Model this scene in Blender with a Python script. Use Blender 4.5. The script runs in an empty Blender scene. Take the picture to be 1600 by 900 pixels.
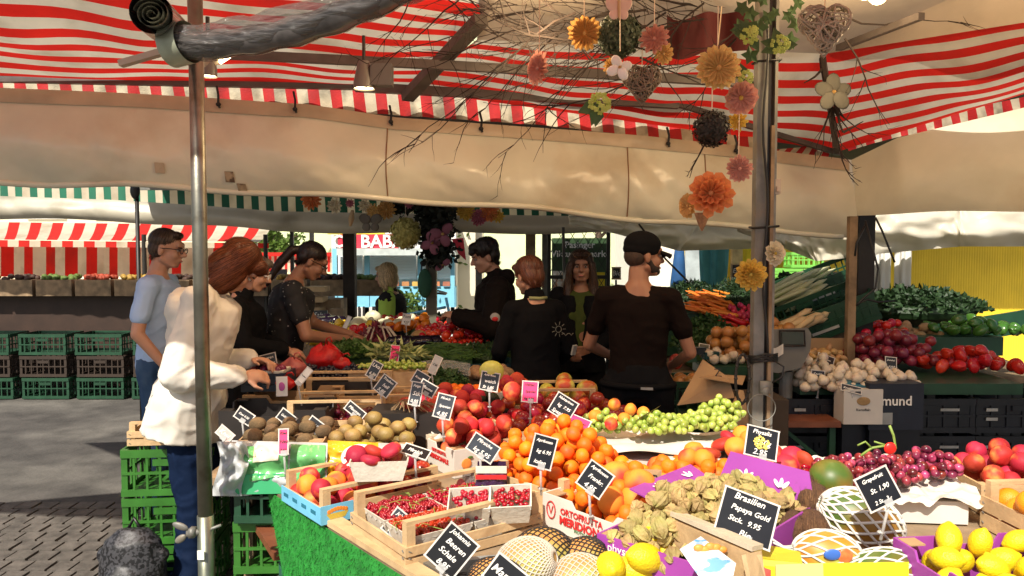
import bpy, bmesh, math, random
from mathutils import Vector, Matrix, noise as mnoise
R=math.radians
V=Vector
random.seed(7)
S=bpy.context.scene
C=S.collection
# ---------------- camera
CAM_H=1.6; TILT=R(2.86); F=1200.0
cd=bpy.data.cameras.new('camera'); cam=bpy.data.objects.new('camera',cd); C.objects.link(cam)
cam.location=(0,0,CAM_H); cam.rotation_euler=(R(90)-TILT,0,0)
cd.sensor_width=36; cd.lens=36*F/1600; cd.clip_start=.05; cd.clip_end=2000
S.camera=cam
# ---------------- world, sun, exposure
SUN_EL=R(46); SUN_AZ=R(-158)      # azimuth of the sun, measured from +Y clockwise (towards +X)
w=bpy.data.worlds.new('World'); S.world=w; w.use_nodes=True
nt=w.node_tree; bg=nt.nodes['Background']
sky=nt.nodes.new('ShaderNodeTexSky'); sky.sky_type='NISHITA'; sky.sun_disc=False
sky.sun_elevation=SUN_EL; sky.sun_rotation=SUN_AZ; sky.air_density=1.0; sky.dust_density=2.5
nt.links.new(sky.outputs[0],bg.inputs[0]); bg.inputs[1].default_value=0.058
ld=bpy.data.lights.new('sun','SUN'); ld.energy=3.4; ld.angle=R(.6); ld.color=(1,.93,.82)
sun=bpy.data.objects.new('sun',ld); C.objects.link(sun)
sd=V((math.sin(SUN_AZ)*math.cos(SUN_EL),math.cos(SUN_AZ)*math.cos(SUN_EL),math.sin(SUN_EL)))
sun.rotation_euler=sd.to_track_quat('Z','Y').to_euler(); sun.location=(0,-3,12)
S.view_settings.view_transform='Standard'; S.view_settings.look='None'
S.view_settings.exposure=1.0; S.view_settings.gamma=1; S.view_settings.use_curve_mapping=False
S.render.engine='CYCLES'
# ---------------- geometry helpers
def ray(px,py):
    u=(px-800)/F; v=(450-py)/F
    return V((u, math.cos(TILT)+v*math.sin(TILT), -math.sin(TILT)+v*math.cos(TILT)))
def P(px,py,d):            # point seen at a pixel of the photograph, at ground distance d
    r=ray(px,py); return V((0,0,CAM_H))+r*(d/r.y)
def PZ(px,py,z):           # point seen at a pixel, at height z
    r=ray(px,py); return V((0,0,CAM_H))+r*((z-CAM_H)/r.z)
def rot(v,a): c,s=math.cos(a),math.sin(a); return V((v[0]*c-v[1]*s,v[0]*s+v[1]*c,v[2] if len(v)>2 else 0))
class MB:
    def __init__(s): s.v=[]; s.f=[]; s.m=[]
    def add(s,vs,fs,m=0):
        b=len(s.v); s.v+= [tuple(x) for x in vs]; s.f+=[tuple(i+b for i in f) for f in fs]; s.m+=[m]*len(fs); return s
    def box(s,c,d,rz=0,m=0,rx=0,ry=0):
        M=Matrix.Rotation(rz,3,'Z')@Matrix.Rotation(ry,3,'Y')@Matrix.Rotation(rx,3,'X'); c=V(c)
        vs=[c+M@V((sx*d[0]/2,sy*d[1]/2,sz*d[2]/2)) for sx in(-1,1) for sy in(-1,1) for sz in(-1,1)]
        return s.add(vs,[(0,1,3,2),(4,6,7,5),(0,4,5,1),(2,3,7,6),(0,2,6,4),(1,5,7,3)],m)
    def bar(s,a,b,wd,th,up=(0,0,1),m=0):
        a=V(a);b=V(b);d=(b-a).normalized();x=d.cross(V(up))
        if x.length<1e-4: x=d.cross(V((1,0,0)))
        x.normalize(); y=x.cross(d)
        vs=[p+x*sx*wd/2+y*sy*th/2 for p in(a,b) for sx in(-1,1) for sy in(-1,1)]
        return s.add(vs,[(0,1,3,2),(4,6,7,5),(0,4,5,1),(2,3,7,6),(0,2,6,4),(1,5,7,3)],m)
    def quad(s,a,b,c,d,th=0.004,m=0):
        a,b,c,d=map(V,(a,b,c,d)); n=(b-a).cross(d-a).normalized()*th
        vs=[a,b,c,d,a+n,b+n,c+n,d+n]
        return s.add(vs,[(3,2,1,0),(4,5,6,7),(0,1,5,4),(1,2,6,5),(2,3,7,6),(3,0,4,7)],m)
    def loft(s,pts,rad,n=8,cap=True,wdir=None,m=0,close=False):
        # pts: path; rad: radii (float or (w,d))
        pts=[V(p) for p in pts]; N=len(pts)
        if not isinstance(rad,(list,)): rad=[rad]*N
        prev=None; vs=[]
        for i,p in enumerate(pts):
            t=(pts[min(i+1,N-1)]-pts[max(i-1,0)])
            if close: t=pts[(i+1)%N]-pts[i-1]
            if t.length<1e-9: t=V((0,0,1))
            t.normalize()
            if wdir is not None: x=V(wdir)-t*V(wdir).dot(t)
            elif prev is None: x=t.orthogonal()
            else: x=prev-t*prev.dot(t)
            if x.length<1e-6: x=t.orthogonal()
            x.normalize(); prev=x; y=t.cross(x)
            r=rad[i]; rw,rd=(r if isinstance(r,(tuple,list)) else (r,r))
            for k in range(n):
                a=2*math.pi*k/n; vs.append(p+x*math.cos(a)*rw+y*math.sin(a)*rd)
        fs=[]
        for i in range(N if close else N-1):
            j=(i+1)%N
            for k in range(n):
                k2=(k+1)%n; fs.append((i*n+k,i*n+k2,j*n+k2,j*n+k))
        if cap and not close: fs.append(tuple(range(n-1,-1,-1))); fs.append(tuple((N-1)*n+k for k in range(n)))
        return s.add(vs,fs,m)
    def cap(s,a,b,r1,r2=None,n=10,m=0):     # tapered capsule
        if r2 is None:r2=r1
        a=V(a);b=V(b);d=b-a;L=d.length
        if L<1e-6: return s.ell(a,(r1,)*3)
        d/=L; pts=[];rad=[]
        for k in range(4):
            t=k*math.pi/8; pts.append(a-d*r1*math.cos(t)); rad.append(max(r1*math.sin(t),.0004))
        pts.append(a);rad.append(r1);pts.append(b);rad.append(r2)
        for k in range(3,-1,-1):
            t=k*math.pi/8; pts.append(b+d*r2*math.cos(t)); rad.append(max(r2*math.sin(t),.0004))
        return s.loft(pts,rad,n,m=m)
    def ell(s,c,r,nu=14,nv=9,M=None,m=0,fn=None):
        c=V(c); vs=[];fs=[]
        for j in range(nv+1):
            th=math.pi*j/nv
            for i in range(nu):
                a=2*math.pi*i/nu
                q=V((math.sin(th)*math.cos(a),math.sin(th)*math.sin(a),math.cos(th)))
                k=fn(q) if fn else 1
                q=V((q.x*r[0],q.y*r[1],q.z*r[2]))*k
                if M: q=M@q
                vs.append(c+q)
                if j in(0,nv): break
        # vertex layout: 0 ; rings ; last
        for i in range(nu):
            i2=(i+1)%nu; fs.append((0,1+i,1+i2))
            for j in range(nv-2):
                fs.append((1+j*nu+i,1+(j+1)*nu+i,1+(j+1)*nu+i2,1+j*nu+i2))
            b=1+(nv-2)*nu; fs.append((b+i,len(vs)-1,b+i2))
        return s.add(vs,fs,m)
    def cyl(s,a,b,r,n=12,m=0): return s.loft([a,b],[r,r] if not isinstance(r,list) else r,n,m=m)
    def grid(s,fn,nu,nv,m=0,mf=None):
        vs=[fn(i/nu,j/nv) for j in range(nv+1) for i in range(nu+1)]; W=nu+1; b=len(s.v)
        s.v+=[tuple(x) for x in vs]
        for j in range(nv):
            for i in range(nu):
                s.f.append((b+j*W+i,b+j*W+i+1,b+(j+1)*W+i+1,b+(j+1)*W+i)); s.m.append(mf(i,j) if mf else m)
        return s
    def mesh(s,name,mats,smooth=False):
        me=bpy.data.meshes.new(name); me.from_pydata(s.v,[],s.f)
        if not isinstance(mats,(list,tuple)): mats=[mats]
        for m in mats: me.materials.append(m)
        me.polygons.foreach_set('material_index',s.m)
        if smooth: me.polygons.foreach_set('use_smooth',[True]*len(s.f))
        me.update(); return me
def kids(o): return [c for c in o.children]
def thing(name,label,cat,loc=(0,0,0),rz=0,group=None,kind=None,rx=0,ry=0):
    o=bpy.data.objects.new(name,None); C.objects.link(o); o.location=loc; o.rotation_euler=(rx,ry,rz); o.empty_display_size=.05
    o['label']=label; o['category']=cat
    if group:o['group']=group
    if kind:o['kind']=kind
    return o
def obj(name,mb,mats,parent=None,smooth=False,world=False,label=None):
    if isinstance(mb,MB):
        if world and parent is not None:
            L=parent.location; mb.v=[(a-L.x,b-L.y,c-L.z) for a,b,c in mb.v]
        me=mb.mesh(name,mats,smooth)
    else: me=mb
    o=bpy.data.objects.new(name,me); C.objects.link(o)
    if parent is not None:o.parent=parent
    if label:o['label']=label
    return o
def tag(o,label=None,cat=None,group=None,kind=None):
    if label:o['label']=label
    if cat:o['category']=cat
    if group:o['group']=group
    if kind:o['kind']=kind
    return o
def single(name,mb,mats,label,cat,group=None,kind=None,smooth=False):   # one-mesh thing, origin moved to its base
    xs=[v[0] for v in mb.v];ys=[v[1] for v in mb.v];zs=[v[2] for v in mb.v]
    c=V(((min(xs)+max(xs))/2,(min(ys)+max(ys))/2,min(zs)))
    mb.v=[(a-c.x,b-c.y,z-c.z) for a,b,z in mb.v]
    o=obj(name,mb,mats,None,smooth); o.location=c; return tag(o,label,cat,group,kind)
def struct(name,mb,mats,smooth=False):
    o=obj(name,mb,mats,None,smooth); o['kind']='structure'; o['label']=name.replace('_',' ')+' of the market'; return o
def dup(root,loc,rote=None,label=None,group=None,scale=None):
    r=root.copy(); C.objects.link(r); r.location=loc
    if rote is not None:r.rotation_euler=rote
    if scale is not None:r.scale=scale if hasattr(scale,'__len__') else (scale,)*3
    if label:r['label']=label
    if group:r['group']=group
    for ch in list(root.children):
        c=ch.copy(); C.objects.link(c); c.parent=r
        for g in list(ch.children):
            d=g.copy(); C.objects.link(d); d.parent=c
    return r
def kill(root):
    for ch in list(root.children):
        for g in list(ch.children): bpy.data.objects.remove(g)
        bpy.data.objects.remove(ch)
    bpy.data.objects.remove(root)
def fuse(mb,voxel=.007,smooth=4,fn=None,name='m',mat=None):   # union of closed shapes -> one continuous skin
    me=mb.mesh('tmp',[]); o=bpy.data.objects.new('tmp',me); C.objects.link(o)
    m=o.modifiers.new('r','REMESH'); m.mode='VOXEL'; m.voxel_size=voxel; m.adaptivity=0
    s=o.modifiers.new('s','SMOOTH'); s.iterations=smooth; s.factor=.5
    dg=bpy.context.evaluated_depsgraph_get(); dg.update()
    out=bpy.data.meshes.new_from_object(o.evaluated_get(dg)); bpy.data.objects.remove(o); bpy.data.meshes.remove(me)
    out.name=name; out.materials.clear()
    if mat: out.materials.append(mat)
    if fn:
        ns=[v.normal.copy() for v in out.vertices]
        for v,n in zip(out.vertices,ns): v.co=v.co+n*fn(v.co)
    out.polygons.foreach_set('use_smooth',[True]*len(out.polygons)); out.update()
    return out
# ---------------- materials
def M(name,col,rough=.6,var=.2,vs=8,bump=0,bs=40,metal=0,trans=0,spec=.5,rnd=0,col2=None,c2s=4,c2lo=.45,c2hi=.6,alpha=1,emit=0,wave=None,sss=0,coat=0,transm=0,aniso=None,dirt=None):
    m=bpy.data.materials.new(name); m.use_nodes=True; t=m.node_tree; N=t.nodes; L=t.links
    b=N['Principled BSDF']; out=N['Material Output']
    tc=N.new('ShaderNodeTexCoord'); co=tc.outputs['Object']
    if aniso:
        mp=N.new('ShaderNodeMapping'); mp.inputs['Scale'].default_value=aniso; L.new(co,mp.inputs[0]); co=mp.outputs[0]
    def nz(s,d=4):
        n=N.new('ShaderNodeTexNoise'); n.inputs['Scale'].default_value=s; n.inputs['Detail'].default_value=d; L.new(co,n.inputs['Vector']); return n.outputs['Fac']
    def rgb(c): n=N.new('ShaderNodeRGB'); n.outputs[0].default_value=(*c,1); return n.outputs[0]
    def mix(f,a,c,bt='MIX'):
        n=N.new('ShaderNodeMix'); n.data_type='RGBA'; n.blend_type=bt
        if isinstance(f,float): n.inputs[0].default_value=f
        else: L.new(f,n.inputs[0])
        L.new(a,n.inputs[6]); L.new(c,n.inputs[7]); return n.outputs[2]
    def ramp(f,lo,hi):
        n=N.new('ShaderNodeMapRange'); n.inputs[1].default_value=lo; n.inputs[2].default_value=hi; L.new(f,n.inputs[0]); return n.outputs[0]
    base=rgb(col)
    if col2: base=mix(ramp(nz(c2s,3),c2lo,c2hi),base,rgb(col2))
    if dirt: base=mix(ramp(nz(dirt[1],8),dirt[2],dirt[3]),base,rgb(dirt[0]))
    hs=N.new('ShaderNodeHueSaturation'); L.new(base,hs.inputs['Color'])
    mr=N.new('ShaderNodeMapRange'); mr.inputs[1].default_value=.3; mr.inputs[2].default_value=.7; mr.inputs[3].default_value=1-var; mr.inputs[4].default_value=1+var
    L.new(nz(vs),mr.inputs[0]); val=mr.outputs[0]
    if rnd:
        oi=N.new('ShaderNodeObjectInfo'); r1=N.new('ShaderNodeMapRange'); r1.inputs[3].default_value=1-rnd; r1.inputs[4].default_value=1+rnd; L.new(oi.outputs['Random'],r1.inputs[0])
        mu=N.new('ShaderNodeMath'); mu.operation='MULTIPLY'; L.new(val,mu.inputs[0]); L.new(r1.outputs[0],mu.inputs[1]); val=mu.outputs[0]
        f2=N.new('ShaderNodeMath'); f2.operation='MULTIPLY'; f2.inputs[1].default_value=7.3; L.new(oi.outputs['Random'],f2.inputs[0])
        f3=N.new('ShaderNodeMath'); f3.operation='FRACT'; L.new(f2.outputs[0],f3.inputs[0])
        r2=N.new('ShaderNodeMapRange'); r2.inputs[3].default_value=.5-rnd*.06; r2.inputs[4].default_value=.5+rnd*.06; L.new(f3.outputs[0],r2.inputs[0]); L.new(r2.outputs[0],hs.inputs['Hue'])
    L.new(val,hs.inputs['Value']); L.new(hs.outputs[0],b.inputs['Base Color'])
    b.inputs['Roughness'].default_value=rough; b.inputs['Metallic'].default_value=metal; b.inputs['Specular IOR Level'].default_value=spec
    if sss: b.inputs['Subsurface Weight'].default_value=sss; b.inputs['Subsurface Radius'].default_value=(.02,.01,.004); b.inputs['Subsurface Scale'].default_value=.5
    if coat: b.inputs['Coat Weight'].default_value=coat; b.inputs['Coat Roughness'].default_value=.15
    if transm: b.inputs['Transmission Weight'].default_value=transm
    if alpha<1: b.inputs['Alpha'].default_value=alpha
    if emit: b.inputs['Emission Color'].default_value=(*col,1); b.inputs['Emission Strength'].default_value=emit
    h=None
    if wave:   # (scale, distortion, axis)
        wv=N.new('ShaderNodeTexWave'); wv.inputs['Scale'].default_value=wave[0]; wv.inputs['Distortion'].default_value=wave[1]; wv.bands_direction=wave[2]; wv.inputs['Detail'].default_value=3
        L.new(co,wv.inputs['Vector']); h=wv.outputs['Fac']
        if len(wave)>3:
            L.new(mix(ramp(h,.2,.9),hs.outputs[0],rgb(wave[3])),b.inputs['Base Color'])
    elif bump: h=nz(bs,5)
    if bump and h is not None:
        bn=N.new('ShaderNodeBump'); bn.inputs['Strength'].default_value=bump; bn.inputs['Distance'].default_value=.01; L.new(h,bn.inputs['Height']); L.new(bn.outputs[0],b.inputs['Normal'])
    if trans:
        tr=N.new('ShaderNodeBsdfTranslucent'); L.new(hs.outputs[0],tr.inputs[0]); ms=N.new('ShaderNodeMixShader'); ms.inputs[0].default_value=trans
        L.new(b.outputs[0],ms.inputs[1]); L.new(tr.outputs[0],ms.inputs[2]); L.new(ms.outputs[0],out.inputs[0])
    return m
def film(name,col,op=.3,rough=.15):   # clear plastic sheet: partly see-through, glossy
    m=bpy.data.materials.new(name); m.use_nodes=True; t=m.node_tree; N=t.nodes; L=t.links
    b=N['Principled BSDF']; b.inputs['Base Color'].default_value=(*col,1); b.inputs['Roughness'].default_value=rough
    b.inputs['Alpha'].default_value=op
    n=N.new('ShaderNodeTexNoise'); n.inputs['Scale'].default_value=14; n.inputs['Detail'].default_value=4
    bn=N.new('ShaderNodeBump'); bn.inputs['Strength'].default_value=.9; bn.inputs['Distance'].default_value=.03; L.new(n.outputs['Fac'],bn.inputs['Height']); L.new(bn.outputs[0],b.inputs['Normal'])
    return m
red=M('red_canvas',(.72,.022,.014),.75,.12,5,.25,120,trans=.38,dirt=((.3,.02,.015),2.5,.55,.85))
whi=M('white_canvas',(.74,.66,.50),.75,.1,5,.25,120,trans=.36,dirt=((.42,.33,.2),3,.5,.8))
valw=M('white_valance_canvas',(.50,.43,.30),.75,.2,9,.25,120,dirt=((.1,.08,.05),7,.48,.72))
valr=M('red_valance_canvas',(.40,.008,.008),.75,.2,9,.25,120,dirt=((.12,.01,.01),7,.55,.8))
grc=M('green_canvas',(.01,.13,.07),.7,.15,6,.1,100)
tarp=M('beige_vinyl',(.70,.67,.52),.25,.12,2.2,.25,9,spec=.5,dirt=((.40,.27,.13),1.7,.55,.9))
tarp2=M('grey_vinyl',(.5,.46,.36),.4,.12,3,.2,14,trans=.15,dirt=((.2,.17,.1),2,.55,.85))
roofp=M('plain_canvas',(.50,.42,.33),.75,.15,3,.2,60,trans=.08)
steel=M('steel_tube',(.26,.25,.20),.38,.25,12,.05,80,metal=.9,dirt=((.14,.11,.07),14,.55,.75))
galv=M('galvanised_steel',(.20,.20,.18),.55,.25,18,.1,60,metal=.35,dirt=((.15,.12,.08),9,.5,.75))
dark=M('dark_metal',(.02,.018,.015),.5)
black=M('black_plastic',(.012,.012,.012),.4)
wood=M('pale_wood',(.62,.43,.22),.7,.2,6,.15,1,wave=(6,5,'Y',(.47,.30,.14)),aniso=(6,1,12))
woodx=M('pale_wood_grain',(.54,.37,.19),.7,.2,9,.2,60,dirt=((.40,.25,.12),12,.5,.75))
woodw=M('whitewashed_wood',(.56,.48,.35),.7,.15,9,.2,60,dirt=((.5,.38,.2),8,.5,.8))
woodd=M('weathered_wood',(.30,.20,.11),.75,.3,8,.3,50,dirt=((.1,.07,.04),6,.45,.7))
benchm=M('brown_bench_wood',(.20,.065,.03),.4,.3,7,.1,50)
brush=M('brushwood',(.018,.009,.006),.8,.4,30)
cartonb=M('brown_cardboard',(.38,.24,.12),.8,.12,6,.05,90)
cartonw=M('white_cardboard',(.62,.58,.51),.6,.08,6,.03,90)
cartonk=M('dark_cardboard',(.018,.014,.012),.5,.3,6)
cartoni=M('cardboard_inside',(.26,.16,.08),.8,.15,6)
purple=M('purple_cardboard',(.30,.05,.31),.5,.1,6,.02,90)
yellowc=M('yellow_cardboard',(.74,.55,.01),.5,.06,6)
bluec=M('blue_printed_paper',(.16,.48,.68),.5,.12,12)
gcrate=M('green_crate_plastic',(.035,.15,.02),.4,.2,9)
dcrate=M('dark_green_crate_plastic',(.015,.06,.03),.4,.25,9)
bcrate=M('navy_crate_plastic',(.01,.018,.035),.4,.25,9)
punm=M('moulded_white_card',(.62,.57,.47),.75,.1,14,.25,70)
ink=M('white_chalk_ink',(.85,.82,.75),.7,.1)
inkk=M('black_ink',(.015,.015,.015),.6)
inkr=M('red_ink',(.55,.02,.02),.6)
slate=M('black_sign_board',(.008,.008,.010),.3,.3,20)
slateg=M('grey_sign_board',(.03,.036,.045),.3,.3,20)
pinkb=M('pink_sign_board',(.85,.03,.16),.5,.1)
clipm=M('clear_plastic_clip',(.6,.6,.58),.25,.1,alpha=.6)
ropem=M('ribbon',(.75,.6,.45),.7)
cable=M('black_cable',(.01,.01,.01),.5)
paper=M('white_paper',(.62,.57,.50),.55,.06,6,.5,14)
def text(s,size,mat,parent,loc,rote=(0,0,0),name='lettering',align='CENTER',shear=0,ext=.0006,bold=0):
    cu=bpy.data.curves.new('t','FONT'); cu.body=s; cu.size=size; cu.align_x=align; cu.align_y='CENTER'; cu.shear=shear; cu.extrude=ext; cu.resolution_u=2; cu.offset=bold
    o=bpy.data.objects.new('t',cu); C.objects.link(o)
    dg=bpy.context.evaluated_depsgraph_get(); me=bpy.data.meshes.new_from_object(o.evaluated_get(dg)); bpy.data.objects.remove(o); bpy.data.curves.remove(cu)
    me.materials.clear(); me.materials.append(mat); me.name=name
    t=obj(name,me,mat,parent); t.location=loc; t.rotation_euler=rote; return t
# ================= GROUND AND FAR SETTING
asph=M('cobble_ground',(.075,.068,.06),.85,.35,4,.6,30,col2=(.12,.11,.095),c2s=1.2)
pale=M('pale_paving',(.58,.54,.46),.85,.15,3,.2,20)
g=MB().grid(lambda u,v:V((-90+180*u,-60+190*v,0)),4,4); struct('ground',g,asph)
g=MB(); 
for i in range(46):
    for j in range(14):
        x=-3.4+i*.115+(j%2)*.055; y=3.0+j*.13
        if x>-0.5: continue
        g.box((x,y,.006),(.1,.115,.02+random.random()*.012),rz=random.uniform(-.05,.05))
cob=M('cobblestone',(.10,.088,.075),.8,.4,12,.5,40)
struct('pavement',g,cob)
g=MB().grid(lambda u,v:V((-40+80*u,9+40*v,.012)),2,2); struct('market_square_paving',g,pale)
# --- far building facades
def wallbox(name,label,x0,x1,y,h,mat,deep=4,rows=2,cols=6,glassm=None,framem=None,roofm=None,cat='building',win=(1.0,1.5),z0=3.4):
    t=thing(name,label,cat,((x0+x1)/2,y,0)); W=x1-x0
    obj('wall',MB().box((0,deep/2,h/2),(W,deep,h)),mat,t)
    if roofm: obj('roof',MB().add([(-W/2-.4,-.4,h),(W/2+.4,-.4,h),(W/2+.4,deep+.4,h),(-W/2-.4,deep+.4,h),(-W/2-.4,deep/2,h+2.4),(W/2+.4,deep/2,h+2.4)],[(0,1,5,4),(2,3,4,5),(0,4,3),(1,2,5),(0,3,2,1)]),roofm,t)
    for r in range(rows):
        for c in range(cols):
            x=-W/2+W*(c+.5)/cols; z=z0+r*2.9
            if z+win[1]>h: continue
            f=obj('window',MB().box((x,-.02,z),(win[0]+.2,.1,win[1]+.2)),framem,t)
            obj('pane',MB().box((x,-.08,z),(win[0],.03,win[1])),glassm,f)
    return t
glassm=M('window_glass',(.05,.06,.07),.1,.2); wfr=M('white_frame',(.75,.73,.68),.5)
cream=M('cream_render',(.72,.66,.50),.85,.08,2); limer=M('pale_green_render',(.62,.68,.40),.85,.08,2); roofm=M('clay_roof',(.33,.12,.06),.8,.2,5)
yelw=M('yellow_painted_boards',(.80,.56,.03),.7,.1,3,.3,1,wave=(9,.4,'X'),aniso=(1,1,1)); white=M('white_paint',(.78,.76,.7),.6,.06)
wallbox('town_house','tall cream town house behind the tree and the striped tent',-24,-9.2,24,9.5,cream,8,2,7,glassm,wfr,roofm)
wallbox('apartment_building','pale green rendered building behind the kiosk and the young man',-9,4.5,22,9.5,limer,8,2,6,glassm,wfr,roofm)
wallbox('corner_house','cream corner house at the far right behind the yellow boarded hut',4.8,26,25,10,cream,8,2,8,glassm,wfr,roofm)
# tree beyond the tent
def tree(name,label,x,y,h,r,cz,seed,group=None,cat='tree',n=1500,leaf=.11):
    rnd=random.Random(seed); t=thing(name,label,cat,(x,y,0),group=group)
    tr=MB(); tr.loft([(0,0,0),(.05,.02,h*.3),(0,0,h*.6),(.05,0,h*.9)],[.11,.09,.06,.02],8)
    for k in range(7):
        a=rnd.random()*6.28; z0=h*(.4+.3*rnd.random()); tr.loft([(0,0,z0),(math.cos(a)*r*.4,math.sin(a)*r*.4,z0+r*.35),(math.cos(a)*r*.75,math.sin(a)*r*.75,z0+r*.5)],[.045,.03,.01],5)
    obj('trunk',tr,M('bark',(.09,.06,.04),.9,.3,20,.5,60),t,True)
    c=MB(); cl=[]
    for k in range(26):
        q=V((rnd.gauss(0,1),rnd.gauss(0,1),rnd.gauss(0,1))).normalized()*(rnd.random()**.4); cl.append((V((q.x*r,q.y*r,cz+q.z*r*.62)),r*rnd.uniform(.18,.34)))
    for k in range(n):
        cc,rr=rnd.choice(cl); q=V((rnd.gauss(0,1),rnd.gauss(0,1),rnd.gauss(0,1))).normalized()*rr*rnd.uniform(.6,1.05); p=cc+q
        e1=V((rnd.gauss(0,1),rnd.gauss(0,1),rnd.gauss(0,1))).normalized(); e2=e1.orthogonal().normalized(); s=leaf*rnd.uniform(.6,1.3)
        c.add([p,p+e1*s*.5+e2*s*.35,p+e1*s,p+e1*s*.5-e2*s*.35],[(0,1,2,3)])
    obj('crown',c,leafm,t); return t
leafm=M('tree_leaves',(.10,.17,.025),.55,.3,2,trans=.35)
b=P(428,395,15); tree('pollarded_tree','small round tree with bright green leaves beyond the white coated woman',b.x,15,2.4,.62,1.85,3,n=1500,leaf=.1)
tree('street_tree','larger leafy tree with a dark trunk far behind the kiosk corner',-4.1,19,4.6,1.7,3.6,4,n=2600,leaf=.2)
tree('street_tree','leafy tree behind the lattice gate and poster',2.0,18,4.2,1.3,3.2,5,n=2200,leaf=.18)
# --- red/white striped tent far left
def stent():
    o=P(300,400,9.0); t=thing('market_tent','far red and white striped market tent behind the man in the blue shirt','tent',(o.x,9.0,0))
    def p(px,py,d): return P(px,py,d)
    a=MB(); n=40
    A,B=p(-260,344,9.6),p(425,352,9.6); A2,B2=p(-260,372,8.8),p(405,378,8.8)
    a.grid(lambda u,v:A.lerp(B,u).lerp(A2.lerp(B2,u),v)+V((0,0,-.03*math.sin(v*3.14))),n*2,4,mf=lambda i,j:(i//2)%2)
    obj('roof_canvas',a,[red,whi],t,world=True)
    a=MB(); A3,B3=p(-260,372,8.79),p(420,380,8.79); A4,B4=p(-260,384,8.79),p(420,388,8.79)
    a.grid(lambda u,v:A3.lerp(B3,u).lerp(A4.lerp(B4,u),v),n*2,2,mf=lambda i,j:(i//2+1)%2); obj('front_valance',a,[red,whi],t,world=True)
    a=MB(); A3,B3=p(-260,384,9.6),p(400,386,9.6); A4,B4=p(-260,432,9.6),p(400,432,9.6)
    a.grid(lambda u,v:A3.lerp(B3,u).lerp(A4.lerp(B4,u),v)+V((0,.03*math.sin(u*90),0)),n*2,2,mf=lambda i,j:(i//2)%2); obj('back_curtain',a,[red,whi],t,world=True)
    for px in(225,415,-100):
        q=p(px,380,8.8); obj('pole',MB().cyl((q.x,q.y,0),(q.x,q.y,q.z+.1),.025),dark,t,world=True)
    cnt=MB(); q=p(120,440,9.2); cnt.box((q.x+.4,9.2,.55),(5.2,.8,1.05)); obj('counter',cnt,M('tent_counter',(.04,.02,.012),.6),t,world=True)
stent()
# far red-white tent small + chalk board beyond tree
q=P(440,420,13); a=MB(); A,B,C2,D=P(395,400,13),P(520,400,13),P(520,425,13),P(395,425,13)
a.grid(lambda u,v:A.lerp(B,u).lerp(D.lerp(C2,u),v),30,2,mf=lambda i,j:i%2)
t=thing('market_stall','small distant stall with red and white chequered side under the tree','stall',(q.x,13,0)); obj('cloth_side',a,[red,whi],t,world=True)
obj('counter',MB().box((q.x,13.3,.62),(1.6,.5,1.1)),white,t,world=True); obj('canopy',MB().box((q.x+.1,13.4,1.52),(2.0,1.0,.06)),red,t,world=True)
q=P(438,440,12.2); t=thing('chalk_board','black chalk board standing by the tree trunk beyond the customers','board',(q.x,12.2,0)); 
obj('panel',MB().box((0,0,1.12),(.22,.03,.34)),slate,t); obj('post',MB().box((0,.02,.5),(.04,.02,1.0)),woodd,t)
# --- kiosk with BABA sign
kb=M('light_blue_paint',(.22,.55,.72),.5,.06); shut=M('white_shutter',(.80,.81,.78),.5,.05,3,.5,1,wave=(14,0,'Z'))
redsign=M('red_sign',(.65,.03,.06),.5,.05)
def kiosk():
    d=11.0; o=P(610,450,d); t=thing('kiosk','light blue snack kiosk with white shutters and a red name board','kiosk',(o.x,d,0))
    def r(name,x0,y0,x1,y1,m,dd=d,th=.08,par=None):
        a,b=P(x0,y1,dd),P(x1,y0,dd); k=obj(name,MB().box(((a.x+b.x)/2,dd+th/2,(a.z+b.z)/2),(abs(b.x-a.x),th,abs(b.z-a.z))),m,t,world=True); return k
    r('body_wall',520,340,712,560,white,d+.3,2.5); r('blue_counter',524,448,712,480,kb,d-.02,.3)
    r('name_board',528,366,622,388,redsign,d-.1,.06); r('shutter',532,392,566,436,shut,d+.15); r('shutter',578,392,650,436,shut,d+.15); r('shutter',660,392,706,436,shut,d+.15)
    for x in(520,570,653,704): r('blue_frame',x,388,x+6,500,kb,d-.04)
    r('lower_front',528,480,712,560,white,d-.04,.2)
    r('awning_board',526,388,712,399,M('awning_grey',(.5,.55,.52),.6),d-.3,.4)
    r('yellow_board',512,355,600,366,M('yellow_panel',(.8,.68,.05),.6),d+.1,.1)
    c=P(575,378,d-.12); text('OJI BABA',.25,ink,t,c-t.location,(R(90),0,0),bold=.006)
    c=P(592,490,d-.06); text('OJI BABA',.26,inkk,t,c-t.location,(R(90),0,0),bold=.004)
    rr=random.Random(2)
    for k in range(11):
        x=532+k*16; r('food_picture',x,440,x+11,447,M('food_print',(rr.uniform(.4,.7),rr.uniform(.15,.4),.1),.5),d-.06,.02)
kiosk()
# wooden stepped bread/flower display and slate sign left of the kiosk
t=thing('wooden_shelf','tiered pale wooden display shelf beyond the ponytailed woman','shelf',P(492,500,7.6)-V((0,0,.9)))
for k in range(4):
    q=P(492,452+k*15,7.6+.05*k); t2=obj('tier',MB().box((q.x-.02*k,7.7-.1*k,q.z),(.2+.07*k,.22,.05)),woodx,t,world=True)
q=P(492,500,7.65); obj('stand',MB().box((q.x,q.y+.2,.55),(.5,.3,1.1)),woodd,t,world=True)
t=thing('slate_sign','grey slate sign with chalk writing below the wooden display','sign',P(505,500,7.3)); a=P(487,485,7.3);b=P(512,502,7.3)
obj('panel',MB().box(((a.x+b.x)/2,7.3,(a.z+b.z)/2),(abs(b.x-a.x),.02,abs(a.z-b.z))),slateg,t,world=True); obj('wooden_block',MB().box((b.x+.09,7.3,a.z-.03),(.13,.05,.1)),woodd,t,world=True)
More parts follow.
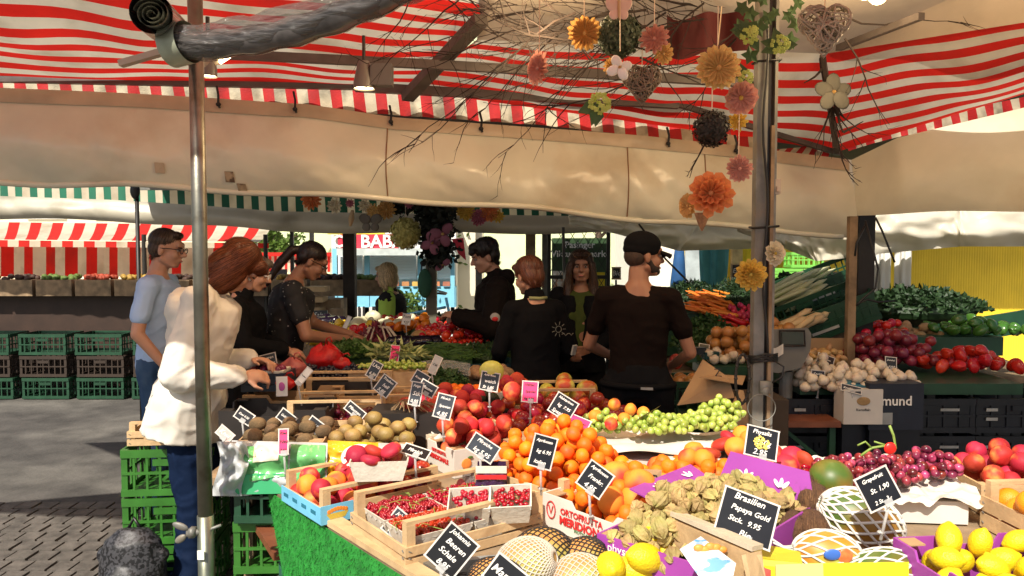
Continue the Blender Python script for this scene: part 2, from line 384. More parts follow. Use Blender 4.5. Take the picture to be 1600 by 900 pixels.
text('Salat',.06,ink,t,P(499,492,7.28)-t.location,(R(90),0,0),'writing',shear=.3)
# bicycle beyond the table
def wheel(mb,c,r,ax): 
    mb.loft([V(c)+V((math.cos(a)*r,0,math.sin(a)*r)) for a in [2*math.pi*k/28 for k in range(28)]],.014,6,close=True)
q=P(652,500,9.6); t=thing('bicycle','light blue city bicycle parked in front of the kiosk','bicycle',(q.x,9.6,0))
for x in(-.5,.5):
    m=MB(); wheel(m,(x,0,.34),.33,0); m.cyl((x,-.03,.34),(x,.03,.34),.03); wh=obj('wheel',m,black,t,True)
    s=MB()
    for k in range(14): a=6.28*k/14; s.loft([(x,0,.34),(x+math.cos(a)*.32,0,.34+math.sin(a)*.32)],.003,3)
    obj('spokes',s,galv,wh)
m=MB()
for a,b in(((-.5,0,.34),(-.15,0,.3)),((-.15,0,.3),(-.28,0,.85)),((-.5,0,.34),(-.25,0,.75)),((-.15,0,.3),(.38,0,.8)),((-.26,0,.76),(.36,0,.88)),((.5,0,.34),(.36,0,1.0))): m.cyl(a,b,.018,8)
obj('frame',m,kb,t,True); obj('handlebar',MB().loft([(.2,-.28,1.08),(.36,-.1,1.05),(.36,.1,1.05),(.2,.28,1.08)],.014,6),black,t,True); obj('saddle',MB().ell((-.3,0,.9),(.14,.07,.035)),black,t,True)
# --- outside posts and pillars
def post(name,label,px,y0,y1,wpx,d,m,cat='post',group=None,shape='box'):
    a=P(px,y0,d); w=wpx*d/F; z0=0 if y1 is None else P(px,y1,d).z
    mb=MB()
    if shape=='box': mb.box((a.x,d,(a.z+z0)/2),(w,w,a.z-z0))
    else: mb.cyl((a.x,d,z0),(a.x,d,a.z),w/2,16)
    return single(name,mb,m,label,cat,group,smooth=False)
post('wooden_post','dark wooden post left of the kiosk opening',546,355,None,18,8.2,M('dark_wood',(.03,.02,.015),.8,.4,10,.3,40))
post('wooden_post','brown wooden post right of the young man in the dark jacket',829,355,None,15,8.3,woodd)
post('steel_post','grey steel post of the lattice gate beside the brown wooden post',853,355,None,12,8.6,galv)
post('steel_post','thin dark post at the left edge of the kiosk',487,355,None,6,9.0,dark)
post('steel_post','thin dark post behind the ponytailed woman',456,355,None,5,8.4,dark)
post('steel_post','grey post beside the ivy and the street beyond the young man',748,360,None,10,9.0,galv)
# entrance wall with plants: pale wall pillar right of kiosk
t=thing('garden_wall','pale wall pillar with climbing plants right of the kiosk','wall',(P(720,450,12).x,12,0)); obj('pillar',MB().box((0,0,1.6),(.7,.5,3.2)),cream,t)
c=MB(); rr=random.Random(9)
for k in range(900):
    p=V((rr.gauss(-.45,.22),-.3+rr.gauss(0,.1),rr.uniform(.3,2.0))); e1=V((rr.gauss(0,1),rr.gauss(0,1),rr.gauss(0,1))).normalized(); e2=e1.orthogonal().normalized(); s=.05
    c.add([p,p+e1*s+e2*s*.6,p+e1*2*s,p+e1*s-e2*s*.6],[(0,1,2,3)])
obj('climbing_leaves',c,leafm,t)
t=thing('potted_shrub','leafy shrub in a pot standing by the street behind the table','plant',(P(645,470,10.5).x-.1,10.9,0)); obj('pot',MB().loft([(0,0,0),(0,0,.4)],[.16,.22],14),woodd,t)
c=MB()
for k in range(600):
    p=V((rr.gauss(0,.14),rr.gauss(0,.14),rr.uniform(.35,1.0))); e1=V((rr.gauss(0,1),rr.gauss(0,1),rr.gauss(0,1))).normalized(); e2=e1.orthogonal().normalized(); s=.035
    c.add([p,p+e1*s+e2*s*.6,p+e1*2*s,p+e1*s-e2*s*.6],[(0,1,2,3)])
obj('leaves',c,leafm,t)
# pennant
q=P(716,380,8.9); t=thing('pennant','small red and white pennant hanging near the grey post','flag',q); obj('cloth',MB().quad((-.08,0,.05),(.06,0,.06),(.09,0,-.2),(.0,0,-.12)),redsign,t); obj('white_field',MB().quad((-.16,0,.05),(-.085,0,.05),(-.01,0,-.12),(-.04,0,-.1)),white,t)
# --- poster + lattice gate
def gate():
    d=8.4; a=P(858,365,d); b=P(950,480,d); t=thing('lattice_gate','tall metal gate with diamond lattice in front of the green poster','gate',((a.x+b.x)/2,d,0))
    f=MB()
    for x in(a.x,b.x): f.box((x,d,1.3),(.04,.04,2.6))
    for z in(.1,1.3,2.5): f.box(((a.x+b.x)/2,d,z),(b.x-a.x,.03,.04))
    obj('frame',f,dark,t,world=True); l=MB(); W=b.x-a.x
    for s in(-1,1):
        k=-30
        while k<40:
            x0=a.x+k*.085; p=[]
            # line x = x0 + s*(z-.1)*.62
            z0,z1=.1,2.5
            pa=V((x0,d+.01*s,z0)); pb=V((x0+s*(z1-z0)*.62,d+.01*s,z1))
            # clip to width
            def cl(p,q):
                lo,hi=0.,1.; dx=q.x-p.x
                for bound,sg in((a.x,1),(b.x,-1)):
                    f0=(p.x-bound)*sg; f1=(q.x-bound)*sg
                    if f0<0 and f1<0: return None
                    if f0<0: lo=max(lo,f0/(f0-f1))
                    if f1<0: hi=min(hi,f0/(f0-f1))
                return (p.lerp(q,lo),p.lerp(q,hi)) if hi>lo+.01 else None
            r=cl(pa,pb)
            if r: l.loft([r[0],r[1]],.005,4)
            k+=1.5
    obj('lattice',l,dark,t,world=True)
gate()
t=thing('poster','dark green market poster with white lettering and a pale lower half behind the gate','poster',P(905,440,9.0))
a=P(865,376,9.0);b=P(950,440,9.0);c=P(905,408,9.0)
obj('sheet',MB().box((c.x,9.02,(a.z+b.z)/2-.12),(b.x-a.x,.03,a.z-b.z+.3)),M('poster_green',(.03,.07,.025),.5,.2,3),t,world=True)
obj('lower_photo',MB().box((c.x-.12,9.0,b.z-.1),(.38,.012,.45)),M('poster_print',(.75,.7,.6),.5,.5,9,col2=(.5,.25,.12),c2s=14),t,world=True)
obj('yellow_field',MB().box((c.x+.15,8.99,b.z+.03),(.3,.012,.16)),yellowc,t,world=True)
text('Pasinger\nViktualienmarkt',.105,ink,t,P(906,390,8.98)-t.location,(R(90),0,0),'poster_lettering',bold=.002)
# --- right far: yellow boarded hut, green crate stacks, boards
def hut():
    d=10.5; a=P(1105,360,d); b=P(1700,360,d); t=thing('market_hut','yellow boarded market hut behind the vegetable stall','hut',((a.x+b.x)/2,d,0))
    obj('board_wall',MB().box(((a.x+b.x)/2,d+.8,1.2),(b.x-a.x,1.5,2.4)),yelw,t,world=True)
    obj('canopy',MB().box(((a.x+b.x)/2,d+.2,2.43),(b.x-a.x+.4,3.2,.06)),white,t,world=True)
    q=P(1150,400,d); obj('timber_frame',MB().box((q.x,d-.02,1.2),(.14,.1,2.4)),woodx,t,world=True)
    q=P(1205,400,d); obj('timber_frame',MB().box((q.x,d-.02,1.2),(.1,.1,2.4)),woodx,t,world=True)
    a=P(1083,395,d);  obj('window_panel',MB().box((a.x+.05,d-.05,a.z-.1),(.34,.05,.7)),M('grey_panel',(.42,.47,.48),.4),t,world=True)
hut()
wallbox('white_shed','white shed with a blue tarpaulin left of the yellow hut',P(1000,400,12).x,P(1105,400,12).x,12,2.9,white,3,0,1,glassm,wfr)
q=P(1060,400,9.5); t=thing('folded_parasol','folded blue parasol leaning behind the cap man','parasol',(q.x,9.5,0)); obj('cloth',MB().loft([(0,0,.7),(.0,0,1.2),(.02,0,1.9)],[.12,.1,.03],10),M('blue_cloth',(.01,.07,.2),.8),t,True); obj('pole',MB().cyl((0,0,0),(0,0,2),.02),woodd,t)
q=P(1115,420,8.8); t=thing('folded_parasol','turquoise folded parasol tied at the waist behind the carrots','parasol',(q.x,8.8,0))
m=MB(); m.grid(lambda u,v:V((math.cos(u*6.283)*(1+.25*math.cos(u*6.283*7))*( .11+.05*abs(v-.35)**.5+(.05 if v<.35 else 0)*(.35-v)),math.sin(u*6.283)*(1+.25*math.cos(u*6.283*7))*(.1),.75+v*1.2)),56,12)
obj('cloth',m,M('turquoise_cloth',(.10,.38,.36),.7,.2,6),t,True); obj('pole',MB().cyl((0,0,0),(0,0,2.0),.02),woodd,t)
def vent_crate(sx,sy,h,m,slots=6,name='crate'):      # plastic crate with slotted walls, local origin at one corner
    mb=MB(); th=.012
    mb.box((sx/2,sy/2,.008),(sx-.02,sy-.02,.012))
    for (o,dx,L) in(((0,0),(1,0),sx),((0,sy),(1,0),sx),((0,0),(0,1),sy),((sx,0),(0,1),sy)):
        rz=0 if dx[0] else R(90); c=V((o[0]+dx[0]*L/2,o[1]+dx[1]*L/2,0))
        for z,hh in((.02,.03),(h-.02,.035)): mb.box(c+V((0,0,z)),(L+(.0 if dx[0] else -th*2),th,hh),rz)
        mb.box(c+V((0,0,h*.5)),(L-.005-(0 if dx[0] else th*2),th*.8,.012),rz)
        n=int(slots*L/.4)+1
        for k in range(n+1):
            p=V((o[0]+dx[0]*L*k/n,o[1]+dx[1]*L*k/n,h/2)); wd=.03 if k in(0,n) else .011
            if k in(0,n):
                p=V((min(max(p.x,.014),sx-.014),min(max(p.y,.014),sy-.014),h/2)) if dx[0] else p
                if not dx[0]: continue
                mb.box(p,(.027,.027,h-.004),0)
            else: mb.box(p,(wd,th*.6,h-.05),rz)
        if dx[0]: mb.box(c+V((0,0,h*.72)),(.12,th*1.1,.03),rz)
    return mb
lime=M('bright_green_crate_plastic',(.22,.60,.10),.45,.12,5)
me=vent_crate(.4,.3,.2,lime,5).mesh('stacked_crate',lime)
for s,(px,n) in enumerate(((1212,4),(1262,5),(1310,3))):
    for k in range(n):
        q=P(px,440,9.6); o=obj('plastic_crate',me,lime); o.location=(q.x-.2,9.6,.55+k*.205); tag(o,'bright green plastic crate in the outdoor stacks before the yellow hut','crate','green crates stacked before the yellow hut')
q=P(1262,440,9.6); t=thing('pallet_table','low dark bench that carries the bright green crate stacks','bench',(q.x,9.75,0)); obj('top',MB().box((0,0,.51),(1.8,.5,.06)),woodd,t)
for x in(-.8,.8): obj('leg',MB().box((x,0,.24),(.06,.4,.48)),woodd,t)
def board(px,py,w,h,d,label,lines,m=slate,name='chalk_board',photo=None):
    c=P(px,py,d); t=thing(name,label,'board',(c.x,d,c.z-h*d/F/2)); W,H=w*d/F,h*d/F
    obj('panel',MB().box((0,0,H/2),(W,.02,H)),m,t)
    obj('writing_backing',MB().box((0,-.004,H/2),(W*1.05,.01,.008)),wfr,t) if False else None
    for i,l in enumerate(lines): text(l,H*.75/len(lines)*.8,ink,t,(0,-.014,H*(.9-.8*(i+.5)/len(lines))),(R(90),0,0),'writing',shear=.2)
    f=MB(); f.box((0,0,H),(W+.02,.026,.012)); f.box((0,0,0),(W+.02,.026,.012))
    for x in(-W/2,W/2): f.box((x,0,H/2),(.012,.026,H-.012))
    obj('board_frame',f,woodx,t)
    if photo: obj('portrait',MB().ell((W*.15,-.012,H*.4),(W*.2,.006,H*.25)),photo,t)
    obj('prop',MB().box((0,.02,-c.z/4),(.02,.012,c.z/2-.02)),dark,t) if py<470 and d>7 else None
    return t
board(1312,445,44,40,8.8,'black chalk board with a printed portrait before the yellow hut',['Trauben','Kirschen','Salat'],photo=M('portrait_print',(.45,.3,.25),.5,.4,20,col2=(.05,.04,.04),c2s=12))
board(1152,430,18,34,8.6,'small framed chalk board hung beside the turquoise parasol',['Eier','Kart.'])
board(963,427,12,18,8.0,'small white framed note board by the lattice gate',['Bio'])
# window pane note board
# white draped column cloth right + blue post
for px,lab in((1378,'white draped curtain at the right side opening nearest the dark post'),(1410,'white draped curtain at the far right side opening')):
    q=P(px,440,6.0); m=MB(); m.grid(lambda u,v:V((math.cos(u*6.283)*(.055+.012*math.cos(u*6.283*6)),math.sin(u*6.283)*(.055+.012*math.cos(u*6.283*6)),.2+v*1.75)),48,6)
    for i in range(len(m.v)): m.v[i]=(m.v[i][0]+q.x,m.v[i][1]+6.0,m.v[i][2])
    single('draped_curtain',m,white,lab,'curtain','white drapes',smooth=True)
post('blue_post','thin blue post between the white drapes',1388,400,None,5,6.4,M('blue_paint',(.01,.06,.3),.4))

rr=random.Random(12); wcm=MB(); wcm.box((0,0,.09),(.40,.3,.18)); wcm=wcm.mesh('tent_crate_body',woodd)
fillm=[M('tent_goods_%d'%i,c,.7,.5,25,.6,40) for i,c in enumerate(((.10,.16,.03),(.32,.05,.02),(.36,.22,.04),(.06,.03,.02)))]
for k in range(13):
    x=-6.9+k*.44; t=thing('produce_crate','small dark produce crate on the far tent counter','crate',(x,8.75,1.08)); t['label']=['small dark produce crate on the far tent counter'][0]; t['group']='crates on the far tent counter'
    obj('crate_body',wcm,woodd,t); b=MB()
    for j in range(26): b.ell((rr.uniform(-.16,.16),rr.uniform(-.11,.11),.18+rr.uniform(0,.04)),(.035,.035,.03),8,6)
    obj('produce',b,fillm[k%4],t,True)
vcm=vent_crate(.5,.35,.23,dcrate,6).mesh('slatted_crate',dcrate); vcm2=vent_crate(.5,.35,.23,dcrate,6).mesh('slatted_crate',M('umber_crate',(.035,.022,.014),.8))
for k in range(9):
    x=-6.8+k*.6; t=thing('crate_pile','pile of three dark slatted crates before the far tent counter','crates',(x,8.3,0)); t['group']='crate piles before the far tent counter'
    for j in range(3):
        o=obj('slatted_crate',[vcm,vcm2][(k*2+j)%2],dcrate,t); o.location=(-.24+rr.uniform(-.02,.02),-.17,.005+.235*j)
# ================= THE TENT
def patch(A,B,C2,D,n,mats,sag=.0,nu=30,sub=3,seed=0,wr=.02,mfn=None,th=0):   # A-B lower edge, D-C upper edge; stripes run along A-B
    mb=MB()
    def f(u,v):
        p=A.lerp(B,u).lerp(D.lerp(C2,u),v)
        s=math.sin(u*math.pi)*math.sin(v*math.pi)
        p=p+V((0,0,-sag*s)); q=p*2.2+V((seed*7,0,0)); 
        p.z+=wr*mnoise.noise(q)*s**.3 if s>0 else 0
        return p
    mb.grid(f,nu,n*sub,mf=mfn or (lambda i,j:(j//sub)%2)); return mb
roof=thing('stall_canopy','large red and white striped market stall canopy seen from below','canopy',(0,3.5,2.5))
E1,E2,K=P(-560,98,4.0),P(640,141,4.5),P(1312,236,4.95)
T1,T2,T3=P(-700,-190,2.6),P(752,28,3.85),P(1290,84,4.3)
obj('striped_panel',patch(E1,E2,T2,T1,16,[red,whi],sag=.05,nu=50,seed=1,wr=.05),[red,whi],roof,True,True)
T2b=P(745,62,3.95)
obj('striped_panel',patch(E2,K,T3,T2b,12,[red,whi],sag=.03,nu=50,seed=2,wr=.05),[red,whi],roof,True,True)
ER,TR=P(1760,95,3.4),P(1760,10,3.0)
obj('striped_panel',patch(K,ER,TR,T3,13,[red,whi],sag=.03,nu=40,seed=3,wr=.05),[red,whi],roof,True,True)
# plain centre of the roof, and an unseen front slope added to shade the stall
FR=1.3
top1,top2=V((.2,2.6,2.98)),V((2.6,2.4,2.92))
obj('plain_panel',patch(T2b,T3,top2,top1,1,[roofp],nu=30,sub=20,seed=4,wr=.06,sag=.03,mfn=lambda i,j:0),roofp,roof,True,True)
obj('plain_panel',patch(T3,TR,V((3.4,1.9,2.85)),top2,1,[roofp],nu=20,sub=14,seed=5,wr=.04,mfn=lambda i,j:0),roofp,roof,True,True)
obj('plain_panel',patch(T2b,top1,V((-.2,2.6,3.0)),T2,1,[roofp],nu=10,sub=8,seed=5,wr=.02,mfn=lambda i,j:0),roofp,roof,True,True)
Lf,Rf=V((-4.6,2.3,2.62)),V((3.6,FR,2.6))  # edge set by where sun should fall, stretched left to shade the pavement
obj('unseen_front_panel',patch(Lf,V((.0,1.65,2.62)),V((-.2,2.6,3.0)),T1,14,[red,whi],nu=30,seed=6,wr=.03),[red,whi],roof,True,True)
obj('unseen_front_panel',patch(V((.0,1.65,2.62)),Rf,V((3.4,1.9,2.85)),V((-.2,2.6,3.0)),14,[red,whi],nu=30,seed=7,wr=.02),[red,whi],roof,True,True)
obj('side_spill_block',patch(V((3.7,.9,1.0)),V((3.55,3.5,1.0)),V((3.55,3.5,2.62)),V((3.7,.9,2.62)),1,[tarp],nu=20,sub=12,seed=9,mfn=lambda i,j:0),tarp,roof,True,True)  # unseen sheet added to block sky light spilling in from the right
obj('unseen_front_panel',patch(V((-.2,2.6,3.0)),V((3.4,1.9,2.85)),top2,top1,1,[roofp],nu=10,sub=4,seed=7,wr=.0,mfn=lambda i,j:0),roofp,roof,True,True)
obj('plain_panel',patch(T1,T2,V((-.2,2.6,3.0)),T1+V((.3,-.02,0)),10,[red,whi],nu=30,sub=2,seed=8,wr=.0),[red,whi],roof,True,True)
# dark red inner cloth
a=MB(); a.grid(lambda u,v:P(1042+140*u,22+62*v+6*math.sin(u*7),3.55)+V((0,.05*math.sin(u*12),0)),20,5); obj('dark_red_cloth',a,M('dark_red_cloth',(.07,.004,.004),.8,.2,5,.2,60),roof,True,True)
# beams
fr=thing('roof_truss','grey metal beams that carry the striped canopy','frame',(0,4,2.4))
beam=M('beam_metal',(.12,.10,.09),.5,.2,10,metal=.3)
def B2(n,a,b,w,h,m=beam): return obj(n,MB().bar(a,b,w,h),m,fr,world=True)
B2('cross_beam',P(330,84,3.9),P(660,100,4.0),.035,.045); B2('cross_beam',P(660,100,4.0),P(1180,130,4.1),.035,.045)
B2('eave_beam',P(-200,120,4.2),P(600,137,4.45),.04,.03); B2('eave_beam',P(555,136,4.42),P(1060,163,4.55),.045,.05)
B2('eave_beam',P(1060,163,4.55),P(1312,240,4.9),.03,.03); B2('hip_beam',P(636,152,4.4),P(752,30,3.7),.07,.05); B2('hip_beam',P(1308,236,4.85),P(1285,90,4.15),.03,.04)
B2('roof_beam',P(1310,75,3.9),P(1440,25,3.3),.03,.03)
# striped valance behind the beige sheet
def strip(name,pts,h,n,mats,label,cat,d_off=0,nu=None,wave=.012,tilt=0,group=None):
    # pts: list of (px,py_top,d,hpx)
    t=MB(); L=len(pts)-1
    def f(u,v):
        xs=pts[0][0]+(pts[-1][0]-pts[0][0])*u; i=max(j for j in range(L) if xs>=pts[j][0]-1e-6); a=pts[i];b=pts[i+1]; k=(xs-a[0])/(b[0]-a[0])
        px=a[0]*(1-k)+b[0]*k; py=a[1]*(1-k)+b[1]*k; d=a[2]*(1-k)+b[2]*k; hh=a[3]*(1-k)+b[3]*k
        sc=.12*hh*abs(math.sin(u*n*math.pi/2)) if v>.99 else 0
        p=P(px+tilt*v,py+hh*v-sc*0,d); p.y+=wave*math.sin(u*n*1.9)*v; return p
    t.grid(f,n*3,5,mf=lambda i,j:(i//3)%2); return single(name,t,mats,label,cat,smooth=True,group=group)
strip('canopy_valance',[(-260,128,4.25,30),(265,131,4.45,24),(450,136,4.5,32),(640,146,4.6,36),(850,160,4.7,36),(1000,176,4.75,38),(1110,192,4.8,36),(1185,208,4.85,30)],0,82,[valr,valw],'long hanging valance of red and white vertical stripes under the left canopy eave','valance',tilt=4)
strip('canopy_valance',[(1208,234,4.9,14),(1250,230,4.9,16),(1306,216,4.95,32)],0,9,[valr,valw],'short slanted striped valance piece right of the grey post','valance',tilt=-14)
strip('canopy_valance',[(1322,222,4.95,14),(1360,208,4.75,16),(1400,194,4.6,20),(1700,130,3.8,26)],0,28,[valr,valw],'striped valance piece at the right end beyond the tied twigs','valance',tilt=4)
# beige rolled side sheet
def sheet(name,label,pts,mat,nu,nv,bulge,hem=None,seed=0,group=None):  # pts: (px,ytop,ybot,d)
    t=MB(); L=len(pts)-1
    def f(u,v,off=0):
        xs=pts[0][0]+(pts[-1][0]-pts[0][0])*u
        for i in range(L):
            if xs<=pts[i+1][0] or i==L-1: break
        a,b=pts[i],pts[i+1]; k=(xs-a[0])/(b[0]-a[0]); g=lambda j:a[j]*(1-k)+b[j]*k
        py=g(1)*(1-v)+g(2)*v; p=P(xs,py+2.2*math.sin(xs*.021+seed)*v,g(3))
        q=V((p.x*1.1+seed,p.z*2.4+p.x*.9,0)); n=mnoise.noise(q)*.05+mnoise.noise(q*2.7)*.016+max(0,.25-abs(mnoise.noise(V((p.x*2.1+p.z*1.6+seed,p.z*1.3,4)))))*.07+max(0,.12-abs(mnoise.noise(V((p.x*5-p.z*4,p.z*3,9)))))*.05+mnoise.noise(q*9)*.003
        dep=-bulge*(math.sin(min(v/.62,1)*math.pi/2)**2*(1 if v<.62 else max(0,math.cos((v-.62)/.38*math.pi/2))**.7)) 
        p.y+=dep+n*(.25+v)+off; return p
    t.grid(f,nu,nv)
    o=single(name,t,mat,label,'tarpaulin',smooth=True,group=group); return o,f
tp,ff=sheet('side_tarpaulin','long beige vinyl side sheet hanging rolled across the stall',[(-260,126,282,4.05),(200,146,291,4.25),(310,152,297,4.3),(480,163,305,4.35),(620,184,313,4.4),(850,200,329,4.5),(1000,212,345,4.6),(1150,228,356,4.72),(1332,250,371,4.85)],tarp,240,30,.075,seed=0)
tp2,ff2=sheet('side_tarpaulin','beige vinyl side sheet turning towards the viewer at the right corner',[(1330,250,335,4.84),(1400,216,334,4.5),(1760,130,325,3.5)],tarp,60,20,.06,seed=5)
sm=MB()   # top hem, seams and bottom roll of the sheet
def onS(px,v,off=-.006): return ff((px+260)/(1332+260),v,off)
seam=M('hem_vinyl',(.50,.39,.26),.4,.15,6)
hm=MB(); 
hm.grid(lambda u,v:onS(-255+1580*u,.15*v,-.008-.006*math.sin(v*3.14)),240,4)
hm.v=[(a-tp.location.x,b-tp.location.y,c-tp.location.z) for a,b,c in hm.v]; obj('hem_band',hm,seam,tp,True)
hm=MB(); hm.loft([onS(-250+i*19.6,.985,0) for i in range(81)],.018,8); hm.v=[(a-tp.location.x,b-tp.location.y,c-tp.location.z) for a,b,c in hm.v]; obj('bottom_roll',hm,tarp,tp,True)
for x in(606,980,1100): 
    hm=MB(); hm.loft([onS(x,.15+.8*k/10,-.004) for k in range(11)],.0035,5); hm.v=[(a-tp.location.x,b-tp.location.y,c-tp.location.z) for a,b,c in hm.v]; obj('seam',hm,M('brown_seam',(.25,.12,.05),.6),tp)
for x,v in((362,.83),(378,.95),(258,.8)):
    hm=MB(); hm.quad(onS(x-7,v-.05,-.012),onS(x+7,v-.05,-.012),onS(x+7,v+.06,-.012),onS(x-7,v+.06,-.012),.002); hm.v=[(a-tp.location.x,b-tp.location.y,c-tp.location.z) for a,b,c in hm.v]; obj('patch',hm,M('patch_vinyl',(.42,.31,.19),.5,.3,30,dirt=((.12,.07,.04),20,.5,.6)) if x!=258 else seam,tp)
for x in(342,461,610,750,1040,1145): 
    a=onS(x,-.08,-.03); b=onS(x+2,.07,-.03); m=MB(); m.loft([a+V((0,0,.02)),a+V((.012,-.01,-.03)),b,b+V((.008,0,-.02))],.007,6); m.ell(b,(.014,.014,.012)); single('hanging_hook',m,cable,'black tie cord holding the beige sheet to the canopy eave','cord','black tie cords on the beige sheet')
# white gap corner: bright opening cloth at the corner is open sky, nothing to build
# --- back stall: green/white valance, off-white fascia sheet, roof
strip('canopy_valance',[(-300,272,7.8,44),(190,288,7.7,44),(330,292,7.6,44),(500,300,7.5,38),(700,312,7.5,36),(945,322,7.6,34)],0,108,[grc,whi],'green and white striped valance of the stall canopy behind','valance',tilt=2)
sheet('fascia_sheet','long off white vinyl fascia sheet hanging on the stall behind',[(-300,296,338,7.2),(170,312,345,7.2),(330,322,353,7.2),(430,330,362,7.1),(640,334,364,7.0),(945,338,364,7.0)],tarp2,120,10,.05,seed=3)
bk=thing('back_canopy','plain canopy roof over the middle stall above the sellers','canopy',(0,6.5,2.4)); opq=M('dark_canopy_cloth',(.10,.085,.065),.85,.15,4,.1,60)
obj('roof_sheet',MB().add([(-3.6,4.6,2.78),(5.5,5.1,2.72),(5.5,8.3,2.45),(-3.6,8.3,2.45),(-3.6,4.6,2.79),(5.5,5.1,2.73),(5.5,8.3,2.46),(-3.6,8.3,2.46)],[(3,2,1,0),(4,5,6,7),(0,1,5,4),(1,2,6,5),(2,3,7,6),(3,0,4,7)]),opq,bk,world=True)
for x0,x1,yy in((-3.6,.9,7.7),(.9,5.5,7.9)): obj('ridge_beam',MB().bar((x0,yy-.3,2.2),(x1,yy-.3,2.2),.05,.06),galv,bk,world=True)
# translucent white sheets swagged at the right
swag=M('milky_sheet',(.80,.74,.6),.3,.08,3,.4,7,trans=.3)
for lab,pts,dd in (('crumpled translucent sheet swagged above the cap man',[(890,345),(990,352),(1100,352),(1190,350)],[(892,352),(960,372),(1060,392),(1195,386)]),):
    pass
def swagsheet(label,top,bot,d,seed):
    t=MB(); 
    def pl(pts,u):
        s=u*(len(pts)-1); i=min(int(s),len(pts)-2); k=s-i; k=k*k*(3-2*k); return pts[i][0]*(1-k)+pts[i+1][0]*k, pts[i][1]*(1-k)+pts[i+1][1]*k
    def f(u,v):
        a=pl(top,u);b=pl(bot,u); p=P(a[0]*(1-v)+b[0]*v,a[1]*(1-v)+b[1]*v,d+.12*mnoise.noise(V((u*6+seed,v*2.2,0)))+.05*mnoise.noise(V((u*19+seed,v*5-u*7,0)))-.1*math.sin(v*3.1)); return p
    t.grid(f,90,16); single('plastic_sheet',t,swag,label,'plastic sheet',smooth=True)
swagsheet('crumpled translucent sheet swagged above the cap man',[(888,338),(990,338),(1100,340),(1200,345)],[(890,350),(965,366),(1060,392),(1196,388)],6.4,1)
swagsheet('wrinkled milky sheet swagged from the grey post to the dark corner post',[(1150,345),(1230,350),(1335,340)],[(1152,362),(1225,388),(1275,408),(1335,402)],6.0,4)
swagsheet('milky sheet hanging at the far right behind the cables',[(1335,325),(1500,320),(1760,300)],[(1335,400),(1500,385),(1760,385)],5.6,8)
# --- front left: rolled clear window sheets
pvc=film('clear_pvc',(.12,.11,.10),.5,.08); pvc2=M('grey_pvc_roll',(.08,.07,.065),.2,.6,10,.15,12,coat=.6)
t=thing('rolled_window_sheet','rolled clear plastic window sheet tied along the canopy edge at upper left','rolled sheet',P(300,80,2.15)); a,b=P(272,72,2.1),P(680,-45,1.85)
m=MB(); dirv=(b-a)
m.loft([a+dirv*(k/24)+V((0,0,.005*math.sin(k*1.3)-.03*math.sin(k/24*3.1))) for k in range(25)],[.047*(1+.05*math.sin(k*2.1)) for k in range(25)],20); obj('roll',m,pvc,t,True,True)
m=MB(); m.loft([a+dirv*(k/24)+V((0,0,.0-.05*math.sin(k/24*3.1))) for k in range(25)],[.036*(1+.1*math.sin(k*1.7)) for k in range(25)],14); obj('inner_roll',m,pvc2,t,True,True)
m=MB(); dn=dirv.normalized(); m.loft([a-dn*.01,a+dn*.05],[.056,.056],24,cap=False); m.loft([a-dn*.01,a-dn*.012],[.055,.035],24,cap=False); obj('edge_ring',m,M('green_grey_edge',(.34,.36,.26),.4,.15,20),t,True,True)
m=MB(); 
t=thing('rolled_window_sheet','coiled plastic sheet roll seen end on at the top left corner','rolled sheet',P(238,25,2.0)); c=P(236,20,2.0); ex=V((1,0,0)); 
sp=[];
for k in range(100):
    an=k*.22; r=.006+.042*k/100; sp.append((math.cos(an)*r,math.sin(an)*r*.85))
ax=V((-.25,.9,.12))
m=MB(); vs=[]
for (x,z) in sp: vs.append(c+V((x,0,z)))
for (x,z) in sp: vs.append(c+V((x,0,z))+ax)
m.add(vs,[(k,k+1,101+k-0,100+k) for k in range(99)]); 
vs=[c+V((x,-.0,z)) for x,z in sp]+[c+V((x*1.0,.0,z*1.0)) *1 for x,z in sp]
obj('coil',m,M('coil_sheet',(.30,.29,.22),.45,.3,14),t,True,True)
m=MB(); m.loft([c,c+ax],[.052,.052],28,cap=False); obj('outer_wrap',m,pvc2,t,True,True)

m=MB().bar(P(188,100,2.6),P(292,70,2.6),.03,.02); single('canopy_edge_rail',m,roofp,'pale edge rail below the coiled sheet at upper left','rail')
# --- poles
def steelpole(name,label,p0,p1,r,clamp=True):
    t=thing(name,label,'pole',(p1.x,p1.y,0)); k=V((p1.x-p0.x,p1.y-p0.y,p1.z-p0.z)).normalized()
    obj('upper_tube',MB().cyl(p0,p1,r,20),steel,t,True,True); f=p1-k*0; g=V((p1.x,p1.y,0.0)); obj('lower_sleeve',MB().cyl(p1-(p1-p0).normalized()*.0,g,r*1.13,20),M('greenish_tube',(.22,.23,.17),.35,.25,12,metal=.8),t,True,True)
    if clamp:
        c=p1+V((0,-.01,-.05)); s=MB(); s.cyl(c+V((.0,0,0)),c+V((-.055,-.01,-.005)),.011,10); s.ell(c+V((-.075,-.01,.02)),(.028,.007,.012),M=Matrix.Rotation(.35,3,'Y')); s.ell(c+V((-.075,-.01,-.022)),(.022,.007,.012),M=Matrix.Rotation(-.6,3,'Y')); s.cyl(c,c+V((.055,0,.02)),.005,8); s.box(c+V((-.035,-.01,0)),(.018,.03,.03))
        obj('wing_screw',s,galv,t,True,True); obj('sticker',MB().box(c+V((-.003,-r*1.1,-.07)),(.022,.004,.03)),white,t,world=True)
    return t
pole_d=2.5; a=P(304,-60,pole_d); b=P(319,805,pole_d); b.x=(P(321,805,pole_d)).x; b.y=pole_d;a.x=b.x;a.y=pole_d
steelpole('canopy_pole','shiny steel canopy pole in front of the woman in the white coat',a,b,.0235)
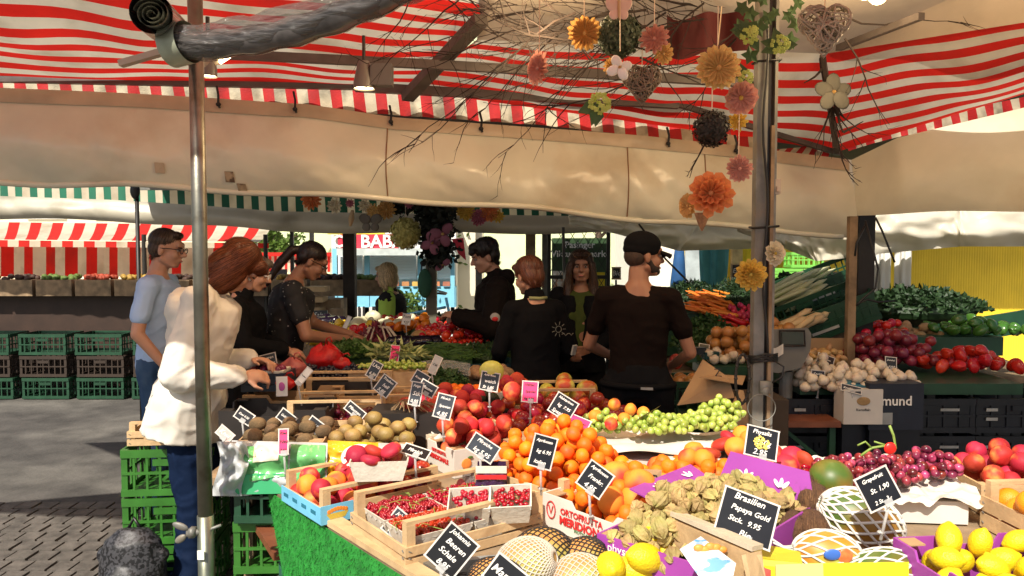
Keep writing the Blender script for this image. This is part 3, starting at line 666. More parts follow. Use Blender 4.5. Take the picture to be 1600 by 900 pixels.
q=P(216,400,5.4); t=thing('canopy_pole','thin dark steel pole behind the man in the blue shirt','pole',(q.x,5.4,0)); obj('tube',MB().cyl((q.x,5.4,0),(q.x,5.4,2.05),.014,12),dark,t,True,True); obj('pulley',MB().ell(P(211,298,5.38),(.035,.02,.06)).ell(P(207,285,5.38),(.02,.02,.04)),black,t,True,True)
# right grey post
def gpost():
    d=3.15; x0=P(1178,300,d).x; x1=P(1210,300,d).x; z1=P(1190,-60,d).z; t=thing('canopy_post','grey steel channel post wrapped with cables in front of the vegetable stall','post',((x0+x1)/2,d,0)); W=x1-x0
    obj('front_plate',MB().box((x0+W*.26,d,z1/2),(W*.52,.05,z1)),galv,t,world=True)
    obj('dark_channel',MB().box((x0+W*.62,d+.012,z1/2),(W*.2,.05,z1-.01)),black,t,world=True)
    obj('side_plate',MB().box((x0+W*.92,d,z1/2),(W*.14,.05,z1)),galv,t,world=True)
    obj('wood_strip',MB().box((x0+W*.78,d-.005,1.05),(W*.16,.05,2.1)),woodd,t,world=True)
    z=P(1190,562,d).z; m=MB()
    for k in range(6): m.loft([(x0-.012,d-.035,z+k*.006-.01),(x0+W/2,d-.045,z+.01*math.sin(k*2)+.005*k),(x1+.012,d-.035,z+.006*k),(x1+.012,d+.05,z),(x0-.012,d+.05,z+.01)],.0035,5,close=True)
    m.loft([(x1,d-.04,z),(x1+.03,d-.06,z-.02),(x1+.02,d-.07,z-.06),(x1-.02,d-.05,z-.09)],.004,5); obj('cable_wrap',m,cable,t,True,True)
    z=P(1190,97,d).z; m=MB(); m.loft([(x0-.008,d-.03,z-.004),(x1+.01,d-.03,z+.004),(x1+.01,d+.03,z),(x0-.008,d+.03,z)],.004,5,close=True); z=P(1190,355,d).z; obj('cable_tie',m,cable,t,True,True); m=MB(); m.loft([(x0-.008,d-.03,z-.004),(x1+.01,d-.03,z+.004),(x1+.01,d+.03,z),(x0-.008,d+.03,z)],.005,5,close=True); obj('cable_tie',m,cable,t,True,True)
    q=P(1196,605,d-.05); m=MB(); m.box(q,(.045,.02,.05)); m.cyl(q+V((0,-.012,-.015)),q+V((0,.01,-.015)),.016,12); obj('latch',m,galv,t,True,True)
    # ring hung on the post
    c=P(1190,637,d-.06); m=MB(); m.loft([c+V((math.cos(a)*.055,-.004*math.cos(a),math.sin(a)*.055)) for a in [2*math.pi*k/36 for k in range(36)]],.0022,6,close=True)
    r=thing('key_ring','large thin metal ring hanging on the grey post','ring',c+V((0,0,-.055))); obj('ring',m,galv,r,True,True)
    c=P(1160,592,d-.03); m=MB(); m.loft([c+V((math.cos(a)*.028,0,math.sin(a)*.1)) for a in [2*math.pi*k/30 for k in range(30)]],.006,6,close=True)
    for k in range(12): an=k*.52; m.ell(c+V((math.cos(an)*.028,-.004,math.sin(an)*.1)),(.009,.008,.008),6,5)
    r=thing('hanging_chain','dark chain loop hanging left of the grey post','chain',c+V((0,0,-.1))); obj('links',m,dark,r,True,True)
    q=P(1214,292,d-.01); single('junction_box',MB().box(q,(.022,.03,.06)).box(q+V((0,-.02,-.01)),(.015,.01,.02)),roofp,'small beige socket box on the right side of the grey post','socket')
    m=MB(); pts=[P(1196+4*math.sin(k*.9),20+k*34,d-.035) for k in range(17)]; m.loft(pts,.005,6); single('power_cable',m,cable,'black cable running down the front of the grey post','cable',smooth=True)
gpost()
# right corner posts
def vpost(name,label,px,y0,wpx,d,m,y1=None): return post(name,label,px,y0,y1,wpx,d,m)
vpost('wooden_post','slim pale wooden post before the dark corner post',1332,338,12,4.6,woodd)
vpost('corner_post','thick dark corner post behind the hanging cables',1350,332,25,5.0,M('dark_post',(.02,.016,.012),.7,.3,10,.2,40))
m=MB(); 
for pts in ([(1352,345),(1372,420),(1368,450),(1345,470),(1338,478)],[(1368,340),(1378,360),(1394,400),(1398,410)],[(1352,352),(1338,380),(1336,400)],[(1338,476),(1355,468),(1372,472),(1398,470)]):
    m.loft([P(x,y,4.5) for x,y in pts],.006,6)
single('hanging_cable',m,cable,'loose black cables looping beside the dark corner post','cable',smooth=True)
m=MB(); m.loft([P(998,350,5.0),P(1040,405,5.0),P(1075,440,5.0)],.007,5); single('guy_rope',m,cable,'black guy rope running down behind the peaked cap','rope')
q=P(674,395,6.3); t=thing('canopy_post','grey square post rising from the vegetable table under the ivy','post',(q.x,6.3,0)); obj('tube',MB().box((q.x,6.3,1.0),(.085,.085,2.0)),M('post_grey_green',(.13,.12,.08),.6,.2,8),t,world=True)
m=MB(); m.loft([P(880,355,6.0),P(882,440,6.0)],.012,6); single('thin_pole',m,dark,'thin dark rod in front of the green poster','pole')
# ---- lamps
glow=M('lamp_glow',(1,.78,.42),.5,0,emit=7)
def lampobj(label,c,r,L,tilt=(0,0,0)):
    t=thing('spot_lamp',label,'lamp',c,rx=tilt[0],ry=tilt[1])
    m=MB(); m.loft([(0,0,L),(0,0,L*.9),(0,0,.03),(0,0,0)],[r*.5,r*.62,r,r],20,cap=False); m.loft([(0,0,L),(0,0,L+.001)],[r*.5,.001],20,cap=False); obj('lamp_housing',m,M('lamp_grey',(.16,.145,.13),.4,.1),t,True)
    obj('lamp_face',MB().loft([(0,0,.006),(0,0,.01)],[r*.9,r*.9],20),glow,t); obj('hanging_arm',MB().cyl((0,0,L),(0,0,L+.12),.008),dark,t); return t
lampobj('conical grey spot lamp glowing beside the steel pole',P(326,120,3.1),.033,.115)
tt=lampobj('cylindrical grey spot lamp on a ballast box under the canopy',P(569,139,3.7),.05,.13)
q=P(597,118,3.7); obj('ballast_box',MB().box(V(q)-tt.location,(.1,.07,.1)),M('lamp_box_grey',(.12,.11,.105),.5,.1),tt)
t=thing('strip_lamp','short glowing strip lamp under the rolled plastic sheet','lamp',P(360,88,2.9)); obj('glowing_tube',MB().cyl(P(343,97,2.9),P(372,78,2.9),.009),glow,t,world=True); obj('holder',MB().cyl(P(335,98,2.91),P(380,71,2.91),.012),roofp,t,world=True)
def bulb(label,c):
    t=thing('bulb_lamp',label,'lamp',c); obj('bulb',MB().ell((0,0,0),(.035,.035,.035)),glow,t,True); obj('socket',MB().cyl((0,0,.03),(0,0,.08),.015),dark,t,True)
bulb('round glowing bulb at the top right under the canopy',P(1372,-8,2.9)); bulb('glowing bulb hidden above the twigs at the top centre',P(845,-22,3.2))
bulb('glowing bulb under the canopy behind the wicker heart',P(1352,-14,3.2))
def lamp(loc,e,size=.05,spot=None,col=(1,.72,.4)):
    l=bpy.data.lights.new('lamp_light','SPOT' if spot else 'POINT'); l.energy=e; l.color=col; l.shadow_soft_size=size
    if spot: l.spot_size=R(spot); l.spot_blend=.6
    o=bpy.data.objects.new('lamp_light',l); C.objects.link(o); o.location=loc; return o
lamp(P(326,124,3.1),9,.05,150); lamp(P(569,143,3.7),9,.05,150)
lamp(P(1372,-8,2.9)+V((0,0,-.12)),7,.12); lamp(P(845,-22,3.2)+V((0,0,-.12)),14,.15); lamp(P(1352,-14,3.2)-V((0,0,.12)),6,.12)
# ---- dry branches
def branch(start,dirv,length,r0,seed,depth=3,spread=.6):
    rr=random.Random(seed); mb=MB()
    def grow(p,d,L,r,k):
        n=max(4,int(L/.05)); pts=[p]; dd=d.normalized(); 
        for i in range(n):
            dd=(dd+V((rr.gauss(0,.13),rr.gauss(0,.08),rr.gauss(0,.12)+.006))).normalized(); p=p+dd*(L/n); pts.append(p)
            if k>0 and rr.random()<.5:
                s=(dd+V((rr.gauss(0,spread),rr.gauss(0,spread*.4),rr.gauss(0,spread)))).normalized(); grow(p,s,L*rr.uniform(.3,.6)*(1-i/n*.5),r*.55,k-1)
        mb.loft(pts,[r*(1-.75*i/n) for i in range(n+1)],4,cap=False)
    grow(V(start),V(dirv),length,r0,depth); return mb
bl=['dry twig branch spread under the canopy left of the flowers','long dry twig reaching down over the beige sheet']
def addbranch(px0,py0,px1,py1,d,seed,r=.007,depth=2,lab=None,L=None,d1=None):
    a=P(px0,py0,d);b=P(px1,py1,d1 or d); single('dry_branch',branch(a,b-a,L or (b-a).length,r,seed,depth),brush,lab or 'bare dark dry branch with fine twigs woven above the fruit display','branch','dry branches decorating the canopy')
sd_=0
BL=['long twig reaching left from the ochre rosette towards the hip beam','twig sloping down left across the canopy beam','twig pointing at the striped valance left of the pink rosette','leftmost long twig ending over the spot lamp','twig reaching down right past the pink sideways rosette','twig with fine side shoots above the grey cross beam','twig crossing the lower canopy stripes left of centre','highest twig running flat along the top edge to the left','short bushy twig at the upper end of the hip beam','twig behind the boxwood ball pointing down left','twig crossing over the hip beam itself','flat twig running left from the grey post along the top','steep twig at the left above the ballast box','twig between the yellow paper flower and the dark red cloth','twig running flat to the right in front of the dark red cloth','twig behind the white butterfly ornament','small twig just left of the ochre rosette','twig level with the ochre rosette stretching left','topmost twig stretching from the grey post to the centre','twig left of the brown grey wicker heart']
rr=random.Random(11)
for (x0,y0,x1,y1) in ((1010,15,640,60),(1000,25,700,150),(980,5,600,110),(900,20,560,130),(1050,40,860,130),(1020,60,760,110),(940,50,700,110),(1000,0,680,20),(860,10,640,110),(1040,20,900,110),(760,40,620,120),(1100,30,860,60),(740,-20,560,90),(1150,60,1040,140),(900,-5,1150,20),(1100,5,950,110),(960,60,770,90),(1010,40,720,50),(1140,10,900,20),(1060,70,880,120)):
    sd_+=1; addbranch(x0,y0,x1,y1,rr.uniform(3.2,3.7),sd_,rr.uniform(.004,.008),2,BL[sd_-1])
addbranch(1045,85,808,303,3.3,51,.006,1,'long thin twig reaching down over the beige sheet',d1=3.2); addbranch(1000,130,870,240,3.3,52,.004,1,'short twig hanging below the long twig')
addbranch(600,-20,870,20,3.4,53,.005,2,'thin straight twigs across the plain canvas at the top'); addbranch(640,0,590,100,3.3,54,.004,2,'drooping twig left of the hip beam'); addbranch(1110,215,1060,265,3.0,55,.006,2,'curly twig holding the orange paper flower')
addbranch(1320,60,1400,200,3.5,56,.005,2,'thin twigs fanning out at the top right'); addbranch(1330,30,1460,120,3.5,57,.005,2,'thin twigs reaching right from the wicker heart')
addbranch(1285,90,1305,215,3.9,58,.018,1,'thick dark twig bundle tied down the canopy hip'); addbranch(1305,205,1328,280,3.9,59,.007,2,'twig ends hanging below the bundle at the canopy corner')
for k in range(8): addbranch(1298,165,1285+k*9,235+rr.random()*12,3.9,60+k,.005,1,'short dark twigs bound at the canopy corner')
addbranch(1180,20,1060,120,3.4,70,.005,2);addbranch(1000,90,1085,160,3.4,71,.006,2)
# ---- paper flowers and hanging ornaments
def rosette(c,r,col,n=16,label='',colc=None,face=(0,-1,0),layers=2,group=None,string=.0,pet=.235,cup=.28,rnd_=0,cat='paper flower',name='paper_flower'):
    t=thing(name,label,cat,c,group=group); rr=random.Random(int(c[0]*977+c[2]*331))
    f=V(face).normalized(); M3=f.to_track_quat('Z','Y').to_matrix()
    m=MB()
    for l in range(layers):
        rl=r*(1-.22*l); nn=n
        for k in range(nn):
            a=2*math.pi*(k+.5*l)/nn+rr.uniform(-.06,.06); ca,sa=math.cos(a),math.sin(a); wv=rl*pet*rr.uniform(.85,1.1); rk=rl*rr.uniform(.92,1.05)
            def q(u,s,h): return M3@V((ca*u-sa*s,sa*u+ca*s,h))
            cz=cup*r*(.4+.5*l)
            P0=q(r*.05,0,.02*r);P1=q(rk*.55,wv*.62,cz*.7+.10*r);P2=q(rk*.86,wv*.6,cz+.07*r);P3=q(rk,0,cz*.95);P4=q(rk*.86,-wv*.6,cz+.07*r);P5=q(rk*.55,-wv*.62,cz*.7+.10*r);PM=q(rk*.6,0,cz*.5-.06*r)
            m.add([P0,P1,P2,P3,P4,P5,PM],[(0,1,6),(1,2,6),(2,3,6),(3,4,6),(4,5,6),(5,0,6)])
    obj('petals',m,col,t)
    obj('flower_centre',MB().ell(M3@V((0,0,.12*r)),(r*.13,)*3,8,6),colc or col,t,True)
    if string: obj('string',MB().cyl((0,.01,r*.2),(0,.01,r+string),.0018,5),ropem,t)
    return t
def pm(n,c,b=.25): return M(n,c,.7,.14,30,b,50,trans=b)
ochre=pm('ochre_paper',(.60,.36,.12));pink=pm('pink_paper',(.62,.30,.24));yel=pm('yellow_paper',(.72,.50,.20));org=pm('orange_paper',(.72,.26,.09));brn=pm('brown_paper',(.28,.14,.05));wht=pm('cream_paper',(.72,.64,.46));dyel=pm('mustard_paper',(.68,.46,.09));mag=pm('rose_paper',(.5,.17,.22))
rosette(P(913,53,3.0),.07,ochre,18,'ochre paper rosette with narrow petals at the top centre',string=.12)
rosette(P(1023,62,2.9),.062,pink,12,'pink pleated paper rosette beside the boxwood ball',face=(-.3,-1,.2),string=.12)
rosette(P(1036,84,2.95),.045,yel,12,'small yellow paper flower below the pink pleated rosette',face=(.2,-1,-.3))
rosette(P(843,107,3.0),.072,pink,16,'pink paper rosette turned sideways over the canopy beam',face=(-.85,-.6,0),string=.3)
rosette(P(956,104,3.2),.04,ochre,14,'small ochre rosette half hidden behind the white felt flower')
rosette(P(1122,107,2.8),.085,yel,18,'large pale yellow paper flower with rounded petals hanging by the grey post',pet=.25,string=.14,colc=ochre)
rosette(P(1157,152,2.9),.068,pink,12,'pink paper daisy with a yellow centre just left of the grey post',colc=dyel,face=(.1,-1,-.5),pet=.42)
rosette(P(1152,190,3.0),.042,dyel,10,'small mustard paper flower below the pink daisy',face=(-.2,-1,0))
rosette(P(1155,264,2.95),.055,pink,16,'dusty pink pleated disc hanging left of the grey post',cup=.1,string=.18)
rosette(P(1110,303,2.7),.086,org,11,'large glossy orange paper flower lowest of the hanging group',pet=.36,cup=.45,layers=3,face=(-.15,-1,.1))
rosette(P(1076,322,2.85),.05,ochre,12,'ochre paper flower behind the large orange one',face=(-.9,-.5,0),pet=.4)
rosette(P(1172,429,2.95),.066,dyel,14,'mustard yellow double paper flower fixed on the grey post',pet=.30,layers=3,cup=.4)
rosette(P(1210,396,3.0),.052,wht,12,'white double paper flower with a yellow centre on the right of the grey post',colc=dyel,pet=.4,layers=3,face=(.4,-1,0))
for k,(x,y,r,mm,lb) in enumerate(((487,312,.09,org,'orange paper flower at the left end of the far garland'),(523,322,.068,wht,'cream paper flower of the far garland next to the orange one'),(570,322,.06,wht,'white layered flower in the far garland'),(583,330,.065,yel,'pale yellow flower left of the ochre one in the far garland'),(604,328,.085,ochre,'ochre rosette in the middle of the far garland'),(547,318,.04,mag,'small rose flower in the far garland'),(690,331,.1,ochre,'ochre pleated rosette above the pink blossoms on the ivy'),(676,345,.06,pink,'pink flower on the ivy left of the ochre rosette'),(728,330,.085,dyel,'yellow flower right of the ivy'),(748,340,.075,mag,'rose coloured dahlia under the yellow flower'),(765,332,.085,org,'orange paper flower at the right end of the far garland'),(778,338,.06,dyel,'yellow flower at the very right of the far garland'),(640,318,.05,mag,'dark rose bloom beside the pale pompom'))):
    rosette(P(x,y,6.3),r,mm,14 if r>.07 else 10,lb,layers=2)
def petals5(label,c,r,col,n=4,ang=0):
    t=thing('paper_blossom',label,'paper flower',c); m=MB()
    for k in range(n):
        a=ang+6.283*k/n; m.ell((math.cos(a)*r*.5,-.01*k,math.sin(a)*r*.5),(r*.48,.008,r*.36),10,6,M=Matrix.Rotation(-a,3,'Y'))
    obj('petals',m,col,t,True); obj('flower_centre',MB().ell((0,-.02,0),(r*.12,.02,r*.12)),ochre,t,True)
rosep=M('rose_felt',(.26,.09,.13),.8,.1)
petals5('big rose pink felt blossom on the dark ivy, upper one',P(692,366,6.1),.11,rosep,3,.9); petals5('big rose pink felt blossom on the dark ivy, middle left one',P(676,380,6.1),.10,rosep,4,.3); petals5('pink felt petals at the lower tip of the ivy',P(692,414,6.1),.07,rosep,2,.6)
petals5('white felt flower hanging on a striped ribbon',P(967,108,2.7),.05,white,4,.4)
petals5('grey five petalled wooden flower on the twig bundle at right',P(1300,146,3.8),.10,M('grey_wood',(.14,.135,.11),.8,.2),5,.3)
t=thing('butterfly_ornament','flat white butterfly ornament at the top centre above a striped ribbon','ornament',P(967,12,2.75)); m=MB()
for s in(-1,1): m.ell((s*.022,0,.012),(.024,.004,.03),10,6,M=Matrix.Rotation(s*.5,3,'Y')); m.ell((s*.016,0,-.022),(.018,.004,.02),10,6,M=Matrix.Rotation(-s*.5,3,'Y'))
obj('wings',m,M('butterfly_white',(.7,.52,.45),.6,.1),t,True); obj('body',MB().ell((0,-.004,0),(.006,.006,.04)),woodx,t,True)
single('ribbon',MB().bar(P(969,-10,2.72),P(969,80,2.72),.012,.002).bar(P(1128,10,2.9),P(1122,70,2.9),.01,.002),M('striped_ribbon',(.75,.5,.2),.6,0,wave=(90,0,'Z',(.8,.75,.6))),'thin striped ribbons the ornaments hang from','ribbon')
def ball(label,c,r,m,kind='leaf',n=700,seed=1,name='moss_ball',cat='ball',string=.1):
    t=thing(name,label,cat,c); rr=random.Random(seed); mb=MB().ell((0,0,0),(r*.85,)*3,16,10)
    for k in range(n):
        q=V((rr.gauss(0,1),rr.gauss(0,1),rr.gauss(0,1))).normalized(); p=q*r*rr.uniform(.82,1.02); e=q.orthogonal().normalized(); e2=q.cross(e); a=rr.random()*6.28; e,e2=e*math.cos(a)+e2*math.sin(a),e2*math.cos(a)-e*math.sin(a); s=r*.13
        mb.add([p-e*s,p+e2*s*.6+q*s*.5,p+e*s+q*s*.8,p-e2*s*.6+q*s*.2],[(0,1,2,3)])
    obj('ball_surface',mb,m,t); 
    if string: obj('string',MB().cyl((0,0,r*.9),(0,0,r+string),.002,5),ropem,t)
ball('dark rattan ball hanging left of the grey post',P(1112,201,2.8),.064,M('dark_rattan',(.02,.015,.01),.7),seed=2,string=.1)
ball('green boxwood ball behind the white butterfly',P(968,55,3.0),.08,M('boxwood',(.06,.09,.045),.6,.4,30),n=1100,seed=3)
ball('pale yellow pompom ball in the far garland',P(634,365,6.2),.122,M('pale_pompom',(.50,.46,.14),.8,.2,30),n=1200,seed=4,name='pompom')
# ivy pillar of dark leaves
ivy=M('dark_ivy',(.018,.022,.014),.6,.4,20); t=thing('ivy_bunch','dark hanging ivy bunch round the far grey post','ivy',P(684,410,6.3)); rr=random.Random(5); m=MB(); q0=t.location
for k in range(1500):
    yy=rr.uniform(312,412); wd=16+14*math.sin((yy-300)/112*3.0); p=P(682+rr.gauss(0,.42)*wd+ (yy-360)*.05,yy,6.25+rr.gauss(0,.08)); e=V((rr.gauss(0,1),rr.gauss(0,1),rr.gauss(0,1))).normalized(); e2=e.orthogonal().normalized(); s=.03
    m.add([p,p+e*s+e2*s*.7,p+e*2*s,p+e*s-e2*s*.7],[(0,1,2,3)])
obj('leaves',m,ivy,t,world=True); obj('stem',MB().loft([P(682,310,6.3),P(685,360,6.3),P(690,410,6.3)],.012,5),brush,t,world=True)
t=thing('ivy_bunch','short strand of dark leaves between the pompom and the yellow flower','ivy',P(700,322,6.35)); m=MB(); q0=t.location
for k in range(700):
    p=P(rr.uniform(600,725),rr.gauss(318,6),6.4+rr.gauss(0,.05)); e=V((rr.gauss(0,1),rr.gauss(0,1),rr.gauss(0,1))).normalized(); e2=e.orthogonal().normalized(); s=.03
    m.add([p,p+e*s+e2*s*.7,p+e*2*s,p+e*s-e2*s*.7],[(0,1,2,3)])
obj('leaves',m,ivy,t,world=True)
t=thing('green_bag','small dark green bag hanging on the far post','bag',P(664,462,6.2)); obj('bag_body',MB().ell((0,0,.1),(.06,.05,.12)),M('green_bag_cloth',(.02,.09,.05),.8),t,True); obj('handle',MB().loft([(-.03,0,.2),(-.02,0,.27),(.02,0,.27),(.03,0,.2)],.006,5),black,t)
t=thing('wooden_ornament','long wooden cone ornament hanging in the far garland','ornament',P(549,342,6.2)); obj('cone',MB().loft([(-.01,0,-.06),(0,0,0),(.01,0,.07)],[.01,.025,.012],8),woodx,t,True)
t=thing('wooden_ornament','grey wooden butterfly in the far garland','ornament',P(579,348,6.2)); m=MB()
for s in(-1,1): m.ell((s*.045,0,.03),(.05,.008,.04),8,6,M=Matrix.Rotation(-s*.5,3,'Y')); m.ell((s*.035,0,-.035),(.035,.008,.035),8,6)
obj('wings',m,M('grey_butterfly',(.16,.14,.11),.8),t,True)
def wicker(label,c,r,m,heart=True,seed=1,n=15):
    t=thing('wicker_heart',label,'wicker ornament',c); rr=random.Random(seed); mb=MB()
    lobes=[(-.36,.26,.52),(.36,.26,.52),(0,-.12,.55),(0,-.5,.32)] if heart else [(0,0,.9)]
    for k in range(n*len(lobes)):
        lx,lz,lr=lobes[k%len(lobes)]; ax=V((rr.gauss(0,1),rr.gauss(0,1),rr.gauss(0,1))).normalized(); e=ax.orthogonal().normalized(); f=ax.cross(e); off=rr.uniform(-.35,.35)
        pts=[V((lx,0,lz))*r+(ax*off+(e*math.cos(a)+f*math.sin(a))*math.sqrt(1-off*off)*rr.uniform(.92,1.05))*lr*r for a in [6.283*j/18 for j in range(18)]]
        mb.loft(pts,r*.034,4,close=True)
    if heart: mb.loft([(-.75*r,0,.0),(0,0,-1.0*r),(.75*r,0,0)],r*.05,5)
    obj('weave',mb,m,t,True); obj('ribbon',MB().bar((0,0,r*.5),(0,0,r*1.5),.008,.002),ropem,t)
wicker('large grey wicker heart hanging at the upper right',P(1288,44,2.7),.10,M('grey_wicker',(.36,.31,.25),.7,.25,12),seed=4)
wicker('brown grey wicker heart behind the yellow flower',P(1003,130,3.0),.085,M('brown_wicker',(.20,.15,.11),.7,.25,12),seed=5)
t=thing('wicker_cone','small brown wicker cone below the orange flower','wicker ornament',P(1097,350,2.8)); obj('cone',MB().loft([(0,0,.04),(0,0,0),(0,0,-.025)],[.03,.015,.003],10),M('cone_wicker',(.28,.16,.08),.8,.4,60,.6,90),t)
hyd=M('lime_hydrangea',(.42,.50,.12),.7,.2,20)
def hydr(label,c,r,seed):
    t=thing('hydrangea_bloom',label,'flower',c); rr=random.Random(seed); m=MB()
    for k in range(46):
        q=V((rr.gauss(0,1),rr.gauss(0,1)*.8,rr.gauss(0,1))).normalized()*r*rr.uniform(.75,1); 
        for j in range(4): a=1.57*j+rr.random(); m.ell(q+V((math.cos(a),-.2,math.sin(a)))*r*.13,(r*.13,r*.04,r*.13),6,4)
    obj('florets',m,hyd,t); m=MB(); 
    for k in range(4):
        a=rr.uniform(0,6.28); L=r*2.2; e=V((math.cos(a),.2,math.sin(a))); f=V((-math.sin(a),0,math.cos(a)))
        m.add([(0,.01,0),e*L*.5+f*L*.3,e*L,e*L*.5-f*L*.3],[(0,1,2,3)])
    obj('leaf',m,M('ivy_green',(.05,.10,.03),.6,.3,10),t)
hydr('lime green hydrangea bloom left of the grey post top',P(1171,54,2.85),.032,1); hydr('lime green hydrangea bloom right of the grey post top',P(1219,70,2.85),.032,2); hydr('lime green hydrangea bloom above the pink daisy',P(1165,122,2.9),.028,3); hydr('lime green hydrangea bloom left of the brown wicker heart',P(937,162,3.0),.04,4)
gl=M('ivy_green2',(.05,.11,.03),.6,.3,10); t=thing('ivy_spray','green lobed ivy leaves at the top of the grey post','ivy',P(1205,25,2.95)); m=MB(); rr=random.Random(8)
for k in range(16):
    p=P(rr.uniform(1150,1250),rr.uniform(5,90) if k%3==0 else rr.uniform(-5,45),2.95+rr.uniform(-.06,.04)); s=rr.uniform(.02,.045); a0=rr.random()*6.28
    pts=[p+V((math.cos(a0+6.283*j/10),rr.uniform(-.2,.2),math.sin(a0+6.283*j/10)))*s*(1 if j%2==0 else .55) for j in range(10)]; m.add([p]+pts,[(0,1+j,1+(j+1)%10) for j in range(10)])
obj('leaves',m,gl,t,world=True)
# ================= PEOPLE
skin=M('skin',(.52,.27,.17),.5,.08,12,.05,80,sss=.08); skin2=M('tanned_skin',(.33,.155,.09),.5,.08,12,.05,80,sss=.08)
eyew=M('eye_white',(.32,.29,.26),.3); eyed=M('eye_dark',(.02,.012,.01),.2); lipm=M('lips',(.42,.13,.10),.5)
def hairm(n,c,c2):
    m_=_hairm(n,c,c2); m_['c']=c; return m_
def _hairm(n,c,c2): return M(n,tuple(a*.6 for a in c),.55,.3,14,.4,60,aniso=(5,5,1.0),spec=.3)
def cloth(n,c,bump=.5,bs=9,r=.85,**k): return M(n,c,r,.08,4,bump,bs,spec=.12,**k)
def wr(amp,seed,sc=(7,7,4)):
    def f(co):
        q=V((co.x*sc[0]+seed,co.y*sc[1],co.z*sc[2])); w1=V((co.x*5+co.z*4+seed,co.y*5-co.z*3,co.z*5)); w2=V((co.x*9-co.z*7,co.y*9+seed,co.z*8+co.x*5))
        return amp*(mnoise.noise(q)+.5*mnoise.noise(q*2.3)+3.2*max(0,.28-abs(mnoise.noise(w1)))+2.6*max(0,.2-abs(mnoise.noise(w2)))-.5)
    return f
def person(label,loc,heading,H=1.7,lean=0,arms=None,head=(0,0),skinm=skin,torso=1.0,legs=None,build=1.0,fem=False,faceon=True):
    """returns root + joint dict; local: forward +Y, right +X"""
    k=H/1.7; t=thing('person',label,'person',loc,heading)
    A=Matrix.Rotation(-lean,3,'X'); pel=V((0,0,.93*k))
    def U(p): return pel+A@(V(p)*k-pel)
    J={'k':k,'U':U,'root':t,'fem':fem,'b':build}
    J['pel']=pel;J['waist']=U((0,0,1.06));J['chest']=U((0,.0,1.26));J['shc']=U((0,-.01,1.40));J['neck']=U((0,-.005,1.47))
    hp,hy=head; B=A@Matrix.Rotation(-hy,3,'Z')@Matrix.Rotation(-hp,3,'X')
    J['neckT']=U((0,.01,1.50)); J['hc']=J['neckT']+B@(V((0,.02,.105))*k); J['B']=B
    sw=(.165 if fem else .19)*k*build
    m=MB(); b=build
    J['sh']={s:U((s*(.165 if fem else .19)*b,-.01,1.385)) for s in(-1,1)}
    # torso
    m.loft([U((0,0,.86)),U((0,0,.95)),U((0,.005,1.06)),U((0,.01,1.2)),U((0,.0,1.31)),U((0,-.01,1.39)),U((0,-.01,1.44)),J['neck']],
        [(.13*k*b,.09*k*b),(.16*k*b,.105*k*b),(.135*k*b,.095*k*b),(.15*k*b,.105*k*b),(.165*k*b,.10*k*b),(.145*k*b,.08*k),(.08*k,.065*k),(.058*k,.055*k)],16,wdir=(1,0,0))
    for s in(-1,1): m.cap(U((0,-.01,1.38)),J['sh'][s],.055*k,.054*k)
    m.cap(J['neck'],J['neckT']+B@V((0,-.005,.03)),.056*k*(.85 if fem else 1),.052*k*(.85 if fem else 1))
    # legs
    lg=legs or {s:[(s*.09,0,.90),(s*.10,.02,.48),(s*.10,-.01,.09)] for s in(-1,1)}
    J['lg']={}
    for s in(-1,1):
        h,kn,an=[V(p)*k for p in lg[s]]; J['lg'][s]=(h,kn,an); m.cap(h,kn,.085*k,.055*k);m.cap(kn,an,.053*k,.035*k); m.cap(an+V((0,-.02,-.04)),an+V((0,.14,-.06))*1.0,.035*k,.028*k)
    # arms
    J['arm']={}
    for s in(-1,1):
        e,wv=[V(p)*k for p in arms[s][:2]]; J['arm'][s]=(J['sh'][s],e,wv)
        m.cap(J['sh'][s],e,.047*k*b,.038*k*b); m.cap(e,wv,.038*k*b,.026*k*b)
        f=(wv-e).normalized(); pn=V(arms[s][2]) if len(arms[s])>2 else V((-s,0,0)); pn=(pn-f*pn.dot(f)).normalized(); sd2=f.cross(pn)*1.0
        curl=arms[s][3] if len(arms[s])>3 else .5
        pc=wv+f*.05*k; m.ell(pc,(.042*k,.05*k,.017*k),10,7,M=Matrix((sd2,f,pn)).transposed())
        tip=wv+f*.085*k
        for q,(off,L) in enumerate(((-.03,.065),(-.01,.078),(.011,.073),(.031,.058))):
            p=tip+sd2*off*k; a0=curl*.6; p1=p+(f*math.cos(a0)+pn*math.sin(a0))*L*.5*k; a1=curl*1.7; p2=p1+(f*math.cos(a1)+pn*math.sin(a1))*L*.5*k
            m.cap(p-f*.01*k,p1,.0092*k,.0085*k,8);m.cap(p1,p2,.0085*k,.007*k,8)
        p=wv+f*.03*k-sd2*.035*k*(1); p1=p+(f*.7-sd2*.55+pn*.4).normalized()*.036*k; p2=p1+(f*.95+pn*.4-sd2*.1).normalized()*.03*k; m.cap(p,p1,.011*k,.010*k,8);m.cap(p1,p2,.0095*k,.008*k,8)
    # head
    hc=J['hc']; 
    def h(p): return hc+B@(V(p)*k)
    def he(p,r,rx=0): m.ell(h(p),[x*k for x in r],16,11,M=B@Matrix.Rotation(rx,3,'X'))
    he((0,-.012,.035),(.072,.090,.082)); he((0,.028,-.035),(.058,.060,.070)); he((0,.052,-.078),(.032,.030,.024)); he((0,.075,.038),(.05,.018,.022)); 
    for s in(-1,1):
        he((s*.034,.060,-.022),(.026,.026,.030)); he((s*.074,-.008,-.008),(.010,.018,.030)); m.cap(h((s*.05,.0,-.055)),h((s*.02,.06,-.085)),.02*k,.017*k)
    m.cap(h((0,.086,.018)),h((0,.110,-.018)),.009*k,.013*k,8); he((0,.098,-.022),(.018,.012,.010))
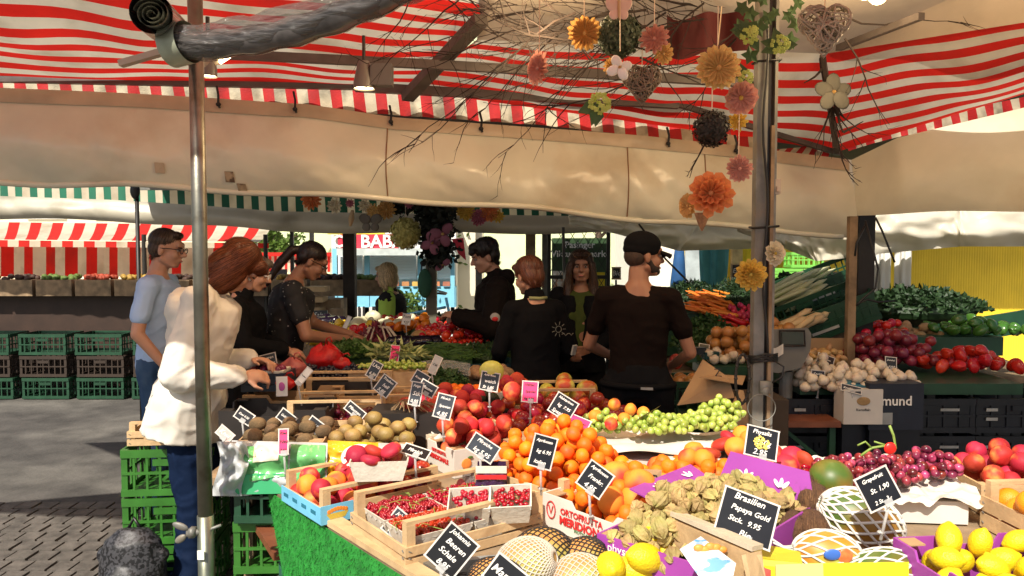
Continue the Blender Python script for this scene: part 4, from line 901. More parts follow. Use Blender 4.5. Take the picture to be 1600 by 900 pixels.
    he((0,.083,-.050),(.024,.012,.008)); he((0,.080,-.061),(.021,.012,.008))
    obj('body',fuse(m,.0065,3,name='body',mat=skinm),skinm,t)
    J['h']=h
    if faceon:
        e=MB(); e2=MB(); 
        for s in(-1,1):
            e.ell(h((s*.031,.078,.008)),(.013*k,.010*k,.007*k),10,6,M=B); e2.ell(h((s*.031,.0865,.008)),(.0055*k,.003*k,.0055*k),8,5,M=B); e2.cap(h((s*.018,.091,.026)),h((s*.046,.082,.026)),.0035*k,.0025*k,6)
        obj('eyes',e,eyew,t,True); obj('eyebrows_and_irises',e2,eyed,t,True); 
        l=MB().ell(h((0,.0945,-.055)),(.020*k,.003*k,.006*k),10,6,M=B); obj('lips',l,lipm,t,True)
    return J
def top(J,mat,name='shirt',hem=.90,sleeve=1.0,fat=1.12,wrk=.006,collar=True,seed=1,flare=0,cinch=None,rad=0,vox=.008,armfat=1.35,extra=None,cuff=None):
    k=J['k'];U=J['U'];b=J['b']; m=MB(); f=fat
    zs=[(hem,.155+flare),(max(hem+.06,.97),.160+flare*.7),(1.07,.150+flare*.3),(1.2,.160),(1.31,.172),(1.385,.158),(1.425,.10)]
    rr=[(w*k*b*f,w*.68*k*b*f*(1.02 if i<2 else 1)) for i,(z,w) in enumerate(zs)]
    if cinch: rr[2]=(rr[2][0]*cinch,rr[2][1]*cinch)
    m.loft([U((0,.003,z)) for z,w in zs],rr,20,wdir=(1,0,0))
    if J['fem']:
        for s in(-1,1): m.ell(U((s*.07,.085,1.26)),(.062*k,.05*k,.06*k))
    for s in(-1,1):
        sh,e,w=J['arm'][s]; r=.047*k*b*armfat
        m.cap(U((0,-.01,1.385)),sh,.072*k,.070*k*b*f/1.1)
        if sleeve<=1: m.cap(sh,sh.lerp(e,sleeve),r*1.12,r*(1.02 if sleeve<1 else .95))
        else:
            m.cap(sh,e,r*1.1,r*.95); m.cap(e,e.lerp(w,sleeve-1),r*.95,r*.75)
    if collar: m.cap(J['neck']+V((0,0,-.03)),J['neck'].lerp(J['neckT'],.25),.068*k,.064*k)
    if extra: extra(m)
    obj(name,fuse(m,vox,4,wr(wrk,seed),name,mat),mat,J['root'])
def trousers(J,mat,name='trousers',fat=1.0,wrk=.005,shoe=black,sole=None):
    k=J['k'];m=MB();b=J['b']
    m.loft([V((0,0,.86))*k,V((0,0,.95))*k,J['U']((0,0,1.04))],[(.155*k*b*fat,.115*k*b*fat),(.172*k*b*fat,.122*k*b*fat),(.145*k*b*fat,.105*k*b*fat)],18,wdir=(1,0,0))
    sh=MB()
    for s in(-1,1):
        h,kn,an=J['lg'][s]; m.cap(h,kn,.098*k*fat,.072*k*fat); m.cap(kn,an,.072*k*fat,.062*k*fat)
        sh.cap(an+V((0,-.03,-.045)),an+V((0,.15,-.055)),.044*k,.036*k); sh.cap(an+V((0,-.03,-.045)),an+V((0,0,.02)),.044*k,.04*k)
    obj(name,fuse(m,.009,4,wr(wrk,3,(6,6,9)),name,mat),mat,J['root'])
    o=fuse(sh,.008,2,None,'shoes',shoe); obj('shoes',o,shoe,J['root'])
    if sole:
        so=MB()
        for s in(-1,1): h,kn,an=J['lg'][s]; so.box(an+V((0,.05,-.083*1)),(.085,.28,.022))
        obj('soles',so,sole,J['root'])
from mathutils.bvhtree import BVHTree
def strands(me,crown,mat,parent,down,n=900,step=.012,k=17,wd=.0010):
    bv=BVHTree.FromPolygons([v.co for v in me.vertices],[tuple(p.vertices) for p in me.polygons]); rr=random.Random(n); mb=MB(); ps=me.polygons
    down=down.normalized()
    for i in range(n):
        p=ps[rr.randrange(len(ps))].center.copy(); jit=V((rr.gauss(0,.16),rr.gauss(0,.16),rr.gauss(0,.1))); pts=[];off=rr.uniform(.0,.0045)
        for s in range(k):
            loc,nr,_,_=bv.find_nearest(p)
            if loc is None: break
            pts.append((loc+nr*off,nr)); d=(p-crown); d=(d.normalized()*(.9 if d.length<.09 else .25)+down+jit); d-=nr*d.dot(nr)
            if d.length<.05: break
            p=loc+d.normalized()*step
        if len(pts)>9:
            tl=(pts[-1][0]-pts[-3][0]).normalized()*.6+down*.5+pts[-1][1]*rr.uniform(0,.5)
            for s in range(3): pts.append((pts[-1][0]+tl.normalized()*step*.8,pts[-1][1]))
        if len(pts)<3: continue
        vs=[]; N=len(pts)
        for j,(a,nr) in enumerate(pts):
            t=(pts[min(j+1,N-1)][0]-pts[max(j-1,0)][0]); sdv=t.cross(nr)
            if sdv.length<1e-7: sdv=V((1,0,0))
            sdv=sdv.normalized()*wd*(1-abs(2*j/(N-1)-1)**3*.8); vs+=[a-sdv,a+sdv]
        mb.add(vs,[(2*j,2*j+1,2*j+3,2*j+2) for j in range(N-1)],i%3)
    return obj('hair_strands',mb,strandm(mat),parent)
_sm={}
def strandm(mat):
    if mat.name not in _sm:
        c=mat['c']; _sm[mat.name]=[M(mat.name+'_strands',tuple(x*g for x in c),.38,.15,20,spec=.5) for g in (.7,1.2,1.8)]
    return _sm[mat.name]
def hair(J,style,mat,amp=.004,nst=1700):
    k=J['k'];h=J['h'];B=J['B'];m=MB()
    def e(p,r,rx=0): m.ell(h(p),[x*k for x in r],18,12,M=B@Matrix.Rotation(rx,3,'X'))
    sc=(30,30,8)
    if style=='short': e((0,-.024,.055),(.0765,.090,.075)); e((0,-.045,.0),(.073,.060,.06)); e((0,.045,.095),(.05,.035,.022))
    if style=='mop': e((0,-.02,.062),(.088,.098,.085)); e((0,.05,.085),(.065,.05,.04),.4); e((0,-.05,.01),(.08,.06,.07)); e((0,.085,.06),(.05,.022,.02))
    if style=='bob': 
        e((0,-.02,.055),(.086,.100,.080)); e((0,-.05,-.03),(.086,.065,.11)); 
        for s in(-1,1): e((s*.070,.0,-.03),(.024,.055,.11)); e((s*.066,.04,-.05),(.022,.03,.08))
        e((0,.07,.075),(.07,.04,.038),.3)
    if style=='cropf': e((0,-.025,.05),(.090,.100,.085)); e((0,-.055,-.0),(.082,.058,.075)); e((0,.055,.085),(.066,.045,.03))
    if style=='bobb':
        e((0,-.02,.055),(.09,.10,.085)); e((0,-.055,-.02),(.09,.06,.10))
        for s in(-1,1): e((s*.07,-.005,-.02),(.026,.055,.095))
        e((0,.062,.08),(.06,.04,.026),.3)
    if style=='pony':
        e((0,-.022,.050),(.0785,.092,.078)); e((0,-.05,.01),(.07,.055,.05)); m.cap(h((0,-.10,.03)),h((0,-.14,.0)),.024*k,.028*k); m.cap(h((0,-.14,.0)),h((0,-.16,-.13)),.030*k,.026*k); m.cap(h((0,-.16,-.13)),h((0,-.15,-.27)),.026*k,.008*k)
    if style=='long':
        e((0,-.018,.052),(.088,.098,.083)); e((0,-.055,-.04),(.085,.055,.11))
        for s in(-1,1): m.cap(h((s*.076,.02,.02)),h((s*.092,.0,-.13)),.026*k,.036*k); m.cap(h((s*.09,.0,-.13)),h((s*.10,.03,-.27)),.036*k,.018*k)
        e((0,.06,.085),(.06,.035,.02),.3)
    def fn(co):
        q=V((co.x*34,co.y*34,co.z*7)); return amp*k*(mnoise.noise(q)+.5*mnoise.noise(q*2.1))
    hm=fuse(m,.006,2,fn,'hair',mat); ho=obj('hair',hm,mat,J['root']); strands(hm,h((0,-.03,.14)),mat,ho,B@V((0,-.25,-1)),n=nst)
def glasses(J,up=0,name='glasses',m=None):
    k=J['k'];h=J['h'];g=MB()
    z0=.008+up
    for s in(-1,1):
        g.loft([h((s*.033+math.cos(a)*.024,.100-up*.25,z0+math.sin(a)*.016)) for a in [6.283*j/14 for j in range(14)]],.0024*k,5,close=True)
        g.loft([h((s*.057,.098-up*.2,z0+.006)),h((s*.074,.05-up*.1,z0+.006)),h((s*.080,-.01,z0))],.0026*k,5)
    g.loft([h((-.01,.103-up*.25,z0+.004)),h((.01,.103-up*.25,z0+.004))],.0022,5); obj(name,g,m or black,J['root'])
coll=lambda px,d:V((P(px,400,d).x,d,0))
# 1 man in blue T-shirt
bt=cloth('light_blue_cotton',(.42,.58,.84),.4,10); jeans=cloth('blue_denim',(.035,.075,.15),.4,12,dirt=((.09,.15,.24),6,.5,.8))
J=person('short haired man with glasses in a light blue t-shirt and jeans',coll(243,4.6),R(-82),1.70,lean=R(2),head=(R(8),R(6)),
  arms={1:[(.255,-.03,1.12),(.235,.12,.92),(-1,0,0),.5],-1:[(-.24,.0,1.12),(-.2,.16,.95),(1,0,0),.5]},build=1.0)
top(J,bt,'t_shirt',collar=False,hem=.84,sleeve=.62,fat=1.10,seed=4,armfat=1.25,wrk=.006); trousers(J,jeans,sole=white,shoe=M('dark_shoe',(.03,.03,.03),.6)); hair(J,'short',hairm('brown_short_hair',(.055,.03,.015),(.10,.06,.035)),.002); glasses(J)
# 2 woman in white coat
wj=cloth('white_raincoat',(.66,.63,.55),.5,7,.55,dirt=((.55,.50,.42),3,.5,.8)); navy=cloth('navy_trousers_cloth',(.012,.027,.075),.5,10,.7)
J=person('woman with copper bobbed hair in a white raincoat and navy trousers at the stall',coll(289,3.45),R(-78),1.68,lean=R(12),head=(R(38),R(-4)),
  arms={1:[(.25,.0,1.08),(.17,.26,1.06),(-.6,0,-.8),.9],-1:[(-.24,.02,1.08),(-.1,.27,1.09),(.3,0,-.9),.8]},build=1.08,fem=True,legs={s:[(s*.09,0,.90),(s*.10,.04,.48),(s*.11,-.03+.04*s,.09)] for s in(-1,1)})
def ex(m):
    U=J['U'];k=J['k']
    m.ell(U((0,-.10,1.34)),(.17,.07,.09)); m.cap(U((-.10,-.02,1.43)),U((.10,-.02,1.43)),.05,.05)
top(J,wj,'raincoat',hem=.775,sleeve=1.9,fat=1.22,seed=9,armfat=1.42,wrk=.0095,flare=.03,cinch=.86,extra=ex,vox=.009)
U=J['U'];m=MB(); 
m.loft([U((.178*math.cos(a),.124*math.sin(a)+.003,1.065+.004*math.sin(a*5)+.003*math.sin(a*23))) for a in [6.283*j/60 for j in range(60)]],.012,6,close=True)
obj('elastic_waist',m,wj,J['root'],True)
sm_=M('coat_seam',(.40,.37,.30),.7)
bvh=BVHTree.FromPolygons([v.co for v in J['root'].children[-2].data.vertices],[tuple(p.vertices) for p in J['root'].children[-2].data.polygons])
for nm,pts in (('yoke_seam',[(-.19+.38*j/20,-.3,1.30+.012*math.sin(j*.31)) for j in range(21)]),('side_seam',[(.30,-.02,.80+.42*j/20) for j in range(21)]),('pocket_seam',[(.30,.05+.05*j/8,.98-.08*j/8) for j in range(9)]),('hem_seam',[(.4*math.cos(a),.4*math.sin(a),.80) for a in [6.283*j/40 for j in range(41)]])):
    m=MB(); l=[]
    for p in pts:
        loc,nr,_,_=bvh.find_nearest(U(p)); l.append(loc+nr*.001)
    m.loft(l,.0022,5); obj(nm,m,sm_,J['root']); trousers(J,navy,fat=1.15,wrk=.008); hair(J,'bob',hairm('copper_hair',(.19,.055,.018),(.09,.03,.01)),.003)
# 3 dark woman behind
J=person('small person in black with glasses half hidden behind the white coated woman',coll(371,4.35),R(-80),1.56,lean=R(3),head=(R(14),0),
  arms={1:[(.24,.06,1.18),(.1,.30,1.12),(-.5,0,-.8),.8],-1:[(-.23,.08,1.16),(-.1,.28,1.10),(.3,0,-.9),.8]},fem=True,build=1.05)
blk=cloth('black_cloth',(.006,.006,.007),.4,9); top(J,blk,'black_cardigan',hem=.80,sleeve=1.85,fat=1.15,seed=5); trousers(J,blk); hair(J,'cropf',hairm('grey_brown_hair',(.16,.13,.10),(.08,.06,.045))); glasses(J,m=white)
# 4 ponytail woman
dots=bpy.data.materials.new('black_dotted_cloth'); dots.use_nodes=True; n=dots.node_tree; vo=n.nodes.new('ShaderNodeTexVoronoi'); vo.inputs['Scale'].default_value=32; tc=n.nodes.new('ShaderNodeTexCoord'); n.links.new(tc.outputs['Object'],vo.inputs['Vector'])
mr=n.nodes.new('ShaderNodeMath'); mr.operation='LESS_THAN'; mr.inputs[1].default_value=.16; n.links.new(vo.outputs['Distance'],mr.inputs[0]); mx=n.nodes.new('ShaderNodeMix'); mx.data_type='RGBA'; mx.inputs[6].default_value=(.010,.010,.012,1); mx.inputs[7].default_value=(.35,.33,.3,1); n.links.new(mr.outputs[0],mx.inputs[0]); n.links.new(mx.outputs[2],n.nodes['Principled BSDF'].inputs['Base Color']); n.nodes['Principled BSDF'].inputs['Roughness'].default_value=.8
J=person('woman with dark ponytail and glasses in a black dotted t-shirt reaching over vegetables',coll(432,4.7),R(-74),1.66,lean=R(13),head=(R(20),R(0)),skinm=skin2,
  arms={1:[(.27,.17,1.12),(.10,.42,1.07),(-.2,0,-1),.6],-1:[(-.22,.22,1.15),(-.08,.46,1.08),(.2,0,-1),.6]},fem=True,build=1.08)
top(J,dots,'dotted_t_shirt',collar=False,hem=.84,sleeve=.55,fat=1.15,seed=2,armfat=1.22); trousers(J,cloth('grey_trousers_cloth',(.20,.17,.16),.4,8),fat=1.1); hair(J,'pony',hairm('dark_brown_hair',(.022,.012,.009),(.06,.035,.025)),.002); glasses(J)
m=MB(); U=J['U']; m.loft([U((-.02,.12,.98)),U((.06,.16,1.1)),U((.14,.10,1.32)),U((.12,-.02,1.45))],.006,5); obj('bag_strap',m,ropem,J['root'])
# 5 blonde woman
J=person('blonde bobbed woman in a dark vest and lime green t-shirt behind the vegetable table',coll(614,6.9)+V((0,0,-.12)),R(84),1.57,lean=R(3),head=(R(2),R(8)),
  arms={1:[(.23,.03,1.14),(.14,.22,1.0),(-1,0,0),.5],-1:[(-.25,.0,1.12),(-.18,.2,.98),(1,0,0),.5]},fem=True,build=1.05)
top(J,cloth('lime_cotton',(.42,.62,.10),.3,9),'lime_t_shirt',hem=.86,sleeve=.7,fat=1.02,seed=7,armfat=1.55)
top(J,cloth('dark_vest_cloth',(.022,.022,.022),.4,9),'dark_vest',hem=.84,sleeve=.02,fat=1.2,seed=8,armfat=.9); trousers(J,blk); hair(J,'bobb',hairm('blonde_hair',(.46,.33,.17),(.26,.17,.08)),.004)
# 6 young man
dj=cloth('dark_jacket_cloth',(.010,.007,.006),.5,8)
J=person('young man with dark mop hair in a dark hooded jacket facing left',coll(778,5.35),R(96),1.65,lean=R(3),head=(R(14),R(-6)),
  arms={1:[(.26,.04,1.12),(.10,.26,1.16),(-.5,0,-.8),.9],-1:[(-.27,.06,1.12),(-.10,.30,1.18),(.5,0,-.8),.9]},build=1.06)
def ex6(m): U=J['U']; m.cap(U((-.07,-.09,1.45)),U((.07,-.09,1.45)),.055,.055); m.cap(U((-.06,-.02,1.47)),U((-.05,.06,1.43)),.035,.03); m.cap(U((.06,-.02,1.47)),U((.05,.06,1.43)),.035,.03)
top(J,dj,'hooded_jacket',hem=.80,sleeve=1.92,fat=1.22,seed=12,armfat=1.65,extra=ex6,wrk=.008); trousers(J,blk); hair(J,'mop',hairm('black_brown_hair',(.02,.013,.01),(.045,.028,.02)),.006)
sp=J['arm'][-1][0].lerp(J['arm'][-1][1],.75); m=MB().ell(sp+V((-.072,0,-.0)),(.010,.035,.035)); obj('sleeve_badge',m,M('badge_white',(.35,.33,.3),.5),J['root'],True); obj('badge_print',MB().ell(sp+V((-.078,0,-.006)),(.009,.022,.016)),inkr,J['root'],True)
# 7 older woman
J=person('person with short reddish hair in a black jacket with a pale sun emblem',coll(838,4.4),R(22),1.54,lean=R(4),head=(R(16),R(-14)),
  arms={1:[(.235,.02,1.12),(.21,.20,.98),(-1,0,0),.5],-1:[(-.23,.05,1.13),(-.17,.24,1.02),(1,0,0),.5]},fem=True,build=.90)
top(J,blk,'black_jacket',hem=.78,sleeve=1.9,fat=1.18,seed=13,armfat=1.35,wrk=.006); trousers(J,blk,fat=1.1); hair(J,'cropf',hairm('reddish_hair',(.13,.045,.022),(.07,.025,.014)),.006)
m=MB(); U=J['U']; c0=U((.10,-.142,1.26))
m.loft([c0+V((math.cos(a)*.018,-.0,math.sin(a)*.018)) for a in [6.283*j/16 for j in range(16)]],.0018,4,close=True)
for j in range(9): a=6.283*j/9; m.loft([c0+V((math.cos(a)*.026,-.002,math.sin(a)*.026)),c0+V((math.cos(a)*.044,-.002,math.sin(a)*.044))],.0016,4)
m.loft([c0+V((.02+.012*j,-.002,-.03+.008*math.sin(j*2.2))) for j in range(7)],.0018,4); obj('sun_emblem',m,M('emblem_print',(.28,.27,.22),.6),J['root'])
m=MB().box(U((.235,-.08,1.12)),(.03,.012,.06),.3,rx=.3); obj('cloth_tag',m,M('tag_white',(.5,.48,.44),.6),J['root'])
m=MB().loft([U((-.06,-.06,1.46)),U((0,-.085,1.455)),U((.06,-.06,1.46))],.010,6); obj('collar_edge',m,M('lime_collar',(.30,.32,.14),.7),J['root'],True)
# 8 long haired woman facing the viewer
J=person('smiling woman with long hair and sunglasses on her head facing the viewer between two sellers',coll(908,5.2),R(172),1.57,lean=0,head=(R(2),R(-4)),
  arms={1:[(.25,.06,1.10),(.10,.24,1.02),(-1,0,0),.5],-1:[(-.25,.06,1.10),(-.10,.24,1.05),(1,0,0),.5]},fem=True,skinm=skin2)
top(J,cloth('dull_lime_cotton',(.06,.08,.02),.3,9),'lime_top',collar=False,hem=.88,sleeve=.7,fat=1.0,seed=14); hair(J,'long',hairm('brown_long_hair',(.06,.03,.016),(.03,.018,.01)),.005); glasses(J,up=.085,name='sunglasses',m=M('amber_glasses',(.16,.07,.02),.3))
m=MB(); U=J['U']
def vest(m): pass
mm=MB(); zs=[(.84,.172),(.98,.178),(1.2,.170),(1.33,.178),(1.40,.15)]
mm=MB(); k=J['k']
for s in(-1,1):
    mm.loft([U((s*.080,-.0,z)) for z,w in zs],[(w*k*.55,w*.80*k) for z,w in zs],16,wdir=(1,0,0)); sh,e,w_=J['arm'][s]; mm.cap(sh,e,.07,.06); mm.cap(e,e.lerp(w_,.8),.06,.045)
obj('open_dark_jacket',fuse(mm,.009,3,wr(.005,6),'jacket',blk),blk,J['root']); trousers(J,blk)
# 9 man in cap
brn_=cloth('dark_brown_cotton',(.008,.004,.003),.4,8)
J=person('bearded man in a black peaked cap and dark brown t-shirt looking right',coll(998,3.95),R(-14),1.66,lean=R(1),head=(R(4),R(62)),skinm=skin2,
  arms={1:[(.27,.02,1.10),(.17,.22,1.0),(-1,0,0),.8],-1:[(-.27,.06,1.12),(-.14,.25,1.02),(1,0,0),.8]},build=.90)
top(J,brn_,'brown_t_shirt',collar=False,hem=.84,sleeve=.62,fat=1.1,seed=15,armfat=1.22); trousers(J,blk,'black_trousers',fat=1.12)
k=J['k'];h=J['h'];B=J['B']; m=MB().ell(h((0,-.014,.062)),(.086,.100,.072),18,12,M=B); m.ell(h((0,-.02,.035)),(.084,.096,.05),18,12,M=B)
obj('peaked_cap',fuse(m,.006,2,None,'cap',blk),blk,J['root']); m=MB()
m.grid(lambda u,v:h(((u-.5)*.15*(1-.25*v*v),.07+.085*v*math.sqrt(max(0,1-(2*u-1)**2*.6)),.045-.02*v-.10*(u-.5)**2)),12,6); m.grid(lambda u,v:h(((u-.5)*.15*(1-.25*v*v),.07+.085*v*math.sqrt(max(0,1-(2*u-1)**2*.6)),.040-.02*v-.10*(u-.5)**2)),12,6); obj('cap_peak',m,blk,J['root'],True)
m=MB().ell(h((0,.035,-.06)),(.058,.052,.036),14,9,M=B).ell(h((0,.07,-.075)),(.03,.028,.024),12,8,M=B); 
for s in(-1,1): m.cap(h((s*.062,.0,-.02)),h((s*.045,.035,-.065)),.014,.02)
obj('beard',fuse(m,.006,1,lambda co:.0015*mnoise.noise(co*150),'beard',M('dark_beard',(.03,.018,.012),.8,.3,80)),black,J['root'])
hm_=MB().ell(h((0,-.05,.0)),(.070,.058,.06),14,9,M=B); obj('cropped_hair',hm_,M('cropped_hair_mat',(.05,.028,.018),.8,.3,90),J['root'],True)
m=MB().loft([J['U']((.19*math.cos(a),.14*math.sin(a),.93)) for a in [6.283*j/32 for j in range(32)]],.016,6,close=True); obj('apron_belt',m,blk,J['root'],True)
t=obj('belt_print',MB().box(J['U']((.06,-.165,.93)),(.06,.004,.012)),M('dull_print',(.3,.3,.28),.6),J['root'])
# ================= CRATES, SIGNS, FRUIT HELPERS
def wcrate(name,label,corner,ang,sx,sy,h,post=.05,m=woodx,slats=2,raise_rail=True,backm=None,group=None,nrail=True):
    t=thing(name,label,'crate',corner,ang,group); th=.008
    obj('bottom_board',MB().box((sx/2,sy/2,.006),(sx-2*th-.002,sy-2*th-.002,.008)),m,t)
    sides=(((sx/2,th/2),(sx,th)),((sx/2,sy-th/2),(sx,th)),((th/2,sy/2),(th,sy-2*th)),((sx-th/2,sy/2),(th,sy-2*th)))
    for (c,d) in sides:
        b=MB()
        for k in range(slats):
            hh=h/slats-.006; b.box((c[0],c[1],(k+.5)*h/slats+.002*(k%2)),(d[0],d[1],hh))
        obj('side_board',b,m,t)
    p=.026
    for x in(th+p/2,sx-th-p/2):
        for y in(th+p/2,sy-th-p/2):
            obj('corner_post',MB().box((x,y,(h+post)/2),(p,p,h+post-.001)),m,t)
    if nrail:
        for y in(th+p/2,sy-th-p/2): obj('top_rail',MB().box((sx/2,y,h+post+.005),(sx-2*th,p*.9,.01)),m,t)
    st=MB()
    for x in(.013,sx-.013):
        for k in range(3): st.box((x,-.0012,h*(.2+.3*k)),(.009,.0025,.0025),ry=.5)
    for k in range(3):
        for y in(.014,sy-.014): st.box((-.0012,y,h*(.2+.3*k)),(.0025,.009,.0025),rx=.5)
    obj('staples',st,galv,t); return t
def carton(name,label,corner,ang,sx,sy,h,m,mi=None,flaps=None,cat='box',group=None,z=0,notch=True):
    t=thing(name,label,cat,corner,ang,group); th=.006; mi=mi or m
    o=MB(); n=.1
    def wall(a,b):   # wall with a dip in the middle of its top edge
        a=V((*a,0));b=V((*b,0)); d=(b-a); L=d.length; d/=L; nrm=V((d.y,-d.x,0))*th
        pr=[(0,0),(L,0),(L,h),(L*.72,h),(L*.68,h*.8),(L*.32,h*.8),(L*.28,h),(0,h)] if notch else [(0,0),(L,0),(L,h),(0,h)]
        f=[a+d*x+V((0,0,z)) for x,z in pr]; g=[q-nrm for q in f]; k=len(pr)
        return MB().add(f+g,[tuple(range(k)),tuple(range(2*k-1,k-1,-1))]+[(i,i+k,(i+1)%k+k,(i+1)%k) for i in range(k)])
    for a,b in(((0,0),(sx,0)),((sx,sy),(0,sy))): obj('long_wall',wall(a,b),m,t)
    for a,b in(((sx,th),(sx,sy-th)),((0,sy-th),(0,th))): obj('short_wall',wall(a,b),m,t)
    obj('bottom',MB().box((sx/2,sy/2,.004),(sx-.013,sy-.013,.006)),mi,t)
    for x in(.03,sx-.03):
        for y in(.03,sy-.03): obj('corner_tab',MB().box((x,y,h-.002),(.045,.045,.004)),mi,t)
    return t
def world(root,p): return root.matrix_basis@V(p) if False else V(root.location)+rot(V(p),root.rotation_euler.z)
signs=0
def sign(px,py,d,w,h,roll,lines,label,m=slate,yaw=0,pitch=-15,stem=.07,tm=None,frame=None,sz=None,pic=None,rows=None):
    """price sign on a clear clip: board centred at a pixel of the photo at distance d (w,h in metres)"""
    c=P(px,py,d); t=thing('price_sign',label,'price sign',c-V((0,0,h/2+stem)))
    tm=tm or ink; R3=(Matrix.Rotation(R(yaw),3,'Z')@Matrix.Rotation(R(pitch),3,'X')@Matrix.Rotation(R(roll),3,'Y')); o=V((0,0,h/2+stem)); e=(R3@Matrix.Rotation(R(90),3,'X')).to_euler()
    def bx(n,cc,dd,mm):
        vs=MB().box((0,0,0),dd); vs.v=[tuple(o+R3@(V(v)+V(cc))) for v in vs.v]; return obj(n,vs,mm,t)
    bx('board',(0,0,0),(w,.003,h),m)
    f=MB()
    for cc,dd in(((0,0,h/2),(w+.006,.0045,.004)),((0,0,-h/2),(w+.006,.0045,.004)),((w/2,0,0),(.004,.0045,h-.004)),((-w/2,0,0),(.004,.0045,h-.004))): f.box(cc,dd)
    f.v=[tuple(o+R3@V(v)) for v in f.v]; obj('board_edge',f,frame or M('sign_edge',(.6,.56,.5),.4),t)
    n=max(len(lines),1)
    for i,l in enumerate(lines):
        s=(sz[i] if sz else 1)*min(h/n*.80,w*1.55/max(len(l),3)); y=h/2-h*(i+.5)/n
        text(l,s,tm,t,o+R3@V((w*.03*((i%2)*2-1),-.0026,y)),e,'writing',shear=.25,ext=.0003,bold=.0002)
    bx('clip',(w*.08,-.002,-h/2+.004),(.022,.006,.018),clipm)
    tp_=o+R3@V((w*.08,0,-h/2)); obj('stem',MB().cyl(tp_,(tp_.x*.6,.01,-.02),.004,6).ell((tp_.x*.6,.01,0),(.010,.010,.004),8,4),clipm,t,True)
    if pic:
        mb=MB(); rr=random.Random(3)
        for k in range(60): a=rr.random()*6.28;r=rr.random()**.5; mb.ell((math.cos(a)*r*w*.24,-.003,math.sin(a)*r*h*.22+h*.0),(.0035,.002,.0035),6,4)
        mb.v=[tuple(o+R3@V(v)) for v in mb.v]; obj('picture',mb,pic,t)
    return t
def fruit_mesh(r,sq=(1,1,1),groove=0,dimple=.1,nu=20,nv=12,rough=0,seed=0,m=None,name='fruit',taper=0):
    def fn(q):
        k=1-groove*math.exp(-(math.atan2(q.y,q.x)/.22)**2)*math.sin(math.acos(max(-1,min(1,q.z))))
        k-=dimple*math.exp(-((1-q.z)/.08)) ; k-=dimple*.35*math.exp(-((1+q.z)/.06)); k+=rough*mnoise.noise(q*2+V((seed,0,0)))
        k*=1-taper*max(0,q.z)
        return k
    return MB().ell((0,0,0),(r*sq[0],r*sq[1],r*sq[2]),nu,nv,fn=fn).mesh(name,m,True)
def drop(n,x0,x1,y0,y1,z0,r,mound=0.0,seed=1,cand=30,existing=None,rv=.08,flat=1.0,ell=False):
    rr=random.Random(seed); out=list(existing or []); new=[]; cx,cy=(x0+x1)/2,(y0+y1)/2; hx,hy=max((x1-x0)/2,.001),max((y1-y0)/2,.001)
    for i in range(n):
        best=None; R_=r*rr.uniform(1-rv,1+rv*.6)
        for c in range(cand):
            x=rr.uniform(x0+R_*.7,x1-R_*.7); y=rr.uniform(y0+R_*.7,y1-R_*.7)
            if ell and ((x-cx)/hx)**2+((y-cy)/hy)**2>1: continue
            z=z0+R_*flat
            for (a,b,h,q) in out:
                dd=(x-a)**2+(y-b)**2; s=(q+R_)*.95
                if dd<s*s: z=max(z,h+math.sqrt(s*s-dd)*flat)
            cost=z+mound*(((x-cx)/hx)**2+((y-cy)/hy)**2)
            if best is None or cost<best[0]: best=(cost,x,y,z)
        if best: out.append((best[1],best[2],best[3],R_)); new.append((best[1],best[2],best[3],R_))
    return new
def heap(root,protos,name,label,cat,group,n,box,z0,r,mound=0,seed=1,flat=1.0,up=False,ang=None,mat=None,existing=None,parts=None,cand=30,tilt=None,ell=False,rscale=True,rv=.08):
    """fruits as things, heaped inside the local box (x0,x1,y0,y1) of a crate; protos are meshes"""
    rr=random.Random(seed*13+5); res=[]; tl=tilt or (0,0)
    pts=drop(n,*box,z0,r,mound,seed,cand,existing,rv,flat,ell)
    for (x,y,z,q) in pts:
        z+=tl[0]*(x-box[0])+tl[1]*(y-box[2])
        o=bpy.data.objects.new(name,rr.choice(protos)); C.objects.link(o); o.location=world(root,(x,y,z)) if root else (x,y,z)
        o.rotation_euler=(rr.uniform(-.5,.5),rr.uniform(-.5,.5),rr.uniform(0,6.28)) if up else (rr.uniform(0,6.28),rr.uniform(0,6.28),rr.uniform(0,6.28))
        if ang=='lie': o.rotation_euler=(1.57+rr.gauss(0,.18),0,rr.gauss(1.4,.5))
        elif ang is not None: o.rotation_euler=(rr.gauss(0,ang[1]),rr.gauss(0,ang[1]),ang[0]+rr.gauss(0,ang[2]))
        s=q/r; o.scale=(s,s,s); tag(o,label,cat,group); res.append(o)
    return pts
apri=[M('apricot_skin',(.80,.17,.005),.55,.06,10,.1,160,rnd=.2,col2=(.70,.08,.012),c2s=16,c2lo=.52,c2hi=.78,spec=.35)]
apr=[fruit_mesh(.026,(1,1,.95),.12,.10,seed=k,rough=.05,m=apri[0],name='apricot') for k in range(3)]
pea=M('peach_skin',(.42,.02,.022),.6,.12,12,.08,120,rnd=.25,col2=(.80,.28,.07),c2s=14,c2lo=.55,c2hi=.75,spec=.3)
pch=[fruit_mesh(.036,(1,1,.93),.10,.12,seed=k,rough=.04,m=pea,name='peach') for k in range(3)]
pea2=M('yellow_peach_skin',(.76,.27,.03),.6,.08,12,.08,120,rnd=.12,col2=(.55,.05,.03),c2s=9,c2lo=.48,c2hi=.66,spec=.3)
pch2=[fruit_mesh(.037,(1,1,.95),.10,.12,seed=k,rough=.04,m=pea2,name='peach') for k in range(2)]
nec=M('nectarine_skin',(.28,.008,.012),.28,.2,12,0,1,rnd=.3,col2=(.80,.22,.03),c2s=11,c2lo=.6,c2hi=.75)
nct=[fruit_mesh(.033,(1,1,.98),.07,.12,seed=k,rough=.03,m=nec,name='nectarine') for k in range(3)]
